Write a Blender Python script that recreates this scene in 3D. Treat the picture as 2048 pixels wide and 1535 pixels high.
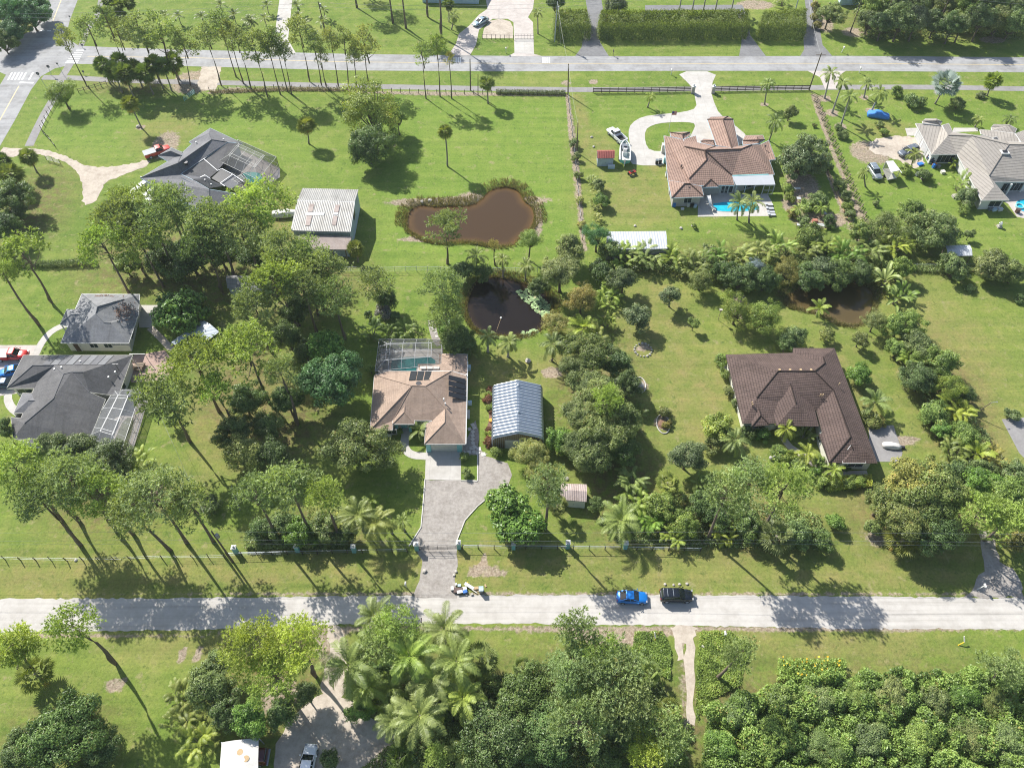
import bpy, bmesh, math, random
import numpy as np
from mathutils import Vector, Matrix
from mathutils.geometry import tessellate_polygon
R = math.radians
scene = bpy.context.scene
col = scene.collection
for o in list(bpy.data.objects):
 bpy.data.objects.remove(o)
# ------------------------------------------------------------------ camera
FOC, NADIR, CAMH = 1590.0,2000.0,106.0
PITCH = math.atan(FOC / (NADIR - 767.5))
cam = bpy.data.cameras.new("camera")
cam.sensor_width = 36.0
cam.lens = FOC / 2048 * 36.0
cam.clip_start = 1.0
cam.clip_end = 9000.0
cam_o = bpy.data.objects.new("camera", cam)
col.objects.link(cam_o)
cam_o.location = (0,0, CAMH)
cam_o.rotation_euler = (math.pi / 2 - PITCH, 0,0)
scene.camera = cam_o
# ------------------------------------------------------------------ light
SUN_EL, SUN_SHADOW_DIR = R(41.5), R(-48.5)      # shadows run towards +x,-y
sv = Vector((-math.cos(SUN_SHADOW_DIR) * math.cos(SUN_EL),-math.sin(SUN_SHADOW_DIR) * math.cos(SUN_EL), math.sin(SUN_EL)))
world = bpy.data.worlds.new("World")
scene.world = world
world.use_nodes = True
wn = world.node_tree
bgn = wn.nodes["Background"]
sky = wn.nodes.new("ShaderNodeTexSky")
sky.sky_type = 'NISHITA'
sky.sun_disc = False
sky.sun_elevation = SUN_EL
sky.sun_rotation = math.atan2(sv.x, sv.y)
sky.air_density = 1.0
sky.dust_density = 1.2
wn.links.new(sky.outputs[0], bgn.inputs[0])
bgn.inputs[1].default_value = 0.105
sun = bpy.data.lights.new("sun", 'SUN')
sun.energy = 5.0
sun.angle = R(0.53)
sun.color = (1.0,0.965,0.9)
sun_o = bpy.data.objects.new("sun", sun)
col.objects.link(sun_o)
sun_o.location = (-80,120,150)
sun_o.rotation_euler = (-sv).to_track_quat('-Z', 'Y').to_euler()
vs = scene.view_settings
vs.view_transform = 'Standard'
vs.look = 'None'
vs.gamma = 1
vs.use_curve_mapping = False
vs.exposure = 0.7
scene.cycles.max_bounces = 6
scene.cycles.diffuse_bounces = 3
scene.cycles.transparent_max_bounces = 12
scene.cycles.volume_bounces = 1
scene.cycles.use_denoising = True
scene.cycles.denoising_input_passes = 'RGB_ALBEDO_NORMAL'
scene.cycles.denoising_prefilter = 'NONE'
scene.cycles.filter_width = 1.1
# thin summer haze: one closed box round the whole place
hm = bpy.data.materials.new('haze_air'); hm.use_nodes = True
hm.node_tree.nodes.remove(hm.node_tree.nodes['Principled BSDF'])
hv_ = hm.node_tree.nodes.new('ShaderNodeVolumePrincipled')
hv_.inputs['Color'].default_value = (.86,.92,1,1)
hv_.inputs['Density'].default_value = .00011
hv_.inputs['Anisotropy'].default_value = .2
hm.node_tree.links.new(hv_.outputs[0], hm.node_tree.nodes['Material Output'].inputs['Volume'])
_v = [(x * 2600, y * 2600, z) for z in (-2.5,112) for y in (-1,1) for x in (-1,1)]
_hz = bpy.data.meshes.new('haze'); _hz.from_pydata(_v,[],[(0,2,3,1),(4,5,7,6),(0,1,5,4),(2,6,7,3),(0,4,6,2),(1,3,7,5)]); _hz.materials.append(hm)
_ho = bpy.data.objects.new('haze', _hz); col.objects.link(_ho); _ho['kind'] = 'stuff'; _ho['label'] = 'thin pale haze in the air over the gardens'
# ------------------------------------------------------------------ survey helpers (photo survey -> ground position)
_cp, _sp = math.cos(PITCH), math.sin(PITCH)
_F = np.array([0, _cp,-_sp]); _U = np.array([0, _sp, _cp]); _R = np.array([1.0,0,0]); _C = np.array([0,0, CAMH])
def ray(px, py):
 return _F * FOC + _R * (px - 1024) - _U * (py - 767.5)
def U(px, py, z=0.0):
 d = ray(px, py)
 return _C + d * ((z - CAMH) / d[2])
def UV3(px, py, z=0.0):
 return Vector(U(px, py, z))
def PR(P):
 v = np.asarray(P, float) - _C
 w = v @ _F
 return 1024 + FOC * (v @ _R) / w,767.5 - FOC * (v @ _U) / w
def pxm(P):
 return FOC / ((np.asarray(P, float) - _C) @ _F)
def zoomer(ox, oy, k):
 return lambda x, y: (ox + x / k, oy + y / k)
# ------------------------------------------------------------------ mesh helpers
def mesh(name, V, F, mats=(), mi=None, smooth=False, attrs=None, uv=None):
 V = np.asarray(V, np.float32).reshape(-1,3)
 Fs = [np.asarray(f, np.int32) for f in F] if isinstance(F, (list, tuple)) else [np.asarray(F, np.int32)]
 me = bpy.data.meshes.new(name)
 me.vertices.add(len(V)); me.vertices.foreach_set("co", V.ravel())
 if all(f.ndim == 2 for f in Fs):
  li = np.concatenate([f.ravel() for f in Fs])
  tot = np.concatenate([np.full(len(f), f.shape[1], np.int32) for f in Fs])
 else:
  li = np.concatenate([f.ravel() for f in Fs]); tot = np.array([len(f) for f in Fs], np.int32)
 st = np.concatenate([[0], np.cumsum(tot)[:-1]]).astype(np.int32)
 me.loops.add(len(li)); me.loops.foreach_set("vertex_index", li)
 me.polygons.add(len(tot)); me.polygons.foreach_set("loop_start", st)
 for m in mats: me.materials.append(m)
 if mi is not None: me.polygons.foreach_set("material_index", np.asarray(mi, np.int32))
 me.polygons.foreach_set("use_smooth", np.full(len(tot), bool(smooth)))
 if attrs:
  for k, a in attrs.items():
   at = me.attributes.new(k, 'FLOAT', 'POINT'); at.data.foreach_set("value", np.asarray(a, np.float32))
 if uv is not None:
  u = me.uv_layers.new(name="UVMap"); u.data.foreach_set("uv", np.asarray(uv, np.float32).ravel())
 me.update(calc_edges=True)
 return me
def link(name, me, parent=None, loc=None, rot=None, scale=None):
 o = bpy.data.objects.new(name, me)
 col.objects.link(o)
 if parent is not None: o.parent = parent
 if loc is not None: o.location = loc
 if rot is not None: o.rotation_euler = rot
 if scale is not None: o.scale = scale if hasattr(scale, '__len__') else (scale,) * 3
 return o
def tag(o, label=None, cat=None, group=None, kind=None):
 if label: o['label'] = label
 if cat: o['category'] = cat
 if group: o['group'] = group
 if kind: o['kind'] = kind
 return o
def thing(name, label, cat, loc=(0,0,0), rotz=0.0, group=None):
 o = bpy.data.objects.new(name, None)
 o.empty_display_size = 0.3
 col.objects.link(o)
 o.location = loc; o.rotation_euler = (0,0, rotz)
 return tag(o, label, cat, group)
class MB:
 """collects shapes, builds one mesh object"""
 def __init__(s): s.v = []; s.f = []; s.m = []
 def add(s, V, F, m=0):
  b = len(s.v); s.v += [tuple(map(float, p)) for p in V]
  s.f += [[b + i for i in f] for f in F]; s.m += [m] * len(F); return s
 def box(s, c, d, rz=0.0, m=0, taper=1.0, M=None):
  x, y, z = d[0] / 2, d[1] / 2, d[2] / 2
  P = [(-x,-y,-z),(x,-y,-z),(x, y,-z),(-x, y,-z),(-x * taper,-y * taper, z),(x * taper,-y * taper, z),(x * taper, y * taper, z),(-x * taper, y * taper, z)]
  ca, sa = math.cos(rz), math.sin(rz)
  if M is None: P = [(c[0] + ca * p[0] - sa * p[1], c[1] + sa * p[0] + ca * p[1], c[2] + p[2]) for p in P]
  else: P = [Vector(c) + M @ Vector(p) for p in P]
  return s.add(P, [(0,3,2,1),(4,5,6,7),(0,1,5,4),(1,2,6,5),(2,3,7,6),(3,0,4,7)], m)
 def bar(s, a, b, w, h=None, m=0):
  a = Vector(a); b = Vector(b); h = h or w
  d = (b - a); L = d.length
  if L < 1e-6: return s
  M = d.to_track_quat('X', 'Z').to_matrix()
  return s.box((a + b) / 2,(L, w, h), m=m, M=M)
 def tube(s, pts, rad, n=6, m=0, cap=True):
  pts = [Vector(p) for p in pts]
  if not hasattr(rad, '__len__'): rad = [rad] * len(pts)
  V = []; up = Vector((0.13,0.21,0.97))
  for i, p in enumerate(pts):
   t = (pts[min(i + 1, len(pts) - 1)] - pts[max(i - 1,0)]).normalized()
   a = t.cross(up if abs(t.dot(up)) < 0.98 else Vector((1,0,0))).normalized(); b = t.cross(a)
   V += [p + (a * math.cos(2 * math.pi * k / n) + b * math.sin(2 * math.pi * k / n)) * rad[i] for k in range(n)]
  F = []
  for i in range(len(pts) - 1):
   for k in range(n):
    F.append((i * n + k, i * n + (k + 1) % n,(i + 1) * n + (k + 1) % n,(i + 1) * n + k))
  if cap:
   F.append(tuple(range(n))[::-1]); F.append(tuple((len(pts) - 1) * n + k for k in range(n)))
  return s.add(V, F, m)
 def cyl(s, c, r, h, n=12, m=0, r2=None):
  return s.tube([c,(c[0], c[1], c[2] + h)],[r, r if r2 is None else r2], n, m)
 def ball(s, c, r, m=0, n=8, k=5, sz=1.0, jit=0.0, rng=random):
  V = [(c[0], c[1], c[2] - r * sz)]; F = []
  for i in range(1, k):
   a = -math.pi / 2 + math.pi * i / k
   for j in range(n):
    q = 1 + rng.uniform(-jit, jit)
    V.append((c[0] + r * q * math.cos(a) * math.cos(2 * math.pi * j / n), c[1] + r * q * math.cos(a) * math.sin(2 * math.pi * j / n), c[2] + r * q * sz * math.sin(a)))
  V.append((c[0], c[1], c[2] + r * sz)); T = len(V) - 1
  for j in range(n):
   F.append((0,1 + (j + 1) % n,1 + j)); F.append((T, T - n + j, T - n + (j + 1) % n))
  for i in range(k - 2):
   for j in range(n):
    a = 1 + i * n + j; b = 1 + i * n + (j + 1) % n
    F.append((a, b, b + n, a + n))
  return s.add(V, F, m)
 def poly(s, pts, m=0): return s.add(pts,[tuple(range(len(pts)))], m)
 def prism(s, pts, z0, z1, m=0):
  n = len(pts)
  V = [(p[0], p[1], z0) for p in pts] + [(p[0], p[1], z1) for p in pts]
  ar = sum(pts[i][0] * pts[(i + 1) % n][1] - pts[(i + 1) % n][0] * pts[i][1] for i in range(n))
  T = tessellate_polygon([[Vector((p[0], p[1],0)) for p in pts]])
  F = []
  for t in T:
   a, b, c = [Vector((pts[i][0], pts[i][1])) for i in t]
   ccw = (b - a).x * (c - a).y - (b - a).y * (c - a).x > 0
   t = tuple(t) if ccw else tuple(t)[::-1]
   F.append(tuple(i + n for i in t)); F.append(t[::-1])
  for i in range(n):
   j = (i + 1) % n
   q = (i, j, j + n, i + n)
   F.append(q if ar > 0 else q[::-1])
  return s.add(V, F, m)
 def mesh(s, name, mats, smooth=False):
  return mesh(name, s.v,[np.array(f) for f in s.f], mats if isinstance(mats,(list, tuple)) else [mats], s.m, smooth)
 def build(s, name, mats, parent=None, loc=None, rot=None, smooth=False, scale=None):
  return link(name, s.mesh(name, mats, smooth), parent, loc, rot, scale)
# ------------------------------------------------------------------ materials
def newmat(name):
 m = bpy.data.materials.new(name); m.use_nodes = True
 nt = m.node_tree
 return m, nt, nt.nodes["Principled BSDF"]
def nd(nt, t, **kw):
 n = nt.nodes.new(t)
 for k, v in kw.items():
  if k in n.inputs: n.inputs[k].default_value = v
  else: setattr(n, k, v)
 return n
def ramp(nt, src, stops):
 r = nt.nodes.new("ShaderNodeValToRGB")
 e = r.color_ramp.elements
 while len(e) > 1: e.remove(e[-1])
 e[0].position = stops[0][0]; e[0].color = (*stops[0][1],1) if len(stops[0][1]) == 3 else stops[0][1]
 for p, c in stops[1:]:
  q = e.new(p); q.color = (*c,1) if len(c) == 3 else c
 nt.links.new(src, r.inputs[0]); return r.outputs[0]
def mixc(nt, fac, a, b, mode='MIX'):
 n = nt.nodes.new("ShaderNodeMix"); n.data_type = 'RGBA'; n.blend_type = mode
 for s, v in ((0, fac),(6, a),(7, b)):
  if hasattr(v, 'is_linked') or isinstance(v, bpy.types.NodeSocket): nt.links.new(v, n.inputs[s])
  else: n.inputs[s].default_value = v if s == 0 else (*v,1)
 return n.outputs[2]
def mathn(nt, op, a, b=None, c=None):
 n = nt.nodes.new("ShaderNodeMath"); n.operation = op
 for i, v in enumerate((a, b, c)):
  if v is None: continue
  if isinstance(v, bpy.types.NodeSocket): nt.links.new(v, n.inputs[i])
  else: n.inputs[i].default_value = v
 return n.outputs[0]
def noise(nt, vec, scale, detail=4, rough=0.6, dist=0.0):
 n = nd(nt, "ShaderNodeTexNoise", Scale=scale, Detail=detail, Roughness=rough, Distortion=dist)
 if vec is not None: nt.links.new(vec, n.inputs['Vector'])
 return n.outputs[0]
def coords(nt, kind='Object'):
 return nt.nodes.new("ShaderNodeTexCoord").outputs[kind]
def bump(nt, b, h, strength=0.3, dist=0.05):
 n = nd(nt, "ShaderNodeBump", Strength=strength, Distance=dist)
 nt.links.new(h, n.inputs['Height']); nt.links.new(n.outputs[0], b.inputs['Normal'])
def simple(name, c, rough=0.6, metal=0.0, var=0.25, scale=1.5, bmp=0.0, bs=20, spec=0.5, fine=True, coat=0.0):
 """colour with wear: two noises lighten and darken it"""
 m, nt, b = newmat(name)
 co = coords(nt)
 f = noise(nt, co, scale,5,0.65)
 if fine:
  f2 = noise(nt, co, scale * 11,3,0.7)
  f = mathn(nt, 'ADD', mathn(nt, 'MULTIPLY', f,0.65), mathn(nt, 'MULTIPLY', f2,0.35))
 lo = tuple(x * (1 - var) for x in c); hi = tuple(min(1, x * (1 + var)) for x in c)
 nt.links.new(ramp(nt, f,[(0.32, lo),(0.68, hi)]), b.inputs['Base Color'])
 b.inputs['Roughness'].default_value = rough; b.inputs['Metallic'].default_value = metal
 b.inputs['Specular IOR Level'].default_value = spec
 if coat: b.inputs['Coat Weight'].default_value = coat
 if bmp: bump(nt, b, noise(nt, co, bs,3), bmp,0.03)
 return m
def glass(name, c=(0.02,0.03,0.035), rough=0.06):
 m, nt, b = newmat(name)
 co = coords(nt)
 nt.links.new(ramp(nt, noise(nt, co,2.0),[(0.3, c),(0.7, tuple(x * 1.6 for x in c))]), b.inputs['Base Color'])
 b.inputs['Roughness'].default_value = rough; b.inputs['Specular IOR Level'].default_value = 0.7
 return m
M = {}
M['white'] = simple('white_paint', (0.6,0.6,0.58),0.5, var=0.08, scale=0.8)
M['offwhite'] = simple('cream_stucco', (0.62,0.6,0.52),0.85, var=0.1, bmp=0.15)
M['bluewall'] = simple('pale_blue_stucco', (0.42,0.55,0.62),0.85, var=0.1, bmp=0.15)
M['tealpaint'] = simple('turquoise_paint', (0.22,0.5,0.5),0.6, var=0.15)
M['greywall'] = simple('grey_stucco', (0.36,0.35,0.33),0.85, var=0.12, bmp=0.15)
M['metal'] = simple('galvanised_metal', (0.42,0.46,0.51),0.42,0.35, var=0.12)
M['alum'] = simple('white_aluminium', (0.5,0.51,0.52),0.4,0.1, var=0.06)
M['cageframe'] = simple('cage_frame', (0.34,0.35,0.36),0.5,0.1, var=0.08)
M['bronze'] = simple('bronze_aluminium', (0.3,0.31,0.3),0.4,0.3, var=0.1)
M['darkmetal'] = simple('dark_metal', (0.045,0.045,0.05),0.4,0.5, var=0.2)
M['black'] = simple('black_rubber', (0.018,0.018,0.02),0.7, var=0.3)
M['wood'] = simple('weathered_wood', (0.2,0.155,0.11),0.85, var=0.35, bmp=0.3)
M['darkwood'] = simple('dark_fence_wood', (0.06,0.045,0.035),0.85, var=0.35, bmp=0.3)
M['polewood'] = simple('utility_pole_wood', (0.12,0.09,0.065),0.85, var=0.3, bmp=0.3)
M['bark'] = simple('pine_bark', (0.15,0.115,0.085),0.9, var=0.4, scale=3, bmp=0.5, bs=14)
M['palmbark'] = simple('palm_trunk_bark', (0.24,0.21,0.17),0.9, var=0.3, scale=3, bmp=0.5, bs=12)
M['smoothbark'] = simple('smooth_palm_trunk', (0.34,0.32,0.28),0.8, var=0.15, scale=2, bmp=0.2)
M['darkbark'] = simple('broadleaf_bark', (0.12,0.095,0.07),0.9, var=0.35, scale=3, bmp=0.4)
M['glass'] = glass('window_glass')
M['carglass'] = glass('car_glass', (0.012,0.018,0.02),0.03)
M['panel'] = simple('solar_panel_black', (0.018,0.019,0.022),0.35, var=0.25, scale=3)
M['rock'] = simple('pale_rock', (0.42,0.39,0.35),0.9, var=0.3, bmp=0.5, bs=6)
M['paver'] = simple('stepping_stone', (0.52,0.5,0.46),0.85, var=0.15, bmp=0.2)
M['mulch'] = simple('mulch', (0.17,0.1,0.07),0.95, var=0.45, scale=4, bmp=0.8, bs=18)
M['blue'] = simple('blue_plastic', (0.03,0.16,0.5),0.5, var=0.2)
M['orange'] = simple('orange_plastic', (0.75,0.3,0.03),0.5, var=0.15)
M['yellow'] = simple('yellow_plastic', (0.8,0.5,0.03),0.45, var=0.1)
M['red'] = simple('red_paint', (0.42,0.03,0.025),0.4, var=0.2)
M['rustred'] = simple('rust_red_roof', (0.3,0.09,0.07),0.6,0.1, var=0.35, scale=2.5)
M['cardboard'] = simple('cardboard', (0.45,0.32,0.18),0.9, var=0.2)
M['brown'] = simple('brown_leather', (0.09,0.05,0.04),0.5, var=0.25)
M['grey'] = simple('grey_plastic', (0.16,0.18,0.2),0.5, var=0.2)
M['canvas'] = simple('white_canvas', (0.58,0.56,0.52),0.8, var=0.12, scale=1.2, bmp=0.3, bs=4)
M['magenta'] = simple('bougainvillea_petals', (0.4,0.03,0.18),0.7, var=0.4)
def leafmat(name, dark, light, rough=0.5, trans=0.3, spec=0.4, warm=None):
 """leaf colours vary leaf by leaf (tint attribute) and tree by tree (object colour)"""
 m, nt, b = newmat(name)
 at = nd(nt, "ShaderNodeAttribute", attribute_name='tint')
 stops = [(0.0, dark),(0.85, light)]
 if warm: stops += [(0.97, light),(1.0, warm)]
 c = ramp(nt, at.outputs['Fac'], stops)
 oi = nt.nodes.new("ShaderNodeObjectInfo")
 c2 = mixc(nt,1.0, c, oi.outputs['Color'], 'MULTIPLY')
 nt.links.new(c2, b.inputs['Base Color'])
 b.inputs['Roughness'].default_value = rough; b.inputs['Specular IOR Level'].default_value = spec
 tr = nd(nt, "ShaderNodeBsdfTranslucent")
 tc = mixc(nt,1.0, c2,(1.5,1.45,0.5), 'MULTIPLY')
 nt.links.new(tc, tr.inputs[0])
 ms = nd(nt, "ShaderNodeMixShader"); ms.inputs[0].default_value = trans
 nt.links.new(b.outputs[0], ms.inputs[1]); nt.links.new(tr.outputs[0], ms.inputs[2])
 nt.links.new(ms.outputs[0], nt.nodes["Material Output"].inputs[0])
 return m
LM = {
 'needle': leafmat('pine_needles', (0.145,0.2,0.075),(0.42,0.51,0.21),0.5,0.3),
 'leaf': leafmat('broad_leaves', (0.075,0.12,0.036),(0.31,0.39,0.135),0.42,0.25, warm=(0.34,0.28,0.12)),
 'palm': leafmat('palm_leaves', (0.085,0.13,0.03),(0.32,0.38,0.11),0.48,0.25,0.35, warm=(0.34,0.27,0.1)),
 'dead': leafmat('dead_fronds', (0.13,0.09,0.05),(0.3,0.22,0.13),0.8,0.1),
 'reed': leafmat('reed_blades', (0.12,0.12,0.05),(0.27,0.24,0.12),0.6,0.3, warm=(0.36,0.28,0.18)),
}
TINT = {'mid': (1,1,1), 'dark': (.68,.77,.68), 'lime': (1.15,1.2,.8), 'yellow': (1.28,1.25,.7), 'grey': (.9,.86,1.05), 'blue': (.55,.88,.95),
  'rust': (1.4,.98,.8), 'olive': (1.1,1.0,.9), 'silver': (1.15,1.15,3.6), 'lush': (.85,1.1,.6), 'tan': (1.7,1.35,1.2), 'purple': (1.6,1.1,3.2),
  'bright': (1.2,1.22,.9), 'redleaf': (1.0,.34,.5)}
# ================================================================== GROUND
def pts(P, z=0.0): return [U(x, y, z) for x, y in P]
def inside(X, Y, poly):
 r = np.zeros(X.shape, bool); n = len(poly)
 for i in range(n):
  x0, y0 = poly[i][:2]; x1, y1 = poly[(i + 1) % n][:2]
  c = ((y0 > Y) != (y1 > Y)) & (X < (x1 - x0) * (Y - y0) / ((y1 - y0) if y1 != y0 else 1e-9) + x0)
  r ^= c
 return r
def segdist(X, Y, poly, closed=True):
 d = np.full(X.shape,1e9); n = len(poly)
 for i in range(n if closed else n - 1):
  x0, y0 = poly[i][:2]; x1, y1 = poly[(i + 1) % n][:2]
  dx, dy = x1 - x0, y1 - y0
  t = np.clip(((X - x0) * dx + (Y - y0) * dy) / (dx * dx + dy * dy + 1e-9),0,1)
  d = np.minimum(d, np.hypot(X - x0 - t * dx, Y - y0 - t * dy))
 return d
def smoothpoly(P, it=2, closed=True):
 for _ in range(it):
  Q = []
  n = len(P)
  for i in range(n if closed else n - 1):
   a = np.array(P[i]); b = np.array(P[(i + 1) % n])
   Q += [a * .75 + b * .25, a * .25 + b * .75]
  if not closed: Q = [np.array(P[0])] + Q + [np.array(P[-1])]
  P = Q
 return P
PONDS = {
 'brown': smoothpoly(pts([(808,448),(813,416),(842,403),(871,409),(899,406),(940,407),(962,394),(974,377),(1008,367),(1042,376),(1053,402),(1070,410),(1076,440),(1062,462),(1042,476),(1028,493),(988,494),(940,484),(892,487),(856,484),(814,464)]),1),
 'dark': smoothpoly(pts([(928,590),(950,552),(990,545),(1040,556),(1090,575),(1112,600),(1108,640),(1080,668),(1035,678),(980,675),(945,662),(925,630)])),
 'shaded': smoothpoly(pts([(1560,590),(1620,560),(1700,552),(1752,570),(1758,600),(1745,640),(1712,658),(1670,648),(1640,628),(1600,622),(1570,612)])),
}
def axis_lines(lo, hi, step, far):
 a = list(np.arange(lo, hi + step, step)); d = step * 2
 while a[-1] < far: a.append(a[-1] + d); d *= 1.5
 d = step * 2
 while a[0] > -far: a.insert(0, a[0] - d); d *= 1.5
 return np.array(a)
gx = axis_lines(-150,150,1.0,1600); gy = axis_lines(14,226,1.0,1600)
GX, GY = np.meshgrid(gx, gy)
GZ = np.zeros(GX.shape)
for p in PONDS.values():
 d = segdist(GX, GY, p); ins = inside(GX, GY, p)
 GZ = np.where(ins,-np.minimum(1.3, d * 0.85), GZ)
dry = np.zeros(GX.shape); bare = np.zeros(GX.shape); lush = np.zeros(GX.shape); leaf = np.zeros(GX.shape)
def spot(A, px, py, rx, ry=None, v=1.0, rot=0.0):
 """soft patch round a surveyed point; radii in metres"""
 ry = ry or rx
 c = U(px, py); dx, dy = GX - c[0], GY - c[1]
 ca, sa = math.cos(rot), math.sin(rot)
 q = np.hypot((dx * ca + dy * sa) / rx,(-dx * sa + dy * ca) / ry)
 np.maximum(A, v * np.clip(1.6 - q * 1.3,0,1), out=A)
def strip(A, P, w, v=1.0):
 d = segdist(GX, GY, pts(P), False)
 np.maximum(A, v * np.clip(1.5 - d / w,0,1), out=A)
def zone(A, P, v=1.0, soft=2.0):
 q = pts(P); d = segdist(GX, GY, q); ins = inside(GX, GY, q)
 np.maximum(A, v * np.clip(np.where(ins,.5 + d / soft,.5 - d / soft),0,1), out=A)
# dry, worn lawns
for a in [(880,1150,14,4),(1000,1130,20,5),(1750,1150,22,3),(1300,1160,16,3),(500,1140,26,4),(100,1160,26,4),(1750,1020,10,6),(1700,780,6,14),(1320,640,8,20),(1400,800,8,16),
  (1900,720,12,20),(1960,900,8,8),(1000,740,14,5),(1480,1010,8,5),(470,830,10,14),(1280,390,14,12),(330,265,8,10),(1190,300,6,9),(1320,330,5,5),(500,1290,20,3),(1650,1275,20,3),(1130,740,4,4),(1770,260,8,4)]:
 spot(dry, *a,.75)
zone(dry,[(0,1080),(2048,1080),(2048,1200),(0,1200)],.55,5)
zone(dry,[(1300,600),(1900,560),(2048,560),(2048,1060),(1300,1000)],.35,12)
zone(lush,[(740,190),(1140,190),(1165,500),(740,530)],.8,8)
zone(lush,[(90,200),(540,200),(720,330),(720,400),(500,300),(250,330),(90,300)],.7,8)
zone(lush,[(1150,200),(2048,200),(2048,480),(1180,480)],.5,8)
for P in ([(1160,190),(1166,225),(1178,262)],[(1150,190),(1158,230),(1160,268)],[(860,1118),(980,1122),(1120,1120)],[(1480,800),(1400,770),(1330,720)],[(1810,900),(1860,890),(1900,880)],[(560,440),(640,560),(760,580)],[(100,1150),(400,1160),(760,1150)]):
 strip(dry, P, .8,.9)
# bare ground, litter under trees
for a in [(985,1142,3.2,.8),(955,1142,1.8,1.1),(967,1125,.6,1.8),(1000,1140,4,.5),(1104,745,2.4,1.5),(1265,1266,8,1.4,.8),(1180,1264,5,1.2,.8),(1070,1258,5,1.0,.7),(1230,1280,6,1.4,.7),(232,1368,1.8,1.1),(1287,695,1.6,1.2),(1280,770,1.8,1.4),(1326,845,1.8,1.8),
  (1649,197,1.8),(1664,226,1.8),(1728,195,1.4),(1743,222,1.6),(1681,253,1.6),(1529,209,1.2),(282,255,1.2),(470,180,4,1.2),(1605,370,4,6),(1585,410,2.5,4),(1640,440,7,3),(385,165,6,6),(1645,45,3,6),(1710,65,4,3),(1510,10,6,3),(1985,80,4,2),(1186,164,1.4),(1132,166,1.4),
  (990,400,14,2),(940,405,4),(850,405,10,1.6),(1070,440,1.8,7),(860,478,8,1.2),(1765,1075,4,2,.7),(1800,880,4,1.2),(1700,890,3),(330,290,3.5,6),(1740,305,5,5),(1480,610,2,4),(365,1310,.6,1.4),(392,1308,.6,1.4),(560,1395,3,3)]:
 spot(bare, *a)
strip(bare,[(1136,195),(1150,320),(1165,480),(1172,500)],.7,.9)
strip(bare,[(1627,190),(1660,290),(1700,385),(1745,480)],.8,.8)
strip(bare,[(1655,345),(1680,400),(1715,480)],.8,.8)
strip(bare,[(420,185),(560,178),(700,180),(760,185),(900,188),(1130,190)],.8,.9)
strip(bare,[(1362,1262),(1366,1330),(1372,1400),(1378,1470)],.9,.55)
zone(bare,[(620,1262),(690,1262),(705,1330),(640,1330)],.9,2)
strip(bare,[(0,1268),(400,1265),(700,1256),(1000,1252),(1400,1256),(2048,1263)],.5,.75)
strip(bare,[(0,1192),(800,1188),(1300,1187),(2048,1190)],.35,.6)
for a in [(300,520,16,14),(430,560,14,12),(500,430,14,8),(600,560,14,14),(60,420,9,16),(480,760,9,12),(560,850,10,10),(1200,800,9,22),(1240,960,8,14),(1350,1040,16,6),(1500,1050,14,6),(1840,1040,12,7),(1600,520,30,7),(620,1060,10,4),(230,1000,14,7),(540,1380,10,8),(880,1400,16,8),(1150,1420,18,10),(120,1480,9,6),(1700,1440,45,9),(1880,40,34,10),(20,40,12,8),(270,170,12,5),(1900,800,7,14)]:
 spot(leaf, *a)
ny, nx = GX.shape
idx = np.arange(ny * nx).reshape(ny, nx)
gq = np.stack([idx[:-1, :-1], idx[:-1,1:], idx[1:, 1:], idx[1:, :-1]],-1).reshape(-1,4)
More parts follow.
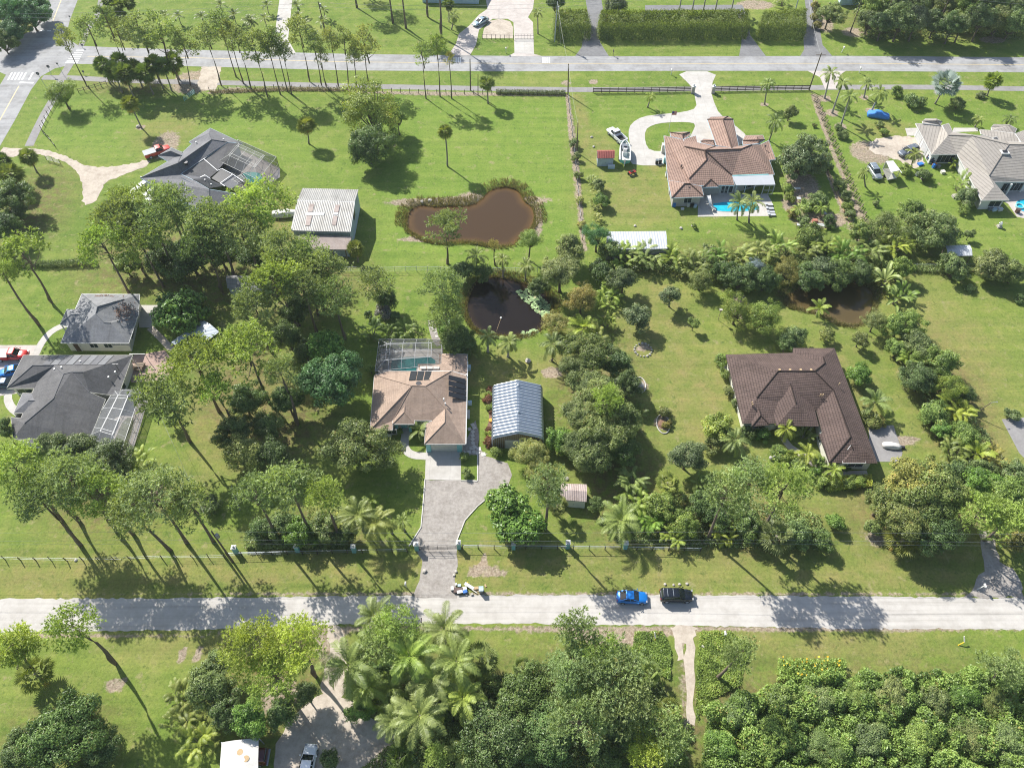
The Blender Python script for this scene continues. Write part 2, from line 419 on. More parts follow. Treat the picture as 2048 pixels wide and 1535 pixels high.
def ground_material():
 m, nt, b = newmat("lawn_and_soil")
 co = coords(nt)
 at = lambda n: nd(nt, "ShaderNodeAttribute", attribute_name=n).outputs['Fac']
 n1 = noise(nt, co,0.045,5,0.62); n2 = noise(nt, co,0.35,5,0.65); n3 = noise(nt, co,2.6,4,0.7); n4 = noise(nt, co,14.0,2,0.7)
 g = ramp(nt, n1,[(0.3,(0.1,0.175,0.026)),(0.5,(0.165,0.23,0.04)),(0.7,(0.25,0.265,0.075))])
 g2 = ramp(nt, n2,[(0.3,(0.075,0.14,0.022)),(0.5,(0.15,0.21,0.042)),(0.72,(0.26,0.26,0.09))])
 c = mixc(nt,0.5, g, g2)
 lf = mathn(nt, 'MULTIPLY', at('lush'),0.75)
 c = mixc(nt, lf, c, mixc(nt, n2,(0.105,0.2,0.026),(0.21,0.29,0.055)))
 dr = mathn(nt, 'MULTIPLY', at('dry'), mathn(nt, 'MULTIPLY', ramp(nt, n2,[(0.3,(.25,.25,.25)),(0.65,(1,1,1))]),0.95))
 c = mixc(nt, dr, c,(0.25,0.21,0.085))
 lt = mathn(nt, 'MULTIPLY', at('leaf'), ramp(nt, noise(nt, co,0.8,5,.7),[(0.35,(0,0,0)),(0.6,(1,1,1))]))
 c = mixc(nt, mathn(nt, 'MULTIPLY', lt,0.8), c, mixc(nt, n3,(0.1,0.075,0.04),(0.22,0.15,0.085)))
 rag = mathn(nt, 'ADD', at('bare'), mathn(nt, 'MULTIPLY', mathn(nt, 'SUBTRACT', noise(nt, co,1.1,5,.7),0.5),1.1))
 bm = ramp(nt, rag,[(0.42,(0,0,0)),(0.62,(1,1,1))])
 soil = ramp(nt, n3,[(0.3,(0.21,0.155,0.11)),(0.55,(0.33,0.27,0.21)),(0.75,(0.45,0.4,0.33))])
 c = mixc(nt, bm, c, soil)
 mp = nd(nt, "ShaderNodeMapping"); nt.links.new(co, mp.inputs[0]); mp.inputs['Scale'].default_value = (.02,.55,1); mp.inputs['Rotation'].default_value = (0,0,.04)
 mow = noise(nt, mp.outputs[0],1.0,4,.7)
 c = mixc(nt,.55, c, ramp(nt, mow,[(.35,(.74,.8,.72)),(.5,(1,1,1)),(.65,(1.22,1.16,1.1))]), 'MULTIPLY')
 wd = ramp(nt, noise(nt, co,.9,6,.75,.6),[(.56,(0,0,0)),(.64,(1,1,1))])
 c = mixc(nt, mathn(nt, 'MULTIPLY', wd,.6), c,(.07,.12,.025))
 st = ramp(nt, noise(nt, co,.55,6,.75,.4),[(.57,(0,0,0)),(.68,(1,1,1))])
 c = mixc(nt, mathn(nt, 'MULTIPLY', st,.8), c,(.29,.26,.13))
 sp = ramp(nt, n3,[(0.25,(.62,.64,.58)),(0.5,(.97,.97,.97)),(0.8,(1.28,1.24,1.12))])
 c = mixc(nt,0.85, c, sp, 'MULTIPLY')
 sp2 = ramp(nt, n4,[(0.2,(.6,.62,.55)),(0.5,(1,1,1)),(0.8,(1.35,1.32,1.2))])
 c = mixc(nt,0.8, c, sp2, 'MULTIPLY')
 nt.links.new(c, b.inputs['Base Color'])
 b.inputs['Roughness'].default_value = 0.9; b.inputs['Specular IOR Level'].default_value = 0.15
 h = mathn(nt, 'ADD', mathn(nt, 'MULTIPLY', n3,1.0), mathn(nt, 'MULTIPLY', n4,0.5))
 bump(nt, b, h,0.6,0.12)
 return m
M['ground'] = ground_material()
tag(link('ground', mesh('ground', np.stack([GX, GY, GZ],-1),[gq],[M['ground']], smooth=True,
 attrs={'dry': dry.ravel(), 'bare': bare.ravel(), 'lush': lush.ravel(), 'leaf': leaf.ravel()})), kind='structure')
def water_material(name, deep, shallow):
 m, nt, b = newmat(name)
 co = coords(nt)
 d = nd(nt, "ShaderNodeAttribute", attribute_name='depth').outputs['Fac']
 d = mathn(nt, 'ADD', d, mathn(nt, 'MULTIPLY', mathn(nt, 'SUBTRACT', noise(nt, co,.5,5,.65),.5),.5))
 nt.links.new(ramp(nt, d,[(0.0, shallow),(0.4, tuple((a + b_ * 2) / 3 for a, b_ in zip(shallow, deep))),(0.8, deep)]), b.inputs['Base Color'])
 b.inputs['Roughness'].default_value = 0.1; b.inputs['IOR'].default_value = 1.33
 bump(nt, b, mathn(nt, 'ADD', noise(nt, co,1.2,3), mathn(nt, 'MULTIPLY', noise(nt, co,6,2),.3)),0.03,0.1)
 return m
wm = {'brown': water_material('tannin_pond_water', (0.062,0.037,0.018),(0.15,0.085,0.028)),
 'dark': water_material('dark_pond_water', (0.014,0.01,0.008),(0.05,0.03,0.014)),
 'shaded': water_material('shaded_pond_water', (0.085,0.062,0.026),(0.16,0.115,0.045))}
for k, p in PONDS.items():
 P = np.array(p)[:, :2]; lo, hi = P.min(0) - 1, P.max(0) + 1
 X, Y = np.meshgrid(np.arange(lo[0], hi[0],.6), np.arange(lo[1], hi[1],.6))
 ins = inside(X, Y, p); d = np.where(ins, segdist(X, Y, p),0)
 Z = np.full(X.shape,-0.3)
 ii = np.arange(X.size).reshape(X.shape)
 q = np.stack([ii[:-1, :-1], ii[:-1,1:], ii[1:, 1:], ii[1:, :-1]],-1).reshape(-1,4)
 keep = ins.ravel()[q].any(1)
 used = np.unique(q[keep]); mp = np.full(X.size,-1); mp[used] = np.arange(len(used))
 V = np.stack([X, Y, Z],-1).reshape(-1,3)[used]
 tag(link('pond_water', mesh('pond_water', V, [mp[q[keep]]],[wm[k]], attrs={'depth': np.clip((d.ravel()[used] - .3) / 2.4,0,1)})), kind='structure')
# ------------------------------------------------------------------ roads, drives, paths
rng = random.Random(5)
def sheet(name, P, z, m, smooth=0, ragged=0.0, step=0.8, kind='structure', world=False):
 q = [np.array(p) for p in (P if world else pts(P))]
 if smooth: q = smoothpoly(q, smooth)
 if ragged:
  out = []
  for i in range(len(q)):
   a, b = q[i], q[(i + 1) % len(q)]
   n = max(1, int(np.hypot(*(b - a)[:2]) / step))
   for k in range(n):
    p = a + (b - a) * k / n
    out.append(p + np.array([rng.gauss(0, ragged), rng.gauss(0, ragged),0]))
  q = out
 V = [(p[0], p[1], z) for p in q]
 T = tessellate_polygon([[Vector(v) for v in V]])
 F = []
 for t in T:
  a, b, c = [Vector(V[i]) for i in t]
  F.append(t if (b - a).cross(c - a).z > 0 else t[::-1])
 o = link(name, mesh(name, V, [np.array(F)],[m]))
 if kind: tag(o, kind=kind)
 return o
def paving(name, c1, c2, scale, rough=0.9, stain=0.5, streak=None, joints=None, bs=30):
 m, nt, b = newmat(name)
 co = coords(nt)
 n1 = noise(nt, co, scale,5,.65); n2 = noise(nt, co, scale * 9,4,.75); n3 = noise(nt, co, scale * .25,4,.6)
 c = ramp(nt, mathn(nt, 'ADD', mathn(nt, 'MULTIPLY', n1,.5), mathn(nt, 'MULTIPLY', n2,.5)),[(.3, c1),(.7, c2)])
 c = mixc(nt, stain, c, ramp(nt, n3,[(.3,(.72,.7,.68)),(.55,(1,1,1)),(.8,(1.12,1.1,1.06))]), 'MULTIPLY')
 if streak:
  mp = nd(nt, "ShaderNodeMapping"); nt.links.new(co, mp.inputs[0]); mp.inputs['Scale'].default_value = streak
  c = mixc(nt,.8, c, ramp(nt, noise(nt, mp.outputs[0],1.0,5,.7),[(.3,(.76,.75,.73)),(.5,(1,1,1)),(.7,(1.08,1.08,1.08))]), 'MULTIPLY')
 if joints:
  br = nd(nt, "ShaderNodeTexBrick", Scale=1.0, offset=0.0)
  br.inputs['Mortar Size'].default_value = .025; br.inputs['Brick Width'].default_value = joints; br.inputs['Row Height'].default_value = joints
  nt.links.new(co, br.inputs['Vector'])
  c = mixc(nt, mathn(nt, 'MULTIPLY', br.outputs['Fac'],.35), c,(.2,.18,.16))
 nt.links.new(c, b.inputs['Base Color']); b.inputs['Roughness'].default_value = rough
 b.inputs['Specular IOR Level'].default_value = .25
 bump(nt, b, n2,.35,.04)
 return m
M['shell'] = paving('white_shell_road', (.43,.405,.37),(.51,.485,.45),1.2, streak=(.025,1.1,1), stain=.55)
M['asphalt'] = paving('worn_pale_asphalt', (.28,.28,.285),(.37,.37,.365),.9, stain=.85, streak=(.02,.9,1))
M['asphalt2'] = paving('dark_asphalt', (.15,.15,.155),(.24,.24,.24),1.0)
M['path'] = paving('asphalt_path', (.22,.21,.21),(.31,.3,.29),1.0)
M['concrete'] = paving('pale_concrete', (.42,.4,.365),(.53,.505,.47),.9, joints=3.2)
M['gravel'] = paving('grey_gravel', (.23,.205,.185),(.42,.39,.355),2.2, stain=.8)
M['sand'] = paving('sandy_track', (.36,.3,.24),(.55,.49,.41),1.4, stain=.8)
M['deck'] = paving('pool_deck', (.4,.36,.33),(.55,.5,.46),1.0)
M['pavers'] = paving('red_pavers', (.32,.22,.18),(.45,.33,.28),2.0)
M['linewhite'] = simple('road_paint_white', (.72,.72,.7),.7, var=.12, scale=2)
M['lineyellow'] = simple('road_paint_yellow', (.5,.4,.22),.7, var=.15, scale=2)
sheet('dirt_road', [(-500,1197),(0,1197),(400,1195),(800,1190),(1300,1189),(1700,1192),(2048,1195),(2500,1196),(2500,1262),(2048,1258),(1700,1257),(1380,1250),(1000,1246),(700,1247),(400,1258),(0,1264),(-500,1264)],.012, M['shell'], ragged=.08, step=.6)
# paved road, crossing road and verges
sheet('road', [(-300,100),(0,92),(62,62),(84,30),(118,-45),(173,-45),(140,40),(131,75),(158,92),(250,96),(390,100),(690,108),(1000,112),(1348,113),(1700,112),(2048,115),(2600,121),
   (2600,153),(2048,145),(1700,142),(1348,142),(1000,143),(690,141),(390,133),(220,129),(150,128),(110,137),(82,153),(62,180),(30,240),(0,292),(-60,400),(-160,400),(-40,230),(0,170),(12,150),(-10,140),(-300,140)],.012, M['asphalt'])
def stripe(P0, P1, w, m, name='road_marking', z=.018):
 a, b = U(*P0), U(*P1); d = (b - a) / np.linalg.norm(b - a); n = np.array([-d[1], d[0],0]) * w / 2
 return sheet(name,[a - n, b - n, b + n, a + n], z, m, world=True)
ylp = [(175,113),(390,116),(690,124),(1000,127),(1348,127.5),(1700,127),(2048,130),(2600,137)]
for i in range(len(ylp) - 1): stripe(ylp[i], ylp[i + 1],.22, M['lineyellow'])
for P in ([(38,172),(0,240),(-60,345)],[(106,42),(140,-45)]):
 for i in range(len(P) - 1): stripe(P[i], P[i + 1],.25, M['lineyellow'])
for x in (24,31,38,45,52,66): stripe((x,145.5),(x - 8,160),.38, M['linewhite'])
stripe((39,165),(67,166),.5, M['linewhite'])
for y in (101,106,110,114,118,122,125): stripe((131 + (125 - y) * .9, y),(156 + (125 - y) * .5, y),.38, M['linewhite'])
for x in (85,98): stripe((x - 4,62),(x + 4,62),.5, M['linewhite'])
for x0 in (908,1086):
 for k in range(4): stripe((x0 + k * 4.2,115),(x0 + k * 4.2,127),.3, M['linewhite'])
# multi use path along the road and the crossing road
def pathw(name, P, w, z, m, smooth=1, ragged=0):
 q = smoothpoly([np.array(U(*p)) for p in P], smooth, closed=False) if smooth else [np.array(U(*p)) for p in P]
 L, Rr = [],[]
 for i, p in enumerate(q):
  t = q[min(i + 1, len(q) - 1)] - q[max(i - 1,0)]; t /= np.linalg.norm(t); n = np.array([-t[1], t[0],0]) * w / 2
  L.append(p + n); Rr.append(p - n)
 return sheet(name, L + Rr[::-1], z, m, world=True, ragged=ragged)
pathw('footpath', [(85,155),(150,156),(200,159),(300,163),(420,165),(690,172),(1000,178),(1190,180),(1400,178),(1640,175),(1850,174),(2048,178),(2500,184)],2.0,.016, M['path'])
pathw('footpath', [(58,292),(80,245),(98,212),(112,190),(120,160),(133,140),(140,128)],1.9,.020, M['path'])
sheet('gravel_apron', [(402,134),(443,134),(436,168),(430,184),(396,178),(398,160)],.026, M['sand'], ragged=.15)
# far side drives
sheet('driveway', [(563,-30),(588,-30),(576,80),(592,107),(535,103),(548,80)],.02, M['concrete'])
pathw('footpath', [(204,-10),(196,30),(175,60),(162,92)],1.4,.023, M['path'])
sheet('driveway', [(966,-30),(1072,-30),(1066,18),(1056,35),(1066,45),(1068,108),(1085,113),(1015,113),(1029,106),(1027,45),(1015,38),(985,38),(958,60),(952,90),(940,111),(896,111),(912,88),(918,68),(938,52),(958,30),(975,18)],.022, M['deck'])
sheet('driveway', [(1029,77),(1067,77),(1068,108),(1029,106)],.028, M['concrete'])
sheet('sand_island', [(968,77),(964,76),(968,58),(980,42),(1000,38),(1020,43),(1026,55),(1026,77)],.020, M['sand'])
sheet('driveway', [(1168,-20),(1200,-20),(1206,20),(1196,45),(1200,85),(1218,113),(1150,113),(1163,95),(1170,60),(1176,30)],.024, M['asphalt2'])
sheet('driveway', [(1290,11),(1484,10),(1495,30),(1500,70),(1532,113),(1478,113),(1483,85),(1480,50),(1474,24),(1440,20),(1290,22)],.021, M['asphalt2'])
sheet('driveway', [(1606,-25),(1612,20),(1606,60),(1608,100),(1600,113),(1665,113),(1645,90),(1640,60),(1630,20),(1618,-25)],.025, M['asphalt2'])
# tile roofed house: gate drive and loop
sheet('driveway', [(1352,143),(1435,143),(1422,172),(1424,195),(1440,232),(1486,262),(1500,285),(1440,300),(1370,290),(1385,265),(1392,248),(1375,244),(1330,245),(1305,250),(1290,260),(1290,285),(1300,302),(1336,303),(1338,331),(1268,331),(1258,320),(1261,295),(1256,265),(1262,247),(1285,233),(1320,229),(1370,224),(1394,216),(1390,195),(1386,178),(1378,168)],.024, M['concrete'], smooth=1)
sheet('driveway', [(1615,142),(1692,142),(1680,150),(1672,178),(1650,178),(1640,155)],.022, M['deck'])
sheet('driveway', [(1740,285),(1775,272),(1835,272),(1845,300),(1850,325),(1830,338),(1808,330),(1780,312),(1745,308)],.02, M['sand'], ragged=.3)
# left: sandy forked drive
sheet('driveway', [(0,294),(30,297),(76,298),(110,303),(145,318),(172,332),(215,334),(270,327),(292,318),(300,325),(290,335),(240,352),(210,365),(200,385),(190,405),(165,410),(166,380),(160,350),(140,330),(110,316),(76,308),(30,312),(0,318)],.02, M['sand'], smooth=1, ragged=.14, step=.6)
sheet('parking_pad', [(-60,690),(75,690),(78,712),(45,785),(-60,800)],.02, M['deck'])
pathw('footpath', [(72,708),(80,690),(96,668),(115,655),(137,648)],1.3,.024, M['concrete'])
pathw('footpath', [(22,775),(14,795),(22,815),(40,828)],1.3,.022, M['concrete'])
sheet('patio', [(275,610),(320,610),(322,632),(300,655),(278,655)],.02, M['concrete'])
sheet('patio', [(265,712),(330,700),(350,730),(330,760),(262,765)],.022, M['pavers'])
pathw('footpath', [(300,655),(318,672),(335,690),(345,700)],1.2,.026, M['sand'])
sheet('footpath', [(268,709),(330,711),(330,718),(268,717)],.03, M['pavers'])
# tan house: drive, apron, walk
zt = zoomer(730,670,6.141)
sheet('driveway', [(852,895),(922,895),(922,960),(850,959)],.03, M['concrete'])
sheet('gravel_drive', [(850,959),(922,960),(955,960),(957,907),(975,912),(1015,925),(1024,950),(1010,985),(982,990),(950,1015),(922,1055),(914,1085),(914,1130),(910,1160),(915,1196),(825,1194),(838,1160),(845,1120),(836,1105),(822,1085),(842,1055),(846,1010)],.02, M['gravel'], ragged=.06)
pathw('footpath', [(815,850),(810,875),(808,895),(822,910),(853,912)],1.35,.034, M['concrete'], smooth=2)
sheet('gravel_bed', [(932,880),(950,840),(957,860),(958,898),(975,910),(955,909),(922,912),(922,900)],.017, M['gravel'], ragged=.08)
for a, b in [((850,958),(846,1010)),((846,1010),(842,1054)),((842,1054),(818,1092)),((955,908),(955,962)),((955,962),(922,961)),((982,990),(955,1012)),((955,1012),(930,1040)),((930,1040),(914,1080))]:
 A, B_ = U(*a), U(*b)
 tag(MB().bar((A[0], A[1],.05),(B_[0], B_[1],.05),.14,.14).build('kerb_edging', M['paver']), kind='structure')
pathw('footpath', [(862,640),(866,660),(870,675),(880,690)],1.3,.02, M['gravel'])
# dark roofed house: pad, front walk, drive; neighbour pads
sheet('parking_pad', [(1737,850),(1787,850),(1805,905),(1800,923),(1740,923)],.02, M['path'])
pathw('footpath', [(1560,862),(1575,890),(1598,905),(1625,925),(1652,950),(1690,948),(1735,946)],1.1,.024, M['deck'])
sheet('patio', [(1442,730),(1462,730),(1462,738),(1442,738)],.02, M['concrete'])
sheet('parking_pad', [(2003,838),(2090,832),(2130,915),(2048,915),(2038,905)],.02, M['path'])
sheet('driveway', [(1958,1060),(1985,1062),(2000,1120),(2035,1150),(2048,1195),(1925,1195),(1958,1165),(1968,1130)],.02, M['gravel'], ragged=.2)
sheet('driveway', [(640,1380),(700,1395),(735,1430),(790,1460),(800,1500),(800,1600),(545,1600),(548,1500),(570,1450),(600,1420)],.02, M['sand'], smooth=1, ragged=.15)
sheet('driveway', [(648,1250),(690,1250),(688,1290),(700,1340),(690,1400),(640,1400),(645,1340),(662,1300)],.016, M['sand'], smooth=1, ragged=.2)
pathw('dirt_track', [(1378,1252),(1380,1285),(1378,1330),(1381,1370),(1380,1410),(1382,1445)],.95,.016, M['sand'], ragged=.12)
pathw('dirt_track', [(1358,1256),(1356,1280),(1362,1320)],.8,.018, M['sand'], ragged=.14)
sheet('dirt_track', [(1340,1252),(1392,1252),(1388,1275),(1376,1290),(1352,1280)],.02, M['sand'], ragged=.15, step=.5)
# ================================================================== TREES: generators
def cards(P, N, ln, wd, g, tw=None, fold=0.0):
 """leaf faces: diamond quads at P facing N"""
 n = len(P)
 N = N / (np.linalg.norm(N, axis=1, keepdims=True) + 1e-9)
 r = g.normal(size=(n,3)) if tw is None else tw
 a = r - (r * N).sum(1, keepdims=True) * N; a /= (np.linalg.norm(a, axis=1, keepdims=True) + 1e-9)
 b = np.cross(N, a)
 ln = np.broadcast_to(ln, n)[:, None]; wd = np.broadcast_to(wd, n)[:, None]
 V = np.stack([P - a * ln * .5, P + b * wd * .5 - a * ln * .08 - N * wd * fold, P + a * ln * .5, P - b * wd * .5 - a * ln * .08 - N * wd * fold],1).reshape(-1,3)
 return V, np.arange(4 * n).reshape(n,4)
def sph(g, n):
 v = g.normal(size=(n,3)); return v / np.linalg.norm(v, axis=1, keepdims=True)
def tint4(g, n, k=4, lo=0.0, hi=1.0): return np.repeat(g.uniform(lo, hi, n), k)
def limbs(mb, start, ends, r0, g, m=0):
 for e in ends:
  s = Vector(start); e = Vector(e); mid = s.lerp(e,.5) + Vector((0,0,-.08 * (e - s).length))
  mb.tube([s, mid, e],[r0, r0 * .6, r0 * .25],4, m, cap=False)
def joinmesh(name, mb, V, F, tint, leafm, barkm):
 """wood from the builder plus leaf faces in one mesh"""
 nb = len(mb.v)
 allV = np.concatenate([np.array(mb.v, float).reshape(-1,3), V]) if nb else V
 groups = {}
 for f in mb.f: groups.setdefault(len(f),[]).append(f)
 Fl = [np.array(x) for x in groups.values()]; mi = [0] * sum(len(x) for x in Fl)
 Fs = F if isinstance(F, list) else [F]
 Fl += [f + nb for f in Fs]; mi += [1] * sum(len(f) for f in Fs)
 return mesh(name, allV, Fl,[barkm, leafm], mi, attrs={'tint': np.concatenate([np.full(nb,.5), tint])})
def g_pine(seed, Rr=3.2, depth=4.6, npuff=44, pr_=.75, sparse=1.0):
 g = np.random.default_rng(seed); mb = MB()
 P, N, T = [],[],[]
 ends = []
 for i in range(npuff):
  t = g.uniform() ** .75
  az = g.uniform(0,2 * np.pi)
  L = Rr * (.25 + .75 * np.sqrt(max(0,1 - (t - .25) ** 2 / .62))) * g.uniform(.55,1.08) if t < .93 else Rr * .3 * g.uniform()
  c = np.array([math.cos(az) * L, math.sin(az) * L, depth * (t - .5)])
  ends.append(c); rp = pr_ * g.uniform(.7,1.35)
  nt_ = int(29 * sparse * rp * rp)
  d = sph(g, nt_); d[:, 2] = d[:, 2] * .8 + .25
  p = c + d * rp * g.uniform(.35,1.15,(nt_,1)) * np.array([1.15,1.15,.8])
  P.append(p); N.append(d); T.append(np.full(nt_, g.uniform(.15,.8)))
 P = np.concatenate(P); N = np.concatenate(N); T = np.concatenate(T)
 # every tuft is a burst of needle blades
 k = 7
 n = len(P)
 D = np.repeat(N, k,0) * .75 + g.normal(size=(n * k,3)) * .62; D /= np.linalg.norm(D, axis=1, keepdims=True)
 B = np.repeat(P, k,0)
 L = g.uniform(.3,.52,(n * k,1))
 S = np.cross(D, g.normal(size=D.shape)); S /= np.linalg.norm(S, axis=1, keepdims=True)
 w = .07
 V = np.stack([B - S * w, B + S * w, B + D * L],1).reshape(-1,3)
 F = np.arange(len(V)).reshape(-1,3)
 tint = np.repeat(np.clip(np.repeat(T, k) + g.normal(size=n * k) * .2,0,.93),3)
 mb.tube([(0,0,-depth * .75),(.1,0,-depth * .1),(0,.1, depth * .42)],[.15,.11,.03],5)
 for e in ends[::2]:
  limbs(mb,(0,0, max(-depth * .72, e[2] - 1.0 - abs(e[0]) * .12)),[e],.07, g)
 return joinmesh('pine_crown', mb, V, F, tint, LM['needle'], M['bark'])
def g_broad(seed, Rr, asp=.8, leaf=.3, dens=1.0, clump=.3, ncl=None, lm='leaf', open_=.0, wr=.55, droop=.3, tw=None, lobes=None):
 """crown of leaf clumps over an uneven outline, gaps between the clumps"""
 g = np.random.default_rng(seed); mb = MB()
 ncl = ncl or int(30 + 9 * Rr)
 ncl = int(ncl * 1.7); clump *= .76
 dirs = sph(g, ncl * 3); dirs = dirs[dirs[:, 2] > -.45][:ncl]
 lob = sph(g,10); la = g.uniform(-.42,.34,10)
 rad = 1 + (np.clip(dirs @ lob.T, 0,1) ** 3 * la).sum(1)
 C = dirs * (rad * g.uniform(.4,.98, len(dirs)))[:, None] * Rr
 C[:, 2] *= asp
 P, N, T = [],[],[]
 for c, d in zip(C, dirs):
  rc = clump * Rr * g.uniform(.5,1.35)
  n = int(dens * 2.5 * 4 * np.pi * rc * rc * .6 / (leaf * leaf * wr))
  if g.uniform() < open_: n = int(n * .35)
  q = sph(g, n); r = g.uniform(.45,1.15,(n,1)) ** .7
  p = c + q * rc * r * np.array([1.1,1.1,.8])
  P.append(p); N.append(q * 1.0 + d * .3 + np.array([0,0,.35]) + g.normal(size=(n,3)) * .28)
  T.append(np.clip(g.uniform(.15,.7) + g.normal(size=n) * .22,0,1))
 P = np.concatenate(P); N = np.concatenate(N); T = np.concatenate(T)
 ln = g.uniform(.75,1.3, len(P)) * leaf
 V, F = cards(P, N, ln, ln * wr, g, fold=droop)
 limbs(mb,(0,0,-asp * Rr * .95), C[::3] * .92,.05 + .012 * Rr, g)
 return joinmesh('broad_crown', mb, V, F, np.repeat(T, 4), LM[lm], M['darkbark'])
def frond(g, L, az, el, curl, nl, lw, ll, V, F, T, base=(0,0,0), vee=.5, tb=.5, taper=True):
 """one feather frond: leaf blades along an arching rib"""
 hd = np.array([math.cos(az), math.sin(az),0.0]); sd = np.array([-math.sin(az), math.cos(az),0.0]); up = np.array([0,0,1.0])
 s = np.linspace(0,1, nl)
 ang = el - curl * s ** 1.4
 dx = np.cumsum(np.cos(ang)) / nl * L; dz = np.cumsum(np.sin(ang)) / nl * L
 rib = np.array(base) + dx[:, None] * hd + dz[:, None] * up
 tan = np.cos(ang)[:, None] * hd + np.sin(ang)[:, None] * up
 nor = np.cross(sd, tan)
 m = s > .14
 prof = np.sin(np.clip((s - .08) / .92,0,1) * np.pi * .93 + .12) ** .6
 for side in (-1,1):
  d = tan * .62 + sd * side * .9 - np.abs(nor) * 0 + nor * (.18 - vee * g.uniform(.5,1.1,(nl,1)))
  d /= np.linalg.norm(d, axis=1, keepdims=True)
  l = (ll * prof * g.uniform(.85,1.1, nl))[:, None]
  mid = rib + d * l * .55; mid[:, 2] -= .02
  tip = rib + d * l; tip[:, 2] -= l[:, 0] * .28 * g.uniform(.6,1.4, nl)
  a = rib[m]; w = tan[m] * lw
  b = len(V) and sum(len(x) for x in V)
  V.append(np.stack([a - w * .5, a + w * .5, mid[m] + w * .5, tip[m], mid[m] - w * .5],1).reshape(-1,3))
  k = m.sum(); i = np.arange(k)[:, None] * 5 + b
  F.append(np.concatenate([i + np.array([[0,1,2]]), i + np.array([[0,2,4]]), i + np.array([[4,2,3]])]))
  T.append(np.repeat(np.clip(tb + g.normal(size=k) * .1,0,1),5))
 b = sum(len(x) for x in V); w = sd * (.016 * L)
 ww = np.linspace(1,.25, nl)[:, None]
 V.append(np.concatenate([rib + w * ww + nor * .012, rib - w * ww + nor * .012])); i = np.arange(nl - 1)
 F.append(np.concatenate([np.stack([b + i, b + i + 1, b + nl + i + 1],1), np.stack([b + i, b + nl + i + 1, b + nl + i],1)]))
 T.append(np.full(2 * nl,.8))
def g_feather(seed, n=20, L=2.6, el0=1.25, el1=-.45, curl=1.3, nl=26, lw=.07, ll=.62, vee=.5, dead=2, name='palm_crown'):
 g = np.random.default_rng(seed); V, F, T = [],[],[]
 for i in range(n):
  t = i / max(1, n - 1)
  frond(g, L * g.uniform(.82,1.1) * (.75 + .25 * math.sin(t * 3)), i * 2.399 + g.uniform(-.25,.25), el0 + (el1 - el0) * t + g.uniform(-.12,.12), curl * g.uniform(.75,1.25), nl, lw, ll, V, F, T, vee=vee, tb=.3 + .45 * g.uniform() * (1 - .3 * t))
 mb = MB().tube([(0,0,-.7),(0,0,.12)],[.13,.07],6)
 return joinmesh(name, mb, np.concatenate(V),[np.concatenate(F)], np.concatenate(T), LM['palm'], M['palmbark'])
def g_clump(seed, n=26, spread=.7, L=2.2, stems=8, H=1.6, ll=.45, nl=20, lw=.075):
 """clumping feather palm: many stems with upright arching fronds"""
 g = np.random.default_rng(seed); V, F, T = [],[],[]; mb = MB()
 for s in range(stems):
  a = g.uniform(0,6.28); r = spread * math.sqrt(g.uniform()); h = H * g.uniform(.35,1.1); le = g.uniform(.1,.35)
  top = (math.cos(a) * (r + le * h), math.sin(a) * (r + le * h), h)
  mb.tube([(math.cos(a) * r * .5, math.sin(a) * r * .5,-.02), top],[.05,.035],4)
  for k in range(max(3, n // stems)):
   frond(g, L * g.uniform(.65,1.1), a + g.normal() * 1.3, g.uniform(.5,1.35), g.uniform(.9,1.8), nl, lw, ll, V, F, T, base=top, vee=.2, tb=g.uniform(.25,.85))
 return joinmesh('palm_clump_crown', mb, np.concatenate(V),[np.concatenate(F)], np.concatenate(T), LM['palm'], M['palmbark'])
def g_fan(seed, n=34, Rr=1.7, pet=.75, blades=13, dead=7, lm='palm', stiff=.25):
 g = np.random.default_rng(seed); V, F, T = [],[],[]; c0 = 0
 mb = MB().tube([(0,0,-.9),(0,0,.1)],[.16,.12],7)
 for i in range(n + dead):
  az = i * 2.399 + g.uniform(-.3,.3); t = (i + .5) / n
  isd = i >= n
  el = math.asin(max(-1,1 - 1.45 * t)) if not isd else g.uniform(-1.35,-.8)
  hd = np.array([math.cos(az), math.sin(az),0]); up = np.array([0,0,1.0]); sd = np.array([-math.sin(az), math.cos(az),0])
  d = math.cos(el) * hd + math.sin(el) * up; nor = np.cross(sd, d)
  pl = Rr * pet * g.uniform(.5,.62); hub = d * pl; fr = Rr * .55 * g.uniform(.85,1.15)
  th = np.linspace(-1.45,1.45, blades) + g.normal(size=blades) * .04
  dirs = np.cos(th)[:, None] * d + np.sin(th)[:, None] * sd + nor * (.15 * np.abs(np.sin(th)))[:, None]
  lng = fr * (.72 + .28 * np.cos(th))[:, None]
  tip = hub + dirs * lng - up * (stiff * lng * (.6 if not isd else 1.2))
  mid = hub + dirs * lng * .55
  sidev = (np.sin(th)[:, None] * -d + np.cos(th)[:, None] * sd) * fr * .085
  b = c0; V.append(np.stack([np.broadcast_to(hub, mid.shape), mid + sidev, tip, mid - sidev],1).reshape(-1,3))
  k = np.arange(blades)[:, None] * 4 + b
  F.append(np.concatenate([k + [[0,1,2]], k + [[0,2,3]]])); c0 += 4 * blades
  T.append(np.repeat(np.clip((g.uniform(.2,.8) if not isd else .99) + g.normal(size=blades) * .08,0,1),4))
  w = sd * .02
  V.append(np.array([w,-w, hub - w, hub + w])); F.append(np.array([[c0, c0 + 1, c0 + 2],[c0, c0 + 2, c0 + 3]])); c0 += 4
  T.append(np.full(4,.6))
 return joinmesh('fan_palm_crown', mb, np.concatenate(V),[np.concatenate(F)], np.concatenate(T), LM[lm], M['palmbark'])
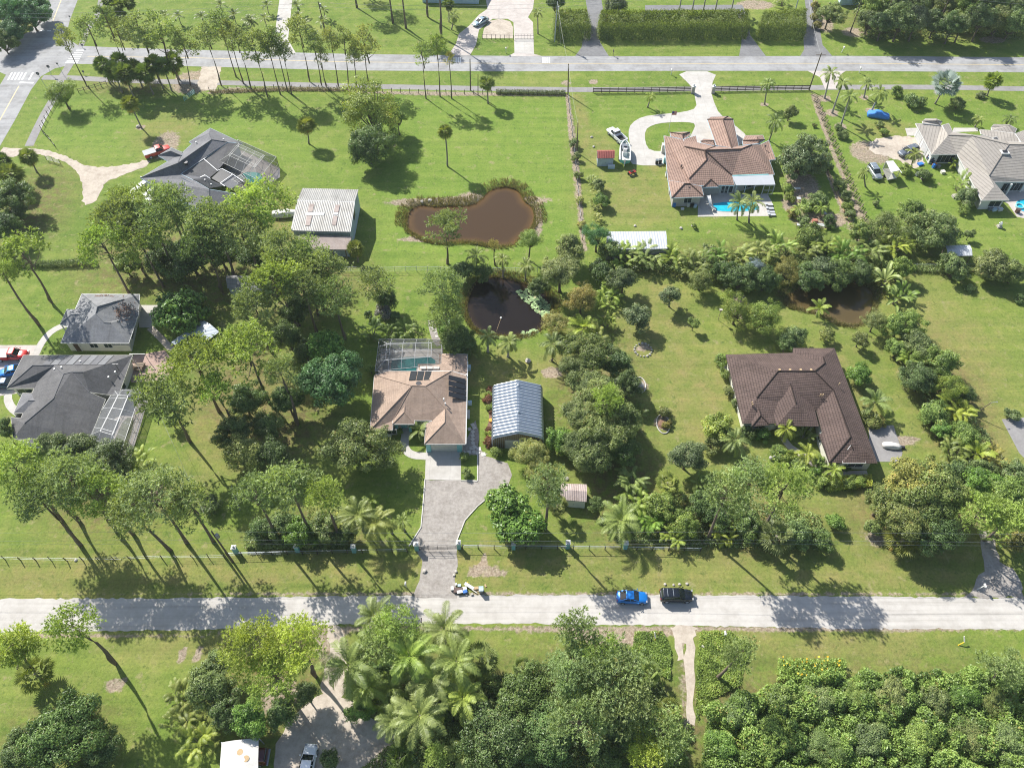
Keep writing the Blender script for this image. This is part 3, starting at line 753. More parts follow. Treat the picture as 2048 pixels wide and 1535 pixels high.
def g_paddle(seed, n=14, L=2.3, w=.5, H=1.2, spread=.4):
 """banana-like plant: big paddle blades"""
 g = np.random.default_rng(seed); V, F, T = [],[],[]; c0 = 0; mb = MB()
 for i in range(n):
  az = i * 2.399 + g.uniform(-.4,.4); el = g.uniform(.55,1.4); l = L * g.uniform(.7,1.15)
  hd = np.array([math.cos(az), math.sin(az),0]); sd = np.array([-math.sin(az), math.cos(az),0]); up = np.array([0,0,1.0])
  base = hd * spread * g.uniform(0,1) + up * H * g.uniform(.3,1)
  s = np.linspace(0,1,7); ang = el - 1.5 * s ** 1.5 * g.uniform(.6,1.2)
  rib = base + (np.cumsum(np.cos(ang)) / 7 * l)[:, None] * hd + (np.cumsum(np.sin(ang)) / 7 * l)[:, None] * up
  ww = (w * .5 * np.sin(np.clip(s * 1.02 + .04,0,1) * np.pi) ** .55)[:, None]
  lift = up * ww * .45
  V.append(np.concatenate([rib, rib + sd * ww + lift, rib - sd * ww + lift])); k = np.arange(6) + c0
  F.append(np.concatenate([np.stack([k, k + 1, k + 8, k + 7],1), np.stack([k + 1, k, k + 14, k + 15],1)])); c0 += 21
  T.append(np.concatenate([np.full(7,.8), np.clip(g.uniform(.2,.8) + g.normal(size=14) * .05,0,1)]))
  mb.tube([hd * .1 + up * 0, base],[.07,.035],4)
 return joinmesh('paddle_crown', mb, np.concatenate(V),[np.concatenate(F)], np.concatenate(T), LM['palm'], M['palmbark'])
def g_trunk(seed, r0, r1, mat_, bend=.02, n=7, seg=6, flare=1.35):
 g = np.random.default_rng(seed); b = g.uniform(-bend, bend,2)
 P = [(b[0] * math.sin(t * 3.1) * 10, b[1] * math.sin(t * 3.1) * 10, t) for t in np.linspace(0,1, seg)]
 rr = [r0 + (r1 - r0) * t for t in np.linspace(0,1, seg)]; rr[0] *= flare
 mb = MB().tube(P, rr, n)
 return mb.mesh('trunk', mat_, smooth=True)
CR, TK = {}, {}
CR['pine'] = [g_pine(10 + i,3.2,4.2,32,.95) for i in range(6)]
CR['pinethin'] = [g_pine(30 + i,2.3,5.6,24,.8,1.1) for i in range(7)]
CR['pinebig'] = [g_pine(50 + i,4.4,4.8,50,1.02,1.0) for i in range(5)]
CR['bush'] = [g_broad(70 + i,1.2,.85,.2,.8,.38,20) for i in range(3)]
CR['small'] = [g_broad(80 + i,2.0,.9,.24,.75,.33,34) for i in range(3)]
CR['med'] = [g_broad(90 + i,3.4,.8,.28,.75,.27) for i in range(3)]
CR['large'] = [g_broad(100 + i,5.4,.72,.32,.72,.22) for i in range(3)]
CR['coarse'] = [g_broad(110 + i,3.6,.75,.5,.8,.28, lm='leaf', wr=.75) for i in range(2)]
CR['feathery'] = [g_broad(120 + i,3.4,.75,.22,.42,.25,60, open_=.35, wr=.4) for i in range(2)]
CR['sabal'] = [g_fan(130 + i) for i in range(3)]
CR['fanbush'] = [g_fan(140 + i,26,1.8,1.0,13,2) for i in range(2)]
CR['silverfan'] = [g_fan(150,30,2.3,.9,15,2, stiff=.05)]
CR['coco'] = [g_feather(160 + i,22,3.9,1.3,-.5,1.35,30,.09,.8) for i in range(3)]
CR['queen'] = [g_feather(170 + i,18,2.6,1.2,-.75,1.6,24,.075,.6, vee=.8) for i in range(3)]
CR['royal'] = [g_feather(180 + i,17,2.9,1.25,-.5,1.35,26,.1,.62, vee=.3) for i in range(2)]
CR['young'] = [g_feather(190 + i,12,2.2,1.35,.15,1.2,22,.08,.5) for i in range(2)]
CR['clump'] = [g_clump(200 + i) for i in range(3)]
CR['bigclump'] = [g_clump(210 + i,60,1.3,2.8,16,2.6,.52,22,.085) for i in range(3)]
CR['paddle'] = [g_paddle(220 + i) for i in range(2)]
TK['pine'] = [g_trunk(i,.2,.1, M['bark'],.035) for i in range(4)]
TK['palm'] = [g_trunk(10 + i,.17,.14, M['palmbark'],.012) for i in range(2)]
TK['smooth'] = [g_trunk(20 + i,.22,.13, M['smoothbark'],.003) for i in range(2)]
TK['coco'] = [g_trunk(30 + i,.16,.11, M['palmbark'],.035) for i in range(2)]
TK['broad'] = [g_trunk(40 + i,.2,.14, M['darkbark'],.01) for i in range(3)]
RU = {'pine': 3.2, 'pinethin': 2.3, 'pinebig': 4.4, 'bush': 1.2, 'small': 2.0, 'med': 3.4, 'large': 5.4, 'coarse': 3.6, 'feathery': 3.4, 'sabal': 1.7, 'fanbush': 1.8, 'silverfan': 2.3, 'coco': 3.3, 'queen': 2.2, 'royal': 2.5, 'young': 1.7, 'clump': 2.2, 'bigclump': 3.3, 'paddle': 1.9}
trng = random.Random(77); tcount = {}
NAMES = {'pine': ('pine_tree', 'pine tree'), 'pinethin': ('pine_tree', 'pine tree'), 'pinebig': ('pine_tree', 'pine tree'), 'bush': ('shrub', 'shrub'), 'small': ('tree', 'tree'), 'med': ('tree', 'tree'), 'large': ('tree', 'tree'), 'coarse': ('tree', 'tree'),
  'feathery': ('tree', 'tree'), 'sabal': ('fan_palm', 'palm tree'), 'fanbush': ('fan_palm', 'palm tree'), 'silverfan': ('fan_palm', 'palm tree'), 'coco': ('coconut_palm', 'palm tree'), 'queen': ('palm_tree', 'palm tree'), 'royal': ('palm_tree', 'palm tree'),
  'young': ('palm_tree', 'palm tree'), 'clump': ('clumping_palm', 'palm tree'), 'bigclump': ('clumping_palm', 'palm tree'), 'paddle': ('banana_plant', 'plant')}
def plant(kind, x, y, H, r, label, tint='mid', lean=(0,0), group=None, squash=1.0):
 """one tree: Empty at its foot > trunk, crown. H = height of the crown's middle, r = crown radius (m)"""
 i = tcount.get(kind,0); tcount[kind] = i + 1
 nm, cat = NAMES[kind]
 root = thing(nm, label, cat,(x, y,0),0, group)
 s = r / RU[kind]
 cr = CR[kind][i % len(CR[kind])]
 t = TINT[tint]
 c = link('crown', cr, root,(lean[0], lean[1], H),(trng.uniform(-.13,.13), trng.uniform(-.13,.13), trng.uniform(0,6.28)),(s * trng.uniform(.88,1.14), s * trng.uniform(.88,1.14), s * squash * trng.uniform(.88,1.12)))
 j = trng.uniform(.86,1.14)
 c.color = (t[0] * j * trng.uniform(.94,1.06), t[1] * j, t[2] * j * trng.uniform(.9,1.1),1)
 tk = {'sabal': 'palm', 'fanbush': 'palm', 'silverfan': 'palm', 'queen': 'palm', 'royal': 'smooth', 'coco': 'coco', 'young': 'palm', 'pine': 'pine', 'pinethin': 'pine', 'pinebig': 'pine'}.get(kind, 'broad')
 if kind in ('clump', 'bigclump', 'paddle'):
  c.location.z = 0; return root
 ht = {'pine': H - 2.4 * s, 'pinebig': H - 2.6 * s, 'pinethin': H - 3.0 * s}.get(kind, H - .55 * s if tk != 'broad' else H - .55 * r)
 ht = max(.25, ht)
 w = {'pine': .9 + .028 * H, 'pinebig': 1.25, 'pinethin': .72, 'coco': 1, 'royal': 1.0, 'sabal': 1.0, 'queen': .95}.get(kind, max(.35,.38 * r ** .9))
 # a leaning trunk is a tilted straight one
 d = Vector((lean[0] * ht / H, lean[1] * ht / H, ht))
 k = link('trunk', TK[tk][i % len(TK[tk])], root,(0,0,-.05))
 k.rotation_euler = d.to_track_quat('Z', 'Y').to_euler(); k.scale = (w, w, d.length + .05)
 return root
def hsolve(b, t):
 B = U(*b)
 return min(np.arange(.5,26,.1), key=lambda h: abs(PR((B[0], B[1], h))[1] - t[1]))
def tp(kind, b, t, rpx, label, tint='mid', group=None, squash=1.0):
 """tree with a visible foot b and crown middle t (survey points)"""
 B = U(*b); h = hsolve(b, t); m = {'pinethin': 12.5, 'pine': 13.0, 'pinebig': 14.5}.get(kind,99)
 T = U(t[0], t[1], min(h, m))
 if h > m: B = T + (B - T) * .12 * (m / h); h = m
 return plant(kind, B[0], B[1], h, rpx / pxm(T), label, tint,(T[0] - B[0], T[1] - B[1]), group, squash)
def tc(kind, cx, cy, rpx, H, label, tint='mid', group=None, squash=1.0):
 """tree whose foot is hidden: crown middle at the survey point, H metres up"""
 T = U(cx, cy, H)
 return plant(kind, T[0], T[1], H, rpx / pxm(T), label, tint,(0,0), group, squash)
def mass(name, region, hfun, n, leaf, seed, lm='leaf', wr=.6, tint=(0,1), mats=None, thick=.8, label=None, cat=None, kind=None, warm=None, step=None, upn=.5):
 """hedge or thicket: leaf faces through a bumpy volume over a region"""
 g = np.random.default_rng(seed)
 q = np.array(region)[:, :2]; lo, hi = q.min(0), q.max(0)
 X = g.uniform(lo[0], hi[0], n * 3); Y = g.uniform(lo[1], hi[1], n * 3)
 k = inside(X, Y, q); X, Y = X[k][:n], Y[k][:n]
 H, C = hfun(X, Y, g)
 Z = np.maximum(.05, H - np.abs(g.normal(size=len(X))) * thick * .5)
 N = np.stack([g.normal(size=len(X)) * .7, g.normal(size=len(X)) * .7, np.full(len(X), upn + .2)],1)
 ln = leaf * g.uniform(.7,1.4, len(X))
 V, F = cards(np.stack([X, Y, Z],1), N, ln, ln * wr, g, fold=.25)
 o = link(name, mesh(name, V, [F],[LM[lm]], attrs={'tint': np.repeat(np.clip(C + g.normal(size=len(X)) * .15,0,1),4)}))
 return tag(o, label, cat, kind=kind)
def bumps(X, Y, g, n, lo, hi, r0, r1, q=None):
 """height field of overlapping mounds; also a mound-by-mound tint"""
 H = np.zeros(len(X)); C = np.full(len(X),.5)
 for _ in range(n):
  i = g.integers(len(X)); r = g.uniform(r0, r1); h = g.uniform(lo, hi); c = g.uniform(.15,.85)
  d = np.hypot(X - X[i], Y - Y[i]) / r
  v = h * np.sqrt(np.clip(1 - d * d,0,1))
  C = np.where(v > H, c, C); H = np.maximum(H, v)
 return H, C
# ================================================================== TREES: where each one stands
ORD = ['first', 'second', 'third', 'fourth', 'fifth', 'sixth', 'seventh', 'eighth', 'ninth', 'tenth', 'eleventh', 'twelfth', 'thirteenth', 'fourteenth', 'fifteenth', 'sixteenth', 'seventeenth', 'eighteenth', 'nineteenth', 'twentieth', 'twenty-first', 'twenty-second', 'twenty-third', 'twenty-fourth', 'twenty-fifth', 'twenty-sixth']
# -- pines along the paved road fence, counted from the crossing road
row = [((174,172),(128,76),17),((215,168),(178,60),21),((237,150),(212,40),22),((255,140),(236,66),18),((339,205),(280,62),27),((373,212),(322,66),28),((381,171),(366,88),20),
 ((446,180),(410,70),20),((475,168),(442,52),20),((484,171),(458,66),18),((501,181),(474,78),19),((538,205),(507,92),21),((560,205),(535,86),21),((578,208),(550,80),20),((583,188),(564,98),16),
 ((619,176),(597,62),19),((643,172),(627,85),19),((653,174),(641,112),13),((677,174),(661,78),15),((697,174),(688,77),16),((713,174),(707,112),13),((739,172),(727,86),22)]
for k,(b, t, r) in enumerate(row):
 tp('pinethin', b, t, r, f"slender bare-trunked pine, {ORD[k]} from the crossing road in the fence row", 'mid' if k % 3 else 'olive', 'pines along the paved road fence')
for b, t, r, l, ti in [((852,197),(844,108),17, 'thin pine inside the meadow fence with lowest ragged branches', 'mid'),((880,193),(874,92),17, 'yellow-green thin pine between a pine and a dying pine at the meadow fence', 'lime'),((903,197),(898,118),10, 'nearly leafless dying pine at the meadow fence', 'tan')]:
 tp('pinethin', b, t, r, l, ti)
for k,(b, h, r) in enumerate([((786,47),15,24),((812,57),15.5,22),((855,35),14.5,22),((882,75),17,22),((714,16),12,26),((735,-8),14,26),((690,-30),14,24)]):
 B = U(*b); plant('pine', B[0], B[1], h,2.6 + .1 * (k % 3), 'tall bare-trunked pine on the far lawn, ' + ['west of two by the grey car', 'thin trunk beside the shaded lawn', 'with rust-coloured plants at its foot', 'closest to the paved road', 'rising from the dark shade', 'at the frame edge above the shade', 'beyond the palm drive'][k], 'mid', group='pines on the far lawn')
for k,(px, py) in enumerate([(1760,62),(1700,66),(1870,60),(1945,40),(1930,20),(1842,30),(1990,35)]):
 B = U(px, py); plant('pinethin', B[0], B[1],13 + k % 3,2.2, 'tall thin pine in the far wood, ' + ORD[k] + ' along from the rust shrubs', 'olive', group='pines in the far wood')
# -- top edge
for a in [('large', 18,22,46,5, 'largest bluish crown in the corner wood by the crossing road', 'blue'),('med', 60,32,34,4, 'bluish tree beside the verge in the corner wood', 'blue'),('med', 20,62,32,4, 'bluish tree shading the road in the corner wood', 'blue'),('med', 75,8,22,4, 'bluish tree at the far tip of the corner wood', 'blue'),('med', 5,85,22,3, 'small crown closing the corner wood beside the junction', 'dark')]:
 tc(*a)
for k, a in enumerate([(214,2),(236,12),(258,6),(226,30),(246,34)]):
 tc('sabal', a[0], a[1],15,6 - (k > 2) * 2, 'shaggy cabbage palm in the far lawn clump, ' + ['by the footpath', 'tallest of the clump', 'by the open lawn', 'low one near the footpath', 'low one near the lawn'][k], 'dark', group='cabbage palms on the far lawn')
coco_far = [(357,33),(330,33),(404,35),(441,12),(468,31),(497,42),(534,12),(529,38),(502,45),(594,13),(596,34),(645,46),(648,22),(430,36),(610,50)]
for k, a in enumerate(coco_far):
 tc('young', a[0], a[1],13 + k % 3,2.2, 'young coconut palm on the far lawn, ' + ['standing alone in the middle', 'next to the cabbage palms', 'between two small palms', 'farthest beside the lawn edge', 'west in the palm row', 'lowest in the palm row', 'upper one west of the concrete drive', 'lower one west of the concrete drive', 'closest to the road west of the drive', 'upper one east of the drive', 'middle one east of the drive', 'by the tall pole east of the drive', 'above the pole foot east of the drive', 'tiny one between two palms', 'small one at the end of the drive row'][k], 'grey', group='young coconut palms on the far lawn')
tp('sabal', (898,44),(897,8),15, 'cabbage palm behind the queen palm on the far lawn', 'dark')
tp('queen', (903,60),(907,33),15, 'drooping queen palm by the grey car drive', 'mid')
tp('queen', (1076,68),(1075,24),14, 'slim queen palm beside the gated drive', 'mid')
for k, x in enumerate((1358,1384,1406,1430,1462)):
 B = U(x,24); plant('royal', B[0], B[1],6.2,2.4, f'palm behind the long hedge, {ORD[k]} from the hedge gap', 'mid', group='palms behind the long hedge')
for a in [('med', 1232,12,25,3, 'silvery rounded tree between the two asphalt drives', 'grey'),('med', 1112,4,24,3.5, 'dark tree at the top end of the clipped palm block', 'dark'),('med', 1660,28,26,4, 'upright dark evergreen beside the shaded drive', 'olive'),
  ('bush', 1628,12,12,1.2, 'rust-red shrub at the far end of the shaded drive', 'rust'),('bush', 1630,32,11,1.2, 'rust-red shrub halfway along the shaded drive', 'rust'),('bush', 1634,50,10,1.0, 'rust-orange shrub closest to the paved road', 'rust'),
  ('clump', 1565,5,22,1, 'feathery palm clump behind the east hedge block', 'olive')]:
 tc(*a)
wood = [(1740,40,26, 'mid'),(1768,46,28, 'dark'),(1802,42,30, 'mid'),(1836,36,30, 'grey'),(1872,46,28, 'dark'),(1905,52,26, 'dark'),(1928,44,24, 'mid'),(1966,36,30, 'dark'),(1998,46,30, 'olive'),(2028,42,32, 'mid'),(1752,8,26, 'lime'),(1792,6,26, 'mid'),(1842,4,28, 'dark'),(1892,8,28, 'olive'),(1940,10,30, 'lime'),(1986,6,28, 'mid'),(2034,4,30, 'dark')]
for k,(x, y, r, t) in enumerate(wood):
 tc('med', x, y, r,4 + (k % 4) * .7, 'tree in the far wood, ' + (f'{ORD[k]} in the front line from the lawn gap' if k < 10 else f'{ORD[k - 10]} in the back line from the lawn gap'), t, group='trees in the far wood')
# -- junction and upper meadow
for k,(x, y) in enumerate([(205,136),(226,146),(248,150),(270,142),(290,150),(325,136),(346,128),(238,128),(308,132)]):
 tc('sabal', x, y - 4,23,4.6 + (k % 3) * .9, f'cabbage palm under the roadside pines, {ORD[k]} from the footpath bend', 'dark', group='cabbage palms under the roadside pines')
tc('feathery', 123,186,33,4, 'round yellow-olive tree by the bent footpath near the junction', 'yellow')
tp('sabal', (283,256),(259,206),19, 'lone cabbage palm on the lawn above the red pickup', 'olive')
tp('sabal', (618,288),(612,250),23, 'squat cabbage palm on the meadow beyond the pool cage', 'olive')
tp('sabal', (976,207),(974,166),19, 'cabbage palm at the meadow fence', 'mid')
tp('sabal', (895,333),(890,262),18, 'lone tall cabbage palm above the brown pond', 'olive')
tc('feathery', 742,226,62,6, 'broad feathery lime crown on the meadow', 'yellow')
tc('large', 735,290,52,5, 'dense dark oak on the meadow beside the lime crown', 'dark')
tc('bush', 795,238,18,4, 'outlying lime branch mound beside the feathery crown', 'lime')
tp('pine', (895,527),(890,453),37, 'pine with a rounded crown standing over the brown pond', 'mid')
tp('feathery', (1057,520),(1062,478),28, 'thin half-bare tree on the brown pond shore', 'lime')
tp('pinethin', (990,530),(988,490),9, 'thin rust-coloured sapling on the pond bank', 'rust')
# -- left edge
for a in [('sabal', 56,313,20,4, 'cabbage palm at the mouth of the sandy drive', 'mid'),('sabal', 20,348,26,4, 'larger cabbage palm behind the drive mouth palm', 'mid'),('sabal', 6,322,20,4, 'cabbage palm at the frame edge by the drive mouth', 'dark'),('med', 18,395,38,4, 'dark tree below the drive mouth palms', 'dark'),('med', 8,450,34,4, 'dark round tree above the yellow pine', 'dark'),('med', 34,425,22,3, 'smaller dark tree facing the west lawn', 'dark')]:
 tc(*a)
tp('pine', (103,606),(46,508),46, 'leaning yellow-green pine above the small grey house', 'lime')
tc('pine', 5,545,24,13, 'yellow-green pine crown cut by the frame edge', 'lime')
# -- wood behind the barn
grove = 'pines in the grove below the barn'
for b, t, r, l, ti in [((294,575),(236,440),44, 'grove pine with a leaning trunk, nearest the sandy fork', 'mid'),((328,575),(275,475),44, 'grove pine with a curved trunk in the middle', 'lime'),((357,568),(306,442),40, 'grove pine rising behind the curved trunk', 'mid'),((400,561),(345,408),46, 'grove pine overlapping the dark gabled pool house', 'mid'),
     ((636,630),(622,545),42, 'pine with a clear pale trunk east of the blue shed', 'mid'),((598,660),(548,556),44, 'pine in front of the blue shed', 'lime'),((545,830),(496,700),52, 'large pine by the blue-green tree', 'lime'),((451,842),(387,720),52, 'largest bright pine covering the metal lean-to', 'bright'),((380,883),(328,790),54, 'pine beside the cage of the slate roofed house', 'mid'),((560,900),(560,745),30, 'thin pine crown against the blue-green tree', 'mid')]:
 tp('pinebig' if r > 55 else 'pine', b, t, r, l, ti, grove if b[1] < 600 else None)
for a in [('pine', 205,488,48,13, 'low spreading pine at the west end of the grove', 'lime'),('pine', 256,400,34,14, 'pine topping the grove by the sandy fork', 'lime'),('pine', 427,445,44,14, 'grove pine below the pool cage gable', 'mid'),('pinebig', 512,410,58,14, 'wide pine between the pool cage and the barn', 'bright'),('pine', 484,462,46,13, 'grove pine west of the barn', 'mid'),('pinebig', 566,500,52,13, 'pine beside the barn lean-to', 'mid'),('pine', 606,570,40,12, 'pine shading the blue shed end', 'mid'),('pine', 507,612,40,11, 'pine in front of the blue shed doors', 'mid'),('pine', 650,530,34,12, 'pine facing the fenced lawn', 'mid'),('pine', 405,490,38,12, 'inner grove pine, deepest in the shade', 'dark'),('pine', 330,395,26,13, 'grove pine peeking over the bright wide crown', 'mid'),
  ('med', 380,515,44,4, 'dark understory tree beneath the grove', 'dark'),('med', 440,505,40,4, 'dark understory tree behind the blue shed', 'dark'),('med', 320,520,36,3, 'low dark tree between the grove trunks', 'dark'),('small', 250,530,26,3, 'low yellow bush at the grove edge', 'lime'),('med', 520,510,36,4, 'dark tree between two pines by the barn', 'dark'),('small', 470,420,20,3, 'shrub against the slate gable by the pool cage', 'dark'),('bush', 600,498,16,2, 'bush covering the lean-to corner', 'mid'),('med', 590,620,34,4, 'dark tree below the blue shed', 'dark'),('med', 640,590,30,4, 'dark shade tree beside the clear-trunked pine', 'dark'),
  ('coarse', 360,622,50,3.2, 'glossy big-leaved tree behind the grey house', 'lush'),('coarse', 652,692,38,3.6, 'glossy seagrape behind the blue-green tree', 'lush'),('large', 660,756,72,5.5, 'large blue-green spreading tree beside the tan house', 'blue'),('large', 705,890,70,4.6, 'large light green tree in front of the tan house', 'olive'),
  ('med', 490,805,36,4, 'grey-green understory tree near the blue-green tree', 'dark'),('med', 492,905,44,4.5, 'greyish brown thin-leaved tree on the worn lawn', 'tan'),('small', 530,850,30,4, 'dark tree in the shade behind the greyish one', 'dark'),('bush', 342,840,15,2, 'small lime bush beside the screened cage lawn', 'lime'),
  ('bush', 735,628,10,1, 'dark bush beside the purple bush', 'dark'),('bush', 768,622,17,1.1, 'purple-grey rounded bush under the fence pine', 'purple'),('bush', 790,630,10,.8, 'low dark bush beside the purple mound', 'dark'),('bush', 742,738,13,1.2, 'lime bush at the corner of the pool screen', 'lime')]:
 tc(*a)
tp('sabal', (716,524),(711,496),21, 'cabbage palm at the barn corner', 'olive')
tp('pine', (762,612),(752,566),32, 'pine on the fenced lawn above the purple bush', 'mid')
tc('small', 775,596,22,3, 'dark low half of the fence pine thicket', 'dark')
# -- bottom left
for b, t, r, l, ti in [((109,1095),(30,935),56, 'leaning pine at the frame edge above the dirt road', 'lime'),((257,1100),(140,950),60, 'thick leaning pine in the row west of the power pole', 'mid'),((342,1102),(255,1020),46, 'pine in the roadside row with a pale leaning trunk', 'mid'),((369,1106),(305,985),62, 'pine nearest the power pole', 'mid'),((140,1100),(80,1000),44, 'slim leaning pine behind the thick one', 'mid'),
     ((547,1106),(512,988),46, 'pine above the turquoise fence pillar, west of three', 'mid'),((626,1082),(582,975),50, 'middle pine of three above the fence pillars', 'mid'),((698,1099),(645,990),36, 'east pine of three above the fence pillars', 'lime'),
     ((222,1362),(145,1252),42, 'leaning pine in the mulch ring across the road', 'yellow'),((38,1340),(25,1290),44, 'yellow-green pine at the frame edge across the road', 'yellow'),((75,1345),(40,1300),26, 'second thin pine by the fan palm across the road', 'yellow')]:
 tp('pinebig' if r > 52 else 'pine', b, t, r, l, ti)
for a in [('pinebig', 200,985,56,12, 'wide pine crown in the bottom row between leaning trunks', 'bright'),('med', 152,895,46,4.5, 'grey-green oak against the slate roofed house', 'grey'),('med', 205,920,42,4.5, 'grey-green oak in front of the screened cage', 'grey'),('med', 100,885,28,4, 'small grey oak at the slate house corner', 'grey'),('paddle', 85,880,14,1, 'banana plant poking up by the slate roof', 'lime'),
  ('bigclump', 285,930,38,1, 'yellow-green palm clump below the screened cage', 'lime'),('bush', 250,945,18,1.4, 'dark bush beside the yellow-green palm clump', 'dark'),('bush', 420,1008,20,1.5, 'small grey bush on the worn lawn', 'grey'),('small', 5,855,22,3, 'dark tree at the frame edge by the curved walk', 'dark'),
  ('small', 560,1050,30,2.4, 'flowering shrub under the west pine of three', 'mid'),('small', 600,1062,32,2.2, 'dense shrub under the middle pine of three', 'lush'),('small', 648,1050,34,2.4, 'shrub by the yellow palm in the fence bed', 'mid'),('small', 520,1058,24,2.2, 'shrub beside the turquoise fence pillar', 'dark'),('clump', 668,1045,22,1, 'yellow palm clump in the fence bed', 'yellow'),('small', 690,1070,24,1.8, 'dark shrub at the drive end of the fence bed', 'dark'),
  ('coco', 716,1030,44,5, 'coconut palm in the fence bed, farther from the gate', 'mid'),('coco', 748,1045,40,4.4, 'coconut palm in the fence bed, nearer the gate', 'olive'),('queen', 805,1042,20,3, 'small palm left of the gate', 'mid'),('queen', 780,1050,18,2.6, 'small palm between a coconut palm and a small palm', 'mid'),('young', 742,1000,18,1.6, 'lime palm sprout under the coconut palms', 'lime'),
  ('fanbush', 70,1347,36,3, 'fan palm beside the leaning pines across the road', 'olive'),('large', 118,1475,88,5, 'huge dark oak in the bottom corner', 'dark'),('med', 40,1500,46,4, 'dark oak lobe at the bottom corner', 'dark'),('med', 205,1500,42,3.5, 'low oak beside the bottom lawn', 'dark'),
  ('pinebig', 500,1292,58,11, 'bright pine crown reaching over the dirt road, west one', 'yellow'),('pinebig', 590,1288,60,12, 'bright pine crown over the dirt road, east one', 'yellow'),('pinebig', 545,1345,54,10, 'pine crown below the two bright ones', 'lime'),('small', 430,1330,30,3.6, 'leafy tree facing the mown lawn', 'mid'),('med', 420,1372,44,4.2, 'leafy tree above the palm clumps', 'mid'),
  ('bigclump', 370,1395,34,1, 'silvery palm clump facing the mown lawn', 'olive'),('bigclump', 362,1440,36,1, 'silvery palm clump in the middle of the lawn edge', 'olive'),('bigclump', 398,1485,38,1, 'yellow flowering palm clump nearest the white canopy', 'yellow'),('med', 500,1440,44,3.6, 'dark leafy tree above the white canopy', 'lush'),('small', 560,1425,28,3, 'dark shrub by the brown clearing', 'dark'),('med', 455,1425,34,3.4, 'leafy tree between the palm clumps and canopy', 'dark'),('clump', 575,1420,18,1, 'small palm by the brown clearing', 'mid'),('small', 610,1385,26,3, 'shrub shading the sand turning area', 'dark'),
  ('bush', 664,1522,20,1.8, 'clipped dark round bush beside the white car', 'dark'),('coco', 748,1232,46,6, 'coconut palm reaching over the dirt road, west of the ball pine', 'mid'),('pinebig', 790,1250,46,9, 'ball-shaped bright pine at the dirt road', 'bright'),('pine', 757,1300,40,8, 'lower pine beside the ball-shaped one', 'mid'),('coco', 889,1258,50,7, 'coconut palm reaching over the dirt road, east one', 'mid'),
  ('coco', 697,1330,60,7, 'large coconut palm beside the sand drive', 'mid'),('coco', 818,1312,62,8, 'large coconut palm in the middle of the clump', 'lime'),('coco', 912,1322,60,7.5, 'large coconut palm on the east side of the clump', 'mid'),('coco', 840,1430,64,6.5, 'large coconut palm nearest the bottom frame edge', 'mid'),('fanbush', 964,1316,34,3.5, 'fan palm at the east end of the coconut clump', 'grey'),('coco', 780,1375,36,4, 'short coconut palm inside the clump', 'mid'),
  ('bigclump', 770,1400,34,1, 'bright palm undergrowth inside the coconut clump', 'lime'),('small', 725,1420,26,1.8, 'lush bush beside the sand turning area', 'lush'),('small', 900,1400,32,2.6, 'dark understory tree beside the coconut clump', 'dark'),('small', 860,1375,30,2.6, 'dark understory bush under the large palms', 'dark'),('small', 760,1350,28,2.4, 'dark understory bush behind the sand drive palm', 'dark'),('fanbush', 800,1515,30,2, 'dark fan palm at the bottom frame edge', 'dark'),('young', 930,1500,36,2.4, 'palm sprout at the bottom frame edge', 'mid'),('young', 985,1525,30,2.2, 'yellow-eyed palm sprout at the bottom frame edge', 'lime'),('pine', 872,1515,24,5, 'small bright pine at the bottom frame edge', 'lime'),
  ('large', 1048,1392,66,5, 'dark fine-leaved tree beside the verge, upper one', 'dark'),('large', 1010,1470,74,5, 'dark fine-leaved tree at the bottom frame edge', 'dark'),('large', 1098,1475,62,5, 'dark fine-leaved tree between its twin and the pines', 'dark'),('fanbush', 1043,1332,20,2.4, 'small fan palm at the top of the dark trees', 'mid'),('med', 950,1425,40,4, 'dark tree between the coconut palms and dark twins', 'dark'),
  ('pine', 1152,1252,38,13, 'tall pine whose crown reaches the dirt road', 'mid'),('pinebig', 1138,1335,46,12, 'pine below the road-reaching pine', 'mid'),('pinebig', 1205,1345,66,11, 'largest pine crown of the verge group', 'mid'),('pinebig', 1248,1395,58,10, 'pine at the east side of the verge group', 'mid'),('pinebig', 1162,1430,60,10, 'lowest pine of the verge group', 'mid'),('pine', 1198,1300,34,12, 'small pine crown topping the verge group', 'lime'),('med', 1240,1460,44,4, 'dark tree under the verge group pines', 'dark'),('fanbush', 1300,1345,24,2.4, 'fan palm hidden east of the verge pines', 'mid'),
  ('pine', 1330,1462,48,8, 'pine beside the sandy track', 'mid'),('pine', 1300,1512,40,7, 'yellowish pine at the bottom frame edge by the track', 'yellow'),('fanbush', 1338,1420,26,2, 'fan palm at the sandy track', 'olive'),('fanbush', 1352,1520,26,2, 'fan palm at the foot of the sandy track', 'dark'),('med', 1215,1515,40,3.4, 'dark tree at the bottom frame edge beside the yellowish pine', 'dark'),('small', 1255,1320,24,3, 'leafy tree behind the largest verge pine', 'mid')]:
 tc(*a)
tp('pine', (1434,1356),(1484,1303),38, 'short leaning pine at the edge of the thicket', 'mid')
tc('pine', 2008,1335,40,5, 'pine top rising from the thicket beside the frame edge', 'mid')
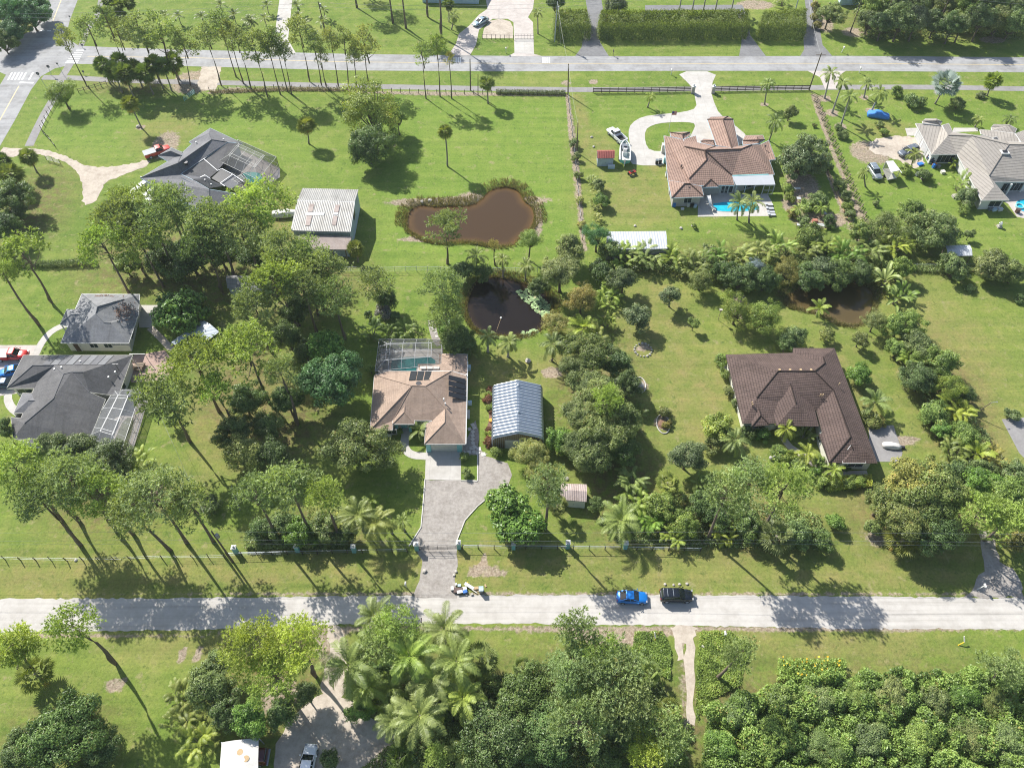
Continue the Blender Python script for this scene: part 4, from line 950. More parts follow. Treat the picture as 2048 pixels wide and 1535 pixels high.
# -- centre
for a in [('clump', 745,664,26,1, 'dark palm clump behind the pool screen, west one', 'dark'),('clump', 812,662,24,1, 'dark palm clump behind the pool screen, east one', 'dark'),('clump', 775,668,20,1, 'dark palm clump between its two neighbours', 'dark'),('pinebig', 885,570,44,11, 'dense pine at the dark pond, upper crown', 'mid'),('pinebig', 890,628,40,8, 'dense pine at the dark pond, lower crown', 'mid'),('med', 915,680,34,3, 'leafy tree between the dark pond and the tan house', 'dark'),('small', 898,655,26,3, 'shrub beside the gravel garden path', 'lush'),('clump', 945,700,18,1, 'small palm by the tan roof corner', 'mid'),('small', 938,690,20,2, 'dark shrub at the tan roof corner', 'dark')]:
 tc(*a)
tp('royal', (976,703),(976,672),22, 'small palm beside the dark pond, west of two', 'mid')
tp('royal', (1016,713),(1018,684),25, 'small palm beside the dark pond, east of two', 'mid')
tp('queen', (1104,722),(1107,688),33, 'queen palm with drooping fronds behind the striped garage', 'grey')
tp('queen', (953,545),(953,512),24, 'palm between the ponds, west of three', 'mid')
tp('queen', (1006,553),(1005,519),18, 'palm between the ponds, middle of three', 'olive')
tp('queen', (1051,560),(1052,532),24, 'palm between the ponds, east of three', 'mid')
for a in [('small', 925,540,22,2.4, 'dark shrub behind the dense pond pine', 'dark'),('small', 968,545,18,1.6, 'dark shrub under the palms between the ponds', 'dark'),('feathery', 1110,645,28,2, 'grey-brown shrub on the dark pond bank', 'tan'),('young', 1168,656,32,2, 'yellow palm beside the dark pond', 'yellow'),('clump', 1212,645,22,1, 'yellow palm clump east of the dark pond', 'yellow'),('feathery', 1164,595,36,4.5, 'rust-brown cypress beside the dark pond', 'rust'),('bigclump', 1214,598,30,1.5, 'bright lime palm clump beside the rust cypress', 'lime'),('large', 1122,540,48,5.5, 'big olive tree at the head of the dark pond', 'olive'),('med', 1142,500,34,4, 'olive-brown tree behind the big olive tree', 'olive'),('small', 1075,575,20,2, 'dark shrub overhanging the dark pond', 'dark'),('small', 1200,540,26,3, 'dark shrub under the grey oak', 'dark'),('med', 1248,560,26,3.4, 'small grey oak beside the palm belt', 'grey'),('small', 1278,634,27,3, 'grey oak with a stone ring on the lawn', 'grey'),('small', 1343,590,22,3, 'thin grey oak on the lawn by the palm belt', 'grey'),('bush', 1388,645,11,2, 'little bright tree alone on the lawn', 'lime'),('feathery', 1195,472,30,4, 'bluish casuarina at the white carport corner', 'blue'),
  ('large', 1190,715,54,4.6, 'big dark tree behind the striped garage, farthest', 'olive'),('large', 1205,790,52,4.6, 'big dark tree beside the striped garage, middle', 'olive'),('large', 1212,868,60,4.6, 'big dark tree beside the striped garage, nearest', 'olive'),('med', 1185,905,44,4, 'dark coarse tree above the small tan shed', 'mid'),('pine', 1212,800,30,7, 'lime pine top rising amid the dark trees', 'lime'),('clump', 1272,832,28,1, 'dark palm beside the lawn edge trees', 'dark'),('med', 1165,765,36,3.6, 'dark tree facing the striped garage wall', 'olive'),('med', 1255,770,32,3.4, 'dark tree facing the open lawn', 'dark'),('med', 1250,900,34,3.4, 'dark shrub mass beside the open lawn', 'dark'),('clump', 1195,680,30,1, 'olive palm at the head of the dark trees', 'olive'),
  ('small', 1121,882,31,2.2, 'lush lime tree by the striped garage corner', 'lush'),('feathery', 1060,908,38,3, 'olive feathery tree in front of the striped garage', 'tan'),('feathery', 1082,945,32,2.8, 'olive feathery tree overhanging the gravel drive', 'tan'),('bush', 993,902,11,.8, 'lime bush at the garage front corner', 'lime'),('bush', 930,914,9.5,.7, 'round clipped bush between walk and drive', 'lime'),('bush', 933,945,10,.7, 'leafy bush at the concrete drive corner', 'mid'),
  ('coarse', 1018,1010,44,3.2, 'glossy mulberry overhanging the gravel drive', 'lush'),('coarse', 1038,1050,46,3.2, 'glossy mulberry beside the fence pillar', 'lush'),('young', 838,862,22,1.6, 'feathery palm by the tan house entry', 'mid'),('bush', 798,863,8,.9, 'small bush at the tan house entry', 'lime'),('fanbush', 1115,1010,24,3, 'fan palm beside the small tan shed', 'grey'),
  ('coco', 1242,1040,50,3.4, 'large drooping date palm at the dirt road fence', 'mid'),('bigclump', 1262,965,34,1, 'palm clump between the small shed and the lawn', 'mid'),('bigclump', 1265,1000,36,1, 'lime palm clump behind the drooping date palm', 'lime'),('small', 1195,1010,16,2, 'dark shrub beside the small tan shed wall', 'dark'),('fanbush', 1335,965,26,2.6, 'olive fan palm below the grey oak', 'olive'),('med', 1375,912,38,3.6, 'grey oak at the corner of the dark brown house lawn', 'grey'),('small', 1320,1010,28,2.6, 'lime shrub in the fence belt beside the date palm', 'lime'),('bigclump', 1300,1040,30,1, 'lush palm clump in the fence belt', 'lush'),('clump', 1400,965,24,1, 'palm clump below the grey oak', 'mid'),('small', 1370,1045,30,2.4, 'yellowish shrub in the fence belt', 'lime'),('bigclump', 1345,1075,28,1, 'palm clump at the dirt road fence', 'lime'),('small', 1405,1010,30,2.6, 'dark shrub in the middle of the fence belt', 'dark'),('bigclump', 1450,1068,30,1, 'yellow-leaved palm clump in the fence belt', 'yellow'),('small', 1500,1058,28,2.4, 'dark shrub beside the fence belt fan palm', 'dark'),('small', 1440,1030,28,2.6, 'dark shrub under the fence belt pine', 'dark')]:
 tc(*a)
tp('pine', (1101,1075),(1095,968),34, 'pine with a pale trunk beside the small tan shed', 'mid')
tp('pine', (1410,1102),(1455,985),46, 'pine in the fence belt, west of the bright one', 'mid')
tp('pinebig', (1520,1068),(1572,972),56, 'bright pine in front of the dark brown house', 'bright')
tp('pine', (1466,1045),(1505,955),40, 'pine between two fence belt pines', 'mid')
tp('pine', (1915,1076),(1960,1022),44, 'leaning pine beside the shaded gravel drive', 'lime')
for a in [('fanbush', 1553,1072,34,3, 'fan palm at the dirt road side of the belt', 'grey'),('fanbush', 1806,1078,38,3, 'fan palm at the foot of the huge oak', 'olive'),('small', 1594,1062,30,2.2, 'bush beside the belt fan palm', 'mid'),('bush', 1668,1046,20,1.4, 'bush with yellow blossom on the lawn edge', 'lush'),('bush', 1750,1052,20,1.5, 'bush by the worn lawn gap', 'mid'),('small', 1640,1078,24,1.8, 'dark bush at the roadside end of the belt', 'dark'),('large', 1812,960,66,6, 'huge dark oak, crown part nearest the house', 'tan'),('large', 1872,985,74,6.5, 'huge dark oak, main crown by the gravel drive', 'olive'),('large', 1812,1030,62,5.5, 'huge dark oak, lowest crown part', 'olive'),('large', 1880,1060,54,4.5, 'dark oak overhanging the gravel drive', 'dark'),('med', 1768,1000,36,4.5, 'oak lobe facing the mown lawn', 'olive'),
  ('med', 2015,985,44,3.6, 'lime shrub tree at the frame edge by the gravel drive', 'lime'),('pine', 2022,1030,36,8, 'olive pine at the frame edge', 'lime'),('bigclump', 1990,1070,34,1, 'lime palm clump beside the gravel drive', 'lime'),('med', 1965,965,36,3.4, 'lush shrub tree above the leaning pine', 'lush'),('small', 2038,1080,26,2, 'rust-tinged bush at the frame edge', 'rust'),('small', 2030,945,28,2.4, 'bush beside the pale parking pad', 'mid')]:
 tc(*a)
# -- boundary belt east of the dark brown house
for a in [('paddle', 1768,566,32,1, 'banana-like travellers palm at the shaded pond', 'mid'),('paddle', 1790,600,30,1, 'second travellers palm below the first', 'dark'),('clump', 1808,590,26,1, 'palm clump beside the travellers palms', 'lush'),('feathery', 1752,640,24,3, 'pale thin tree on the shaded pond bank', 'olive'),('med', 1800,650,34,3, 'boundary belt tree nearest the shaded pond', 'lime'),('med', 1838,690,36,3, 'boundary belt tree bulging to the east lawn', 'mid'),('small', 1795,700,22,2, 'small bright shrub at the belt edge', 'lime'),('bigclump', 1815,718,32,1, 'palm clump in the middle of the belt', 'lime'),('med', 1880,722,34,3, 'lime tree beside the east lawn in the belt', 'lime'),('med', 1842,760,32,2.8, 'dark boundary belt shrub', 'dark'),('feathery', 1895,772,34,2.8, 'golden shrub in the boundary belt', 'yellow'),('small', 1868,825,30,2.2, 'lime shrub facing the house lawn in the belt', 'lime'),('bigclump', 1908,820,34,1, 'rust-tinged palm clump in the belt', 'yellow'),('small', 1935,790,20,2, 'dark shrub on the east side of the golden shrub', 'dark'),('med', 1930,868,32,2.6, 'dense lime shrub by the light pole', 'lime'),('young', 1952,908,32,2, 'yellow palm in the belt beside the wire fence', 'yellow'),('bigclump', 1905,908,32,1, 'lush palm clump behind the huge oak', 'mid'),('bigclump', 1985,925,30,1, 'rust and green palm clump at the belt end', 'rust'),('small', 1958,945,28,2.2, 'shrub at the belt end', 'mid'),('small', 1915,945,28,2.4, 'dark shrub beside the huge oak', 'dark'),
  ('med', 1845,715,26,2.6, 'round shrub in the belt above the palm clump', 'lime'),('small', 1880,860,20,2, 'lush shrub at the foot of the belt', 'lush')]:
 tc(*a)
# -- palm belt behind the white carport and above the shaded pond
belt = [('bigclump', 1250,520,32, 'lime'),('bigclump', 1296,522,34, 'mid'),('small', 1225,500,22, 'mid'),('bigclump', 1345,525,32, 'lime'),('bigclump', 1390,540,34, 'mid'),('feathery', 1402,560,26, 'olive'),('clump', 1430,512,28, 'lush'),('small', 1450,540,26, 'dark'),('clump', 1475,520,30, 'mid'),('med', 1480,555,32, 'dark'),('bigclump', 1520,515,32, 'mid'),('feathery', 1574,545,30, 'rust'),('bigclump', 1560,505,34, 'lime'),('med', 1530,560,30, 'dark'),('bigclump', 1605,505,32, 'mid'),('small', 1640,540,28, 'grey'),('bigclump', 1650,495,34, 'lime'),('med', 1620,555,32, 'dark'),('bigclump', 1690,520,34, 'lush'),('med', 1672,552,32, 'dark'),('bigclump', 1735,505,34, 'mid'),('med', 1722,545,30, 'dark'),('bigclump', 1780,500,34, 'yellow'),('small', 1800,540,24, 'lime'),('feathery', 1510,535,20, 'silver')]
for k,(kd, x, y, r, t) in enumerate(belt):
 tc(kd, x, y, r,2.6 if kd in ('med', 'small', 'feathery') else 1, f'{dict(bigclump="wide palm clump", clump="palm clump", small="shrub", med="dark leafy tree", feathery="thin-leaved tree")[kd]}, {ORD[k]} along the belt from the white carport', t, 'plants of the belt behind the white carport')
for a in [('feathery', 1475,622,38,3.4, 'broad yellow-lime bush beside the shaded pond, west half', 'yellow'),('feathery', 1528,632,44,3.4, 'broad yellow-lime bush beside the shaded pond, east half', 'yellow'),('young', 1637,618,24,1.6, 'young yellow palm on the shaded pond shore', 'lime'),('small', 1590,672,26,2.4, 'dark citrus tree behind the dark brown roof', 'mid'),('small', 1572,688,20,2, 'citrus tree touching the dark brown roof', 'dark'),('bush', 1655,668,16,1.6, 'thin pale sapling behind the dark brown house', 'olive'),('small', 1720,678,17,2, 'feathery sapling on the lawn behind the roof', 'olive'),('bush', 1443,715,13,1, 'lime bush at the back corner of the dark brown house', 'lime'),('bush', 1449,746,12,1, 'lime bush halfway along the dark brown wall', 'lime'),('bush', 1458,780,11,.9, 'bush near the front of the dark brown wall', 'olive'),('bush', 1468,805,10,.9, 'low bush at the front end of the dark brown wall', 'mid'),
  ('small', 1722,748,23,2.2, 'leafy tree at the east side of the dark brown roof', 'lush'),('young', 1748,805,30,2, 'bushy palm at the east side of the dark brown roof', 'mid'),('bush', 1742,838,18,1, 'brownish shrub above the parking pad', 'olive'),('bush', 1760,842,14,.8, 'rust shrub above the parking pad', 'rust'),('small', 1432,856,30,2.4, 'yellow-tipped bush at the front lawn of the dark brown house', 'yellow'),('queen', 1470,880,32,3, 'feather palm in front of the dark brown house', 'mid'),('bush', 1425,885,20,1.4, 'pale green bush under the feather palm', 'olive'),('bush', 1495,865,16,1, 'dark shrub against the front wall window', 'dark'),('bush', 1525,868,16,1, 'dark shrub at the front wall of the dark brown house', 'lush'),
  ('queen', 1572,858,26,2.6, 'yellow palm at the front door of the dark brown house', 'yellow'),('queen', 1614,908,26,2.4, 'yellow palm in the middle of the front bed', 'yellow'),('queen', 1668,940,22,2.2, 'yellow palm at the garage end of the front bed', 'yellow'),('clump', 1610,870,22,1, 'cycad-like palm in the entry courtyard', 'mid'),('bush', 1560,900,16,1, 'bed shrub nearest the front door palm', 'lime'),('bush', 1578,912,16,1, 'bed shrub with yellow leaves', 'yellow'),('bush', 1600,930,17,1, 'bed shrub beside the middle yellow palm', 'mid'),('bush', 1628,945,18,1, 'dense shrub in the front bed', 'lush'),('bush', 1640,925,16,1, 'bed shrub against the garage wall', 'lime'),('bush', 1645,962,16,1, 'lime shrub at the lower bed edge', 'lime'),('bush', 1670,968,15,.9, 'flowering lime shrub at the bed end', 'yellow'),('bush', 1700,965,14,.8, 'clipped lime shrub below the garage', 'lime'),('bush', 1720,962,13,.8, 'clipped shrub beside the huge oak', 'lime'),('bush', 1690,930,11,.8, 'dark shrub between the garage doors', 'dark')]:
 tc(*a)
# -- upper right gardens
for b, t, l in [((1649,197),(1661,147), 'royal palm nearest the paved road'),((1664,226),(1685,165), 'royal palm in the middle of the sand rings'),((1681,253),(1700,192), 'royal palm closest to the parked cars'),((1728,195),(1734,168), 'short royal palm by the footpath'),((1743,222),(1760,185), 'royal palm leaning over the blue car cover')]:
 tp('royal', b, t,20 if 'short' not in l else 16, l, 'mid', 'royal palms in the east garden')
tp('silverfan', (1870,208),(1892,168),28, 'silver-blue Bismarck fan palm beside the footpath', 'silver')
tp('sabal', (1974,192),(1987,161),20, 'cabbage palm at the footpath near the frame edge', 'lime')
tp('queen', (1529,209),(1536,168),18, 'palm inside the board fence of the tile roofed house', 'mid')
tp('queen', (1538,282),(1550,244),22, 'palm at the back corner of the tile roofed house', 'dark')
tp('queen', (1295,215),(1301,192),12, 'small yellow palm on the front lawn', 'yellow')
tp('queen', (1822,335),(1830,308),20, 'yellowish palm by the white garage wall', 'olive')
tp('queen', (1731,373),(1728,345),16, 'small palm beside the silver suv', 'olive')
tp('coco', (1474,440),(1479,408),27, 'coconut palm at the pool, west one', 'mid')
tp('coco', (1498,445),(1506,405),27, 'coconut palm at the pool, east one', 'mid')
tp('queen', (1602,436),(1597,418),15, 'banana palm in the garden beds, west one', 'lime')
tp('queen', (1641,436),(1642,416),16, 'banana palm in the garden beds, east one', 'lime')
for a in [('small', 1580,226,14,2, 'pale sapling behind the corner palm', 'olive'),('bush', 1830,202,18,1.3, 'round bush on the lawn before the grey roofed house', 'mid'),('bush', 1916,206,15,1.4, 'bush beside the silver fan palm', 'mid'),('bush', 1792,180,12,1.2, 'bush behind the leaning royal palm', 'lime'),('bush', 1686,270,11,.8, 'bush at the foot of the closest royal palm', 'mid'),('bush', 1760,248,9,.7, 'low bush below the blue car cover', 'olive'),('bush', 1769,265,9,.7, 'lime bush by the shell parking', 'lime'),('bush', 1678,255,9,.5, 'clipped bush beside the royal palm ring', 'mid'),('bush', 1962,190,9,.6, 'grey low bush at the footpath cabbage palm', 'grey'),('bush', 1850,352,15,1.2, 'dark bush beside the parked trailer', 'dark'),('bush', 1812,338,13,1, 'yellow-green clump under the yellowish palm', 'lime'),('clump', 1918,372,28,1, 'tall lime palm clump at the grey roofed house', 'lime'),('small', 1935,392,22,1.8, 'shrub mass below the lime palm clump', 'mid'),('clump', 1909,327,14,1, 'yellow palm in the nook of the grey roofed house', 'yellow'),('bush', 1950,350,12,2, 'pink flowering bush against the grey roof', 'redleaf'),('bush', 1930,418,12,1, 'bush at the far corner of the grey roofed house', 'lime'),('queen', 1958,238,12,2, 'small palm behind the grey roofed house', 'mid'),('queen', 2020,238,14,2, 'dark palm behind the grey roof peak', 'dark'),
  ('med', 1828,432,34,3.2, 'bright mango tree on the east back lawn', 'bright'),('med', 1876,464,42,3.4, 'broad green tree next to the mango', 'mid'),('feathery', 1765,455,40,3, 'feathery tree beside the zigzag fence end', 'olive'),('small', 1722,462,24,2.4, 'leafy bush at the zigzag fence end', 'lime'),('bush', 1940,467,11,1.6, 'small round tree beside the open shelter', 'mid'),('small', 1910,538,28,2.2, 'bush below the open shelter', 'mid'),('med', 1985,530,40,2.8, 'broad mixed bush at the east boundary', 'olive'),('med', 2030,545,34,2.6, 'broad bush at the frame edge on the boundary', 'olive'),('bush', 1940,575,10,.6, 'sapling on the east lawn', 'mid'),('bush', 2040,595,10,.8, 'bush at the frame edge on the east lawn', 'dark'),('bush', 2025,828,14,.9, 'small palm bush by the pale pad', 'mid'),('bush', 2042,935,10,.9, 'bush below the pale pad', 'lime'),
  ('med', 1600,320,46,3.6, 'grey-olive oak beside the tile roofed house', 'grey'),('small', 1618,472,30,2.4, 'lime tree below the garden beds', 'lime'),('small', 1637,402,22,1.8, 'garden bed shrub under the oak shadow', 'mid'),('bush', 1572,378,14,1.2, 'garden bush at the pool deck', 'lime'),('bush', 1612,412,15,1.2, 'lime garden bush between banana palms', 'lime'),('bush', 1608,442,14,1, 'garden bush beside the bed tables', 'mid'),('bush', 1655,440,15,1.1, 'garden bush at the end of the beds', 'dark'),('bush', 1580,395,11,1, 'yellow leaved bush by the pool deck', 'yellow'),('bush', 1586,425,12,.9, 'orange flowering bush in the garden beds', 'rust'),
  ('bush', 1650,303,10,1, 'first young citrus along the sandy strip', 'dark'),('bush', 1657,333,11,1, 'second young citrus along the sandy strip', 'mid'),('bush', 1681,369,14,1.3, 'third young citrus along the sandy strip', 'mid'),('bush', 1692,388,11,1, 'fourth young citrus along the sandy strip', 'mid'),('bush', 1696,412,12,1, 'yellow citrus along the sandy strip', 'lime'),('bush', 1700,428,11,1, 'last young citrus along the sandy strip', 'mid'),('bush', 1753,407,8,.6, 'tiny shrub alone on the east back lawn', 'mid'),('bush', 1629,250,5,.5, 'tiny sapling by the zigzag fence', 'olive'),('bush', 1640,282,6,.5, 'low sapling near the zigzag fence', 'mid'),
  ('bush', 1388,452,6,.6, 'small potted-looking bush below the pool', 'lime'),('bush', 1420,500,16,1.4, 'pale bush on the lawn behind the belt', 'olive'),('clump', 1182,360,13,1, 'little palm along the meadow boundary, first below the boat', 'mid'),('clump', 1195,385,15,1, 'little palm along the meadow boundary, second below the boat', 'olive'),('small', 1198,372,14,1.4, 'leafy sapling by the boundary palms', 'mid'),('clump', 1190,410,15,1, 'little palm along the meadow boundary, third below the boat', 'mid'),('small', 1205,400,16,1.6, 'glossy tree beside the boundary palms', 'lush'),('clump', 1192,435,14,1, 'little palm along the meadow boundary, last below the boat', 'olive'),('bush', 1148,285,11,1.2, 'vine bush on the meadow boundary pole', 'mid'),('bush', 1155,312,10,1, 'vine bush below the boundary pole', 'olive'),('bush', 1157,350,9,.9, 'scrubby bush on the meadow boundary', 'olive'),('bush', 1160,400,9,.8, 'dry bush on the meadow boundary', 'tan'),('bush', 1166,450,10,.8, 'dry bush at the meadow boundary end', 'tan')]:
 tc(*a)
# -- hedges, thickets, reeds
def box_top(h, ed=1.2):
 def f(X, Y, g):
  H, C = bumps(X, Y, g,90,.4,1.3,.8,1.6)
  return np.maximum(h * .62 + H * h * .36,.4), C
 return f
def hedge(P, h, n, label, seed):
 q = pts(P, 0)
 o = mass('hedge', q, box_top(h), n // 2,.42, seed, 'palm', .3, thick=h * .5, label=label, cat='hedge', upn=.35)
 g = np.random.default_rng(seed + 50); q = np.array(q)[:, :2]; c = q.mean(0); L = np.roll(q,-1,0) - q; k = g.choice(len(q), n, p=np.hypot(*L.T) / np.hypot(*L.T).sum())
 p = q[k] + L[k] * g.uniform(size=(n,1)); nr = np.stack([L[k,1],-L[k,0]],1); nr /= np.linalg.norm(nr, axis=1, keepdims=True); nr *= np.sign((nr * (p - c)).sum(1))[:, None]
 z = g.uniform(.05, h * .92, n); p = p + nr * (g.normal(size=(n,1)) * .4 - .1 - .5 * (z / h)[:, None] ** 3)
 V, F = cards(np.column_stack([p, z]), np.column_stack([nr, np.full(n,.25)]) + g.normal(size=(n,3)) * .3, g.uniform(.3,.6, n),.14, g, tw=np.tile([0,0,1.0],(n,1)) + g.normal(size=(n,3)) * .4)
 s_ = link('hedge_side', mesh('hedge_side', V, [F],[LM['palm']], attrs={'tint': tint4(g, n,4,.05,.8)}), o)
 o.color = s_.color = (.85,.88,.85,1)
hedge([(1199,50),(1490,48),(1492,78),(1197,80)],4.4,26000, 'long clipped palm hedge along the paved road', 301)
hedge([(1110,48),(1172,46),(1180,80),(1108,80)],4.2,7000, 'square palm hedge block beside the power pole', 302)
hedge([(1520,50),(1605,45),(1605,80),(1512,80)],4.2,8000, 'palm hedge block between the two asphalt drives', 303)
o = mass('hedge', pts([(992,183),(1130,185),(1130,192),(992,190)]), lambda X, Y, g: (.5 + .35 * g.uniform(size=len(X)), g.uniform(.1,.6, len(X))),5000,.22,304, label='low vine-covered fence hedge along the upper meadow', cat='hedge', thick=.8)
o.color = (.8,.75,.6,1)
o = mass('hedge', pts([(420,182),(560,176),(750,178),(750,183),(560,183),(420,188)]), lambda X, Y, g: (.35 + .3 * g.uniform(size=len(X)), g.uniform(.3,1, len(X))),6000,.2,305, 'reed', label='brown dry brush along the fence under the pines', cat='brush', thick=.6)
o = mass('hedge', pts([(1650,955),(1740,952),(1742,975),(1655,985)]), lambda X, Y, g: (.7 + .25 * g.uniform(size=len(X)), g.uniform(.3,1, len(X))),5000,.2,306, label='clipped yellow-green hedge below the dark brown garage', cat='hedge', thick=.8)
o.color = (1.7,1.5,.7,1)
o = mass('hedge', pts([(0,524),(95,528),(195,524),(195,532),(95,537),(0,534)]), lambda X, Y, g: (.9 + .4 * g.uniform(size=len(X)), g.uniform(0,.5, len(X))),5000,.22,307, label='dark vine hedge across the west lawn', cat='hedge', thick=1)
o = mass('hedge', pts([(1760,530),(1900,535),(2048,535),(2048,545),(1880,548),(1760,540)]), lambda X, Y, g: (.5 + .5 * g.uniform(size=len(X)), g.uniform(.2,.9, len(X))),6000,.24,308, label='ragged scrub along the east boundary fence', cat='hedge', thick=.8)
thick_poly = pts([(1402,1500),(1412,1450),(1400,1425),(1425,1405),(1440,1420),(1470,1385),(1500,1395),(1535,1368),(1560,1378),(1590,1352),(1625,1362),(1650,1345),(1690,1362),(1725,1338),(1760,1352),(1800,1336),(1830,1350),(1870,1342),(1900,1352),(1940,1330),(1965,1345),(2000,1318),(2048,1330),(2200,1340),(2300,1620),(1400,1620)])
o = mass('thicket', thick_poly, lambda X, Y, g: bumps(X, Y, g,1100,.4,2.8,.45,1.7),120000,.3,310, label='dense vine-covered thicket filling the bottom corner', cat='thicket', kind='stuff', thick=1.6, wr=.7)
o.color = (1.02,1.13,.8,1)
o = mass('undergrowth', pts([(690,1330),(900,1330),(1000,1350),(1010,1450),(960,1560),(700,1560),(800,1470),(730,1420),(690,1390)]), lambda X, Y, g: bumps(X, Y, g,160,.3,1.5,.7,1.8),16000,.32,311, label='dark undergrowth beneath the coconut palms', cat='undergrowth', kind='stuff', thick=.8)
o = mass('undergrowth', pts([(1000,1350),(1100,1330),(1300,1330),(1345,1420),(1340,1560),(980,1560)]), lambda X, Y, g: bumps(X, Y, g,200,.4,1.8,.8,2.2),18000,.32,312, label='undergrowth beneath the verge pines', cat='undergrowth', kind='stuff', thick=.8)
o.color = (.8,.8,.8,1)
o = mass('vines', pts([(1400,1262),(1462,1262),(1500,1300),(1480,1370),(1420,1400),(1392,1440),(1392,1330)]), lambda X, Y, g: bumps(X, Y, g,160,.1,.6,.5,1.3),9000,.22,313, label='creeping vines beside the sandy track', cat='vines', kind='stuff', thick=.3)
o.color = (1.1,1.15,.7,1)
o = mass('vines', pts([(1270,1262),(1325,1262),(1342,1300),(1340,1360),(1300,1340),(1262,1310)]), lambda X, Y, g: bumps(X, Y, g,120,.1,.5,.5,1.2),6000,.2,314, label='creeping green weeds west of the sandy track', cat='weeds', kind='stuff', thick=.3)
o.color = (1.0,1.1,.7,1)
o = mass('undergrowth', pts([(1230,1000),(1420,985),(1640,1030),(1640,1100),(1420,1095),(1230,1085)]), lambda X, Y, g: bumps(X, Y, g,130,.3,1.5,.7,1.6),14000,.3,315, label='leafy undergrowth of the roadside belt', cat='undergrowth', kind='stuff', thick=.8)
o = mass('undergrowth', pts([(1215,520),(1780,500),(1800,560),(1640,572),(1500,580),(1300,545),(1220,550)]), lambda X, Y, g: bumps(X, Y, g,220,.4,2.2,1,2.4),20000,.36,316, label='leafy undergrowth of the belt behind the carport', cat='undergrowth', kind='stuff', thick=1)
o.color = (.9,.9,.8,1)
o = mass('undergrowth', pts([(1700,5),(2060,0),(2060,80),(1720,78)]), lambda X, Y, g: bumps(X, Y, g,160,.5,3,1.2,3),14000,.5,317, label='dark undergrowth of the far wood', cat='undergrowth', kind='stuff', thick=1)
o = mass('undergrowth', pts([(490,1075),(690,1070),(700,1098),(490,1100)]), lambda X, Y, g: bumps(X, Y, g,80,.3,1.2,.5,1.3),6000,.28,318, label='leafy bed plants under the fence pines', cat='undergrowth', kind='stuff', thick=.7)
o = mass('undergrowth', pts([(1790,620),(1880,700),(1920,800),(1990,900),(1990,960),(1900,940),(1860,830),(1800,720)]), lambda X, Y, g: bumps(X, Y, g,120,.3,1.6,.7,1.6),10000,.3,319, label='leafy undergrowth of the boundary belt', cat='undergrowth', kind='stuff', thick=.8)
def reeds(ring, n, hmin, hmax, seed, w0, w1, label, skip=None):
 g = np.random.default_rng(seed)
 q = np.array(ring)[:, :2]; L = np.roll(q,-1,0) - q; ln = np.hypot(L[:, 0], L[:, 1]); cum = np.concatenate([[0], np.cumsum(ln)])
 t = g.uniform(0, cum[-1], n); k = np.searchsorted(cum, t) - 1; f = (t - cum[k]) / ln[k]
 nr = np.stack([L[k,1],-L[k,0]],1) / ln[k][:, None]
 den = .5 + .5 * np.sin(t * .35 + seed) * np.sin(t * .11 + 2); off0 = np.where(nr[:, 1] < -.3,.45,1.0)
 off = w0 + (w1 - w0) * g.uniform(size=n) ** 1.4 * off0
 P = q[k] + L[k] * f[:, None] + nr * off[:, None]
 keep = g.uniform(size=n) < den * .8 + .25
 P = P[keep]; m = len(P)
 az = g.uniform(0,6.28, m); h = g.uniform(hmin, hmax, m); lean = g.uniform(.1,.7, m)
 z = np.where(off[keep] < 0,-.28,-.05)
 b = np.column_stack([P, z]); d = np.stack([np.cos(az), np.sin(az)],1); s = np.stack([-d[:, 1], d[:, 0], np.zeros(m)],1) * .05
 tip = b + np.column_stack([d * (lean * h)[:, None], h])
 V = np.stack([b - s, b + s, tip],1).reshape(-1,3)
 o = link('reeds', mesh('reeds', V, [np.arange(3 * m).reshape(-1,3)],[LM['reed']], attrs={'tint': np.repeat(g.uniform(0,1, m),3)}))
 return tag(o, label, 'reeds', kind='stuff')
def ccw(p):
 a = np.array(p)[:, :2]; ar = (a[:, 0] * np.roll(a[:, 1],-1) - a[:, 1] * np.roll(a[:, 0],-1)).sum()
 return p if ar > 0 else p[::-1]
reeds(ccw(PONDS['brown']),15000,.25,.9,401,-.6,2.0, 'dry and green reeds round the brown pond')
o = reeds(ccw(PONDS['dark']),9000,.3,.9,402,-.8,1.4, 'reeds and weeds round the dark pond')
o = reeds(ccw(PONDS['shaded']),7000,.3,.9,403,-.8,1.4, 'weeds along the shaded pond')
for k,(x, y, r_, kd, t) in enumerate([(1480,1420,34, 'med', 'mid'),(1560,1400,30, 'small', 'lime'),(1640,1395,36, 'med', 'mid'),(1720,1390,30, 'feathery', 'lime'),(1790,1385,34, 'med', 'olive'),(1870,1395,30, 'small', 'mid'),(1930,1390,32, 'med', 'lush'),(1440,1490,36, 'med', 'lush'),(1540,1480,40, 'med', 'lime'),(1640,1490,38, 'feathery', 'mid'),(1740,1480,40, 'med', 'mid'),(1840,1480,38, 'med', 'lime'),(1940,1470,40, 'feathery', 'olive'),(2020,1480,38, 'med', 'mid'),(1990,1400,30, 'feathery', 'olive')]):
 tc(kd, x, y, r_,1.5, 'leafy mound in the corner thicket, ' + ORD[k] + ' counted along its rows from the track', t, 'mounds of the corner thicket', .62)
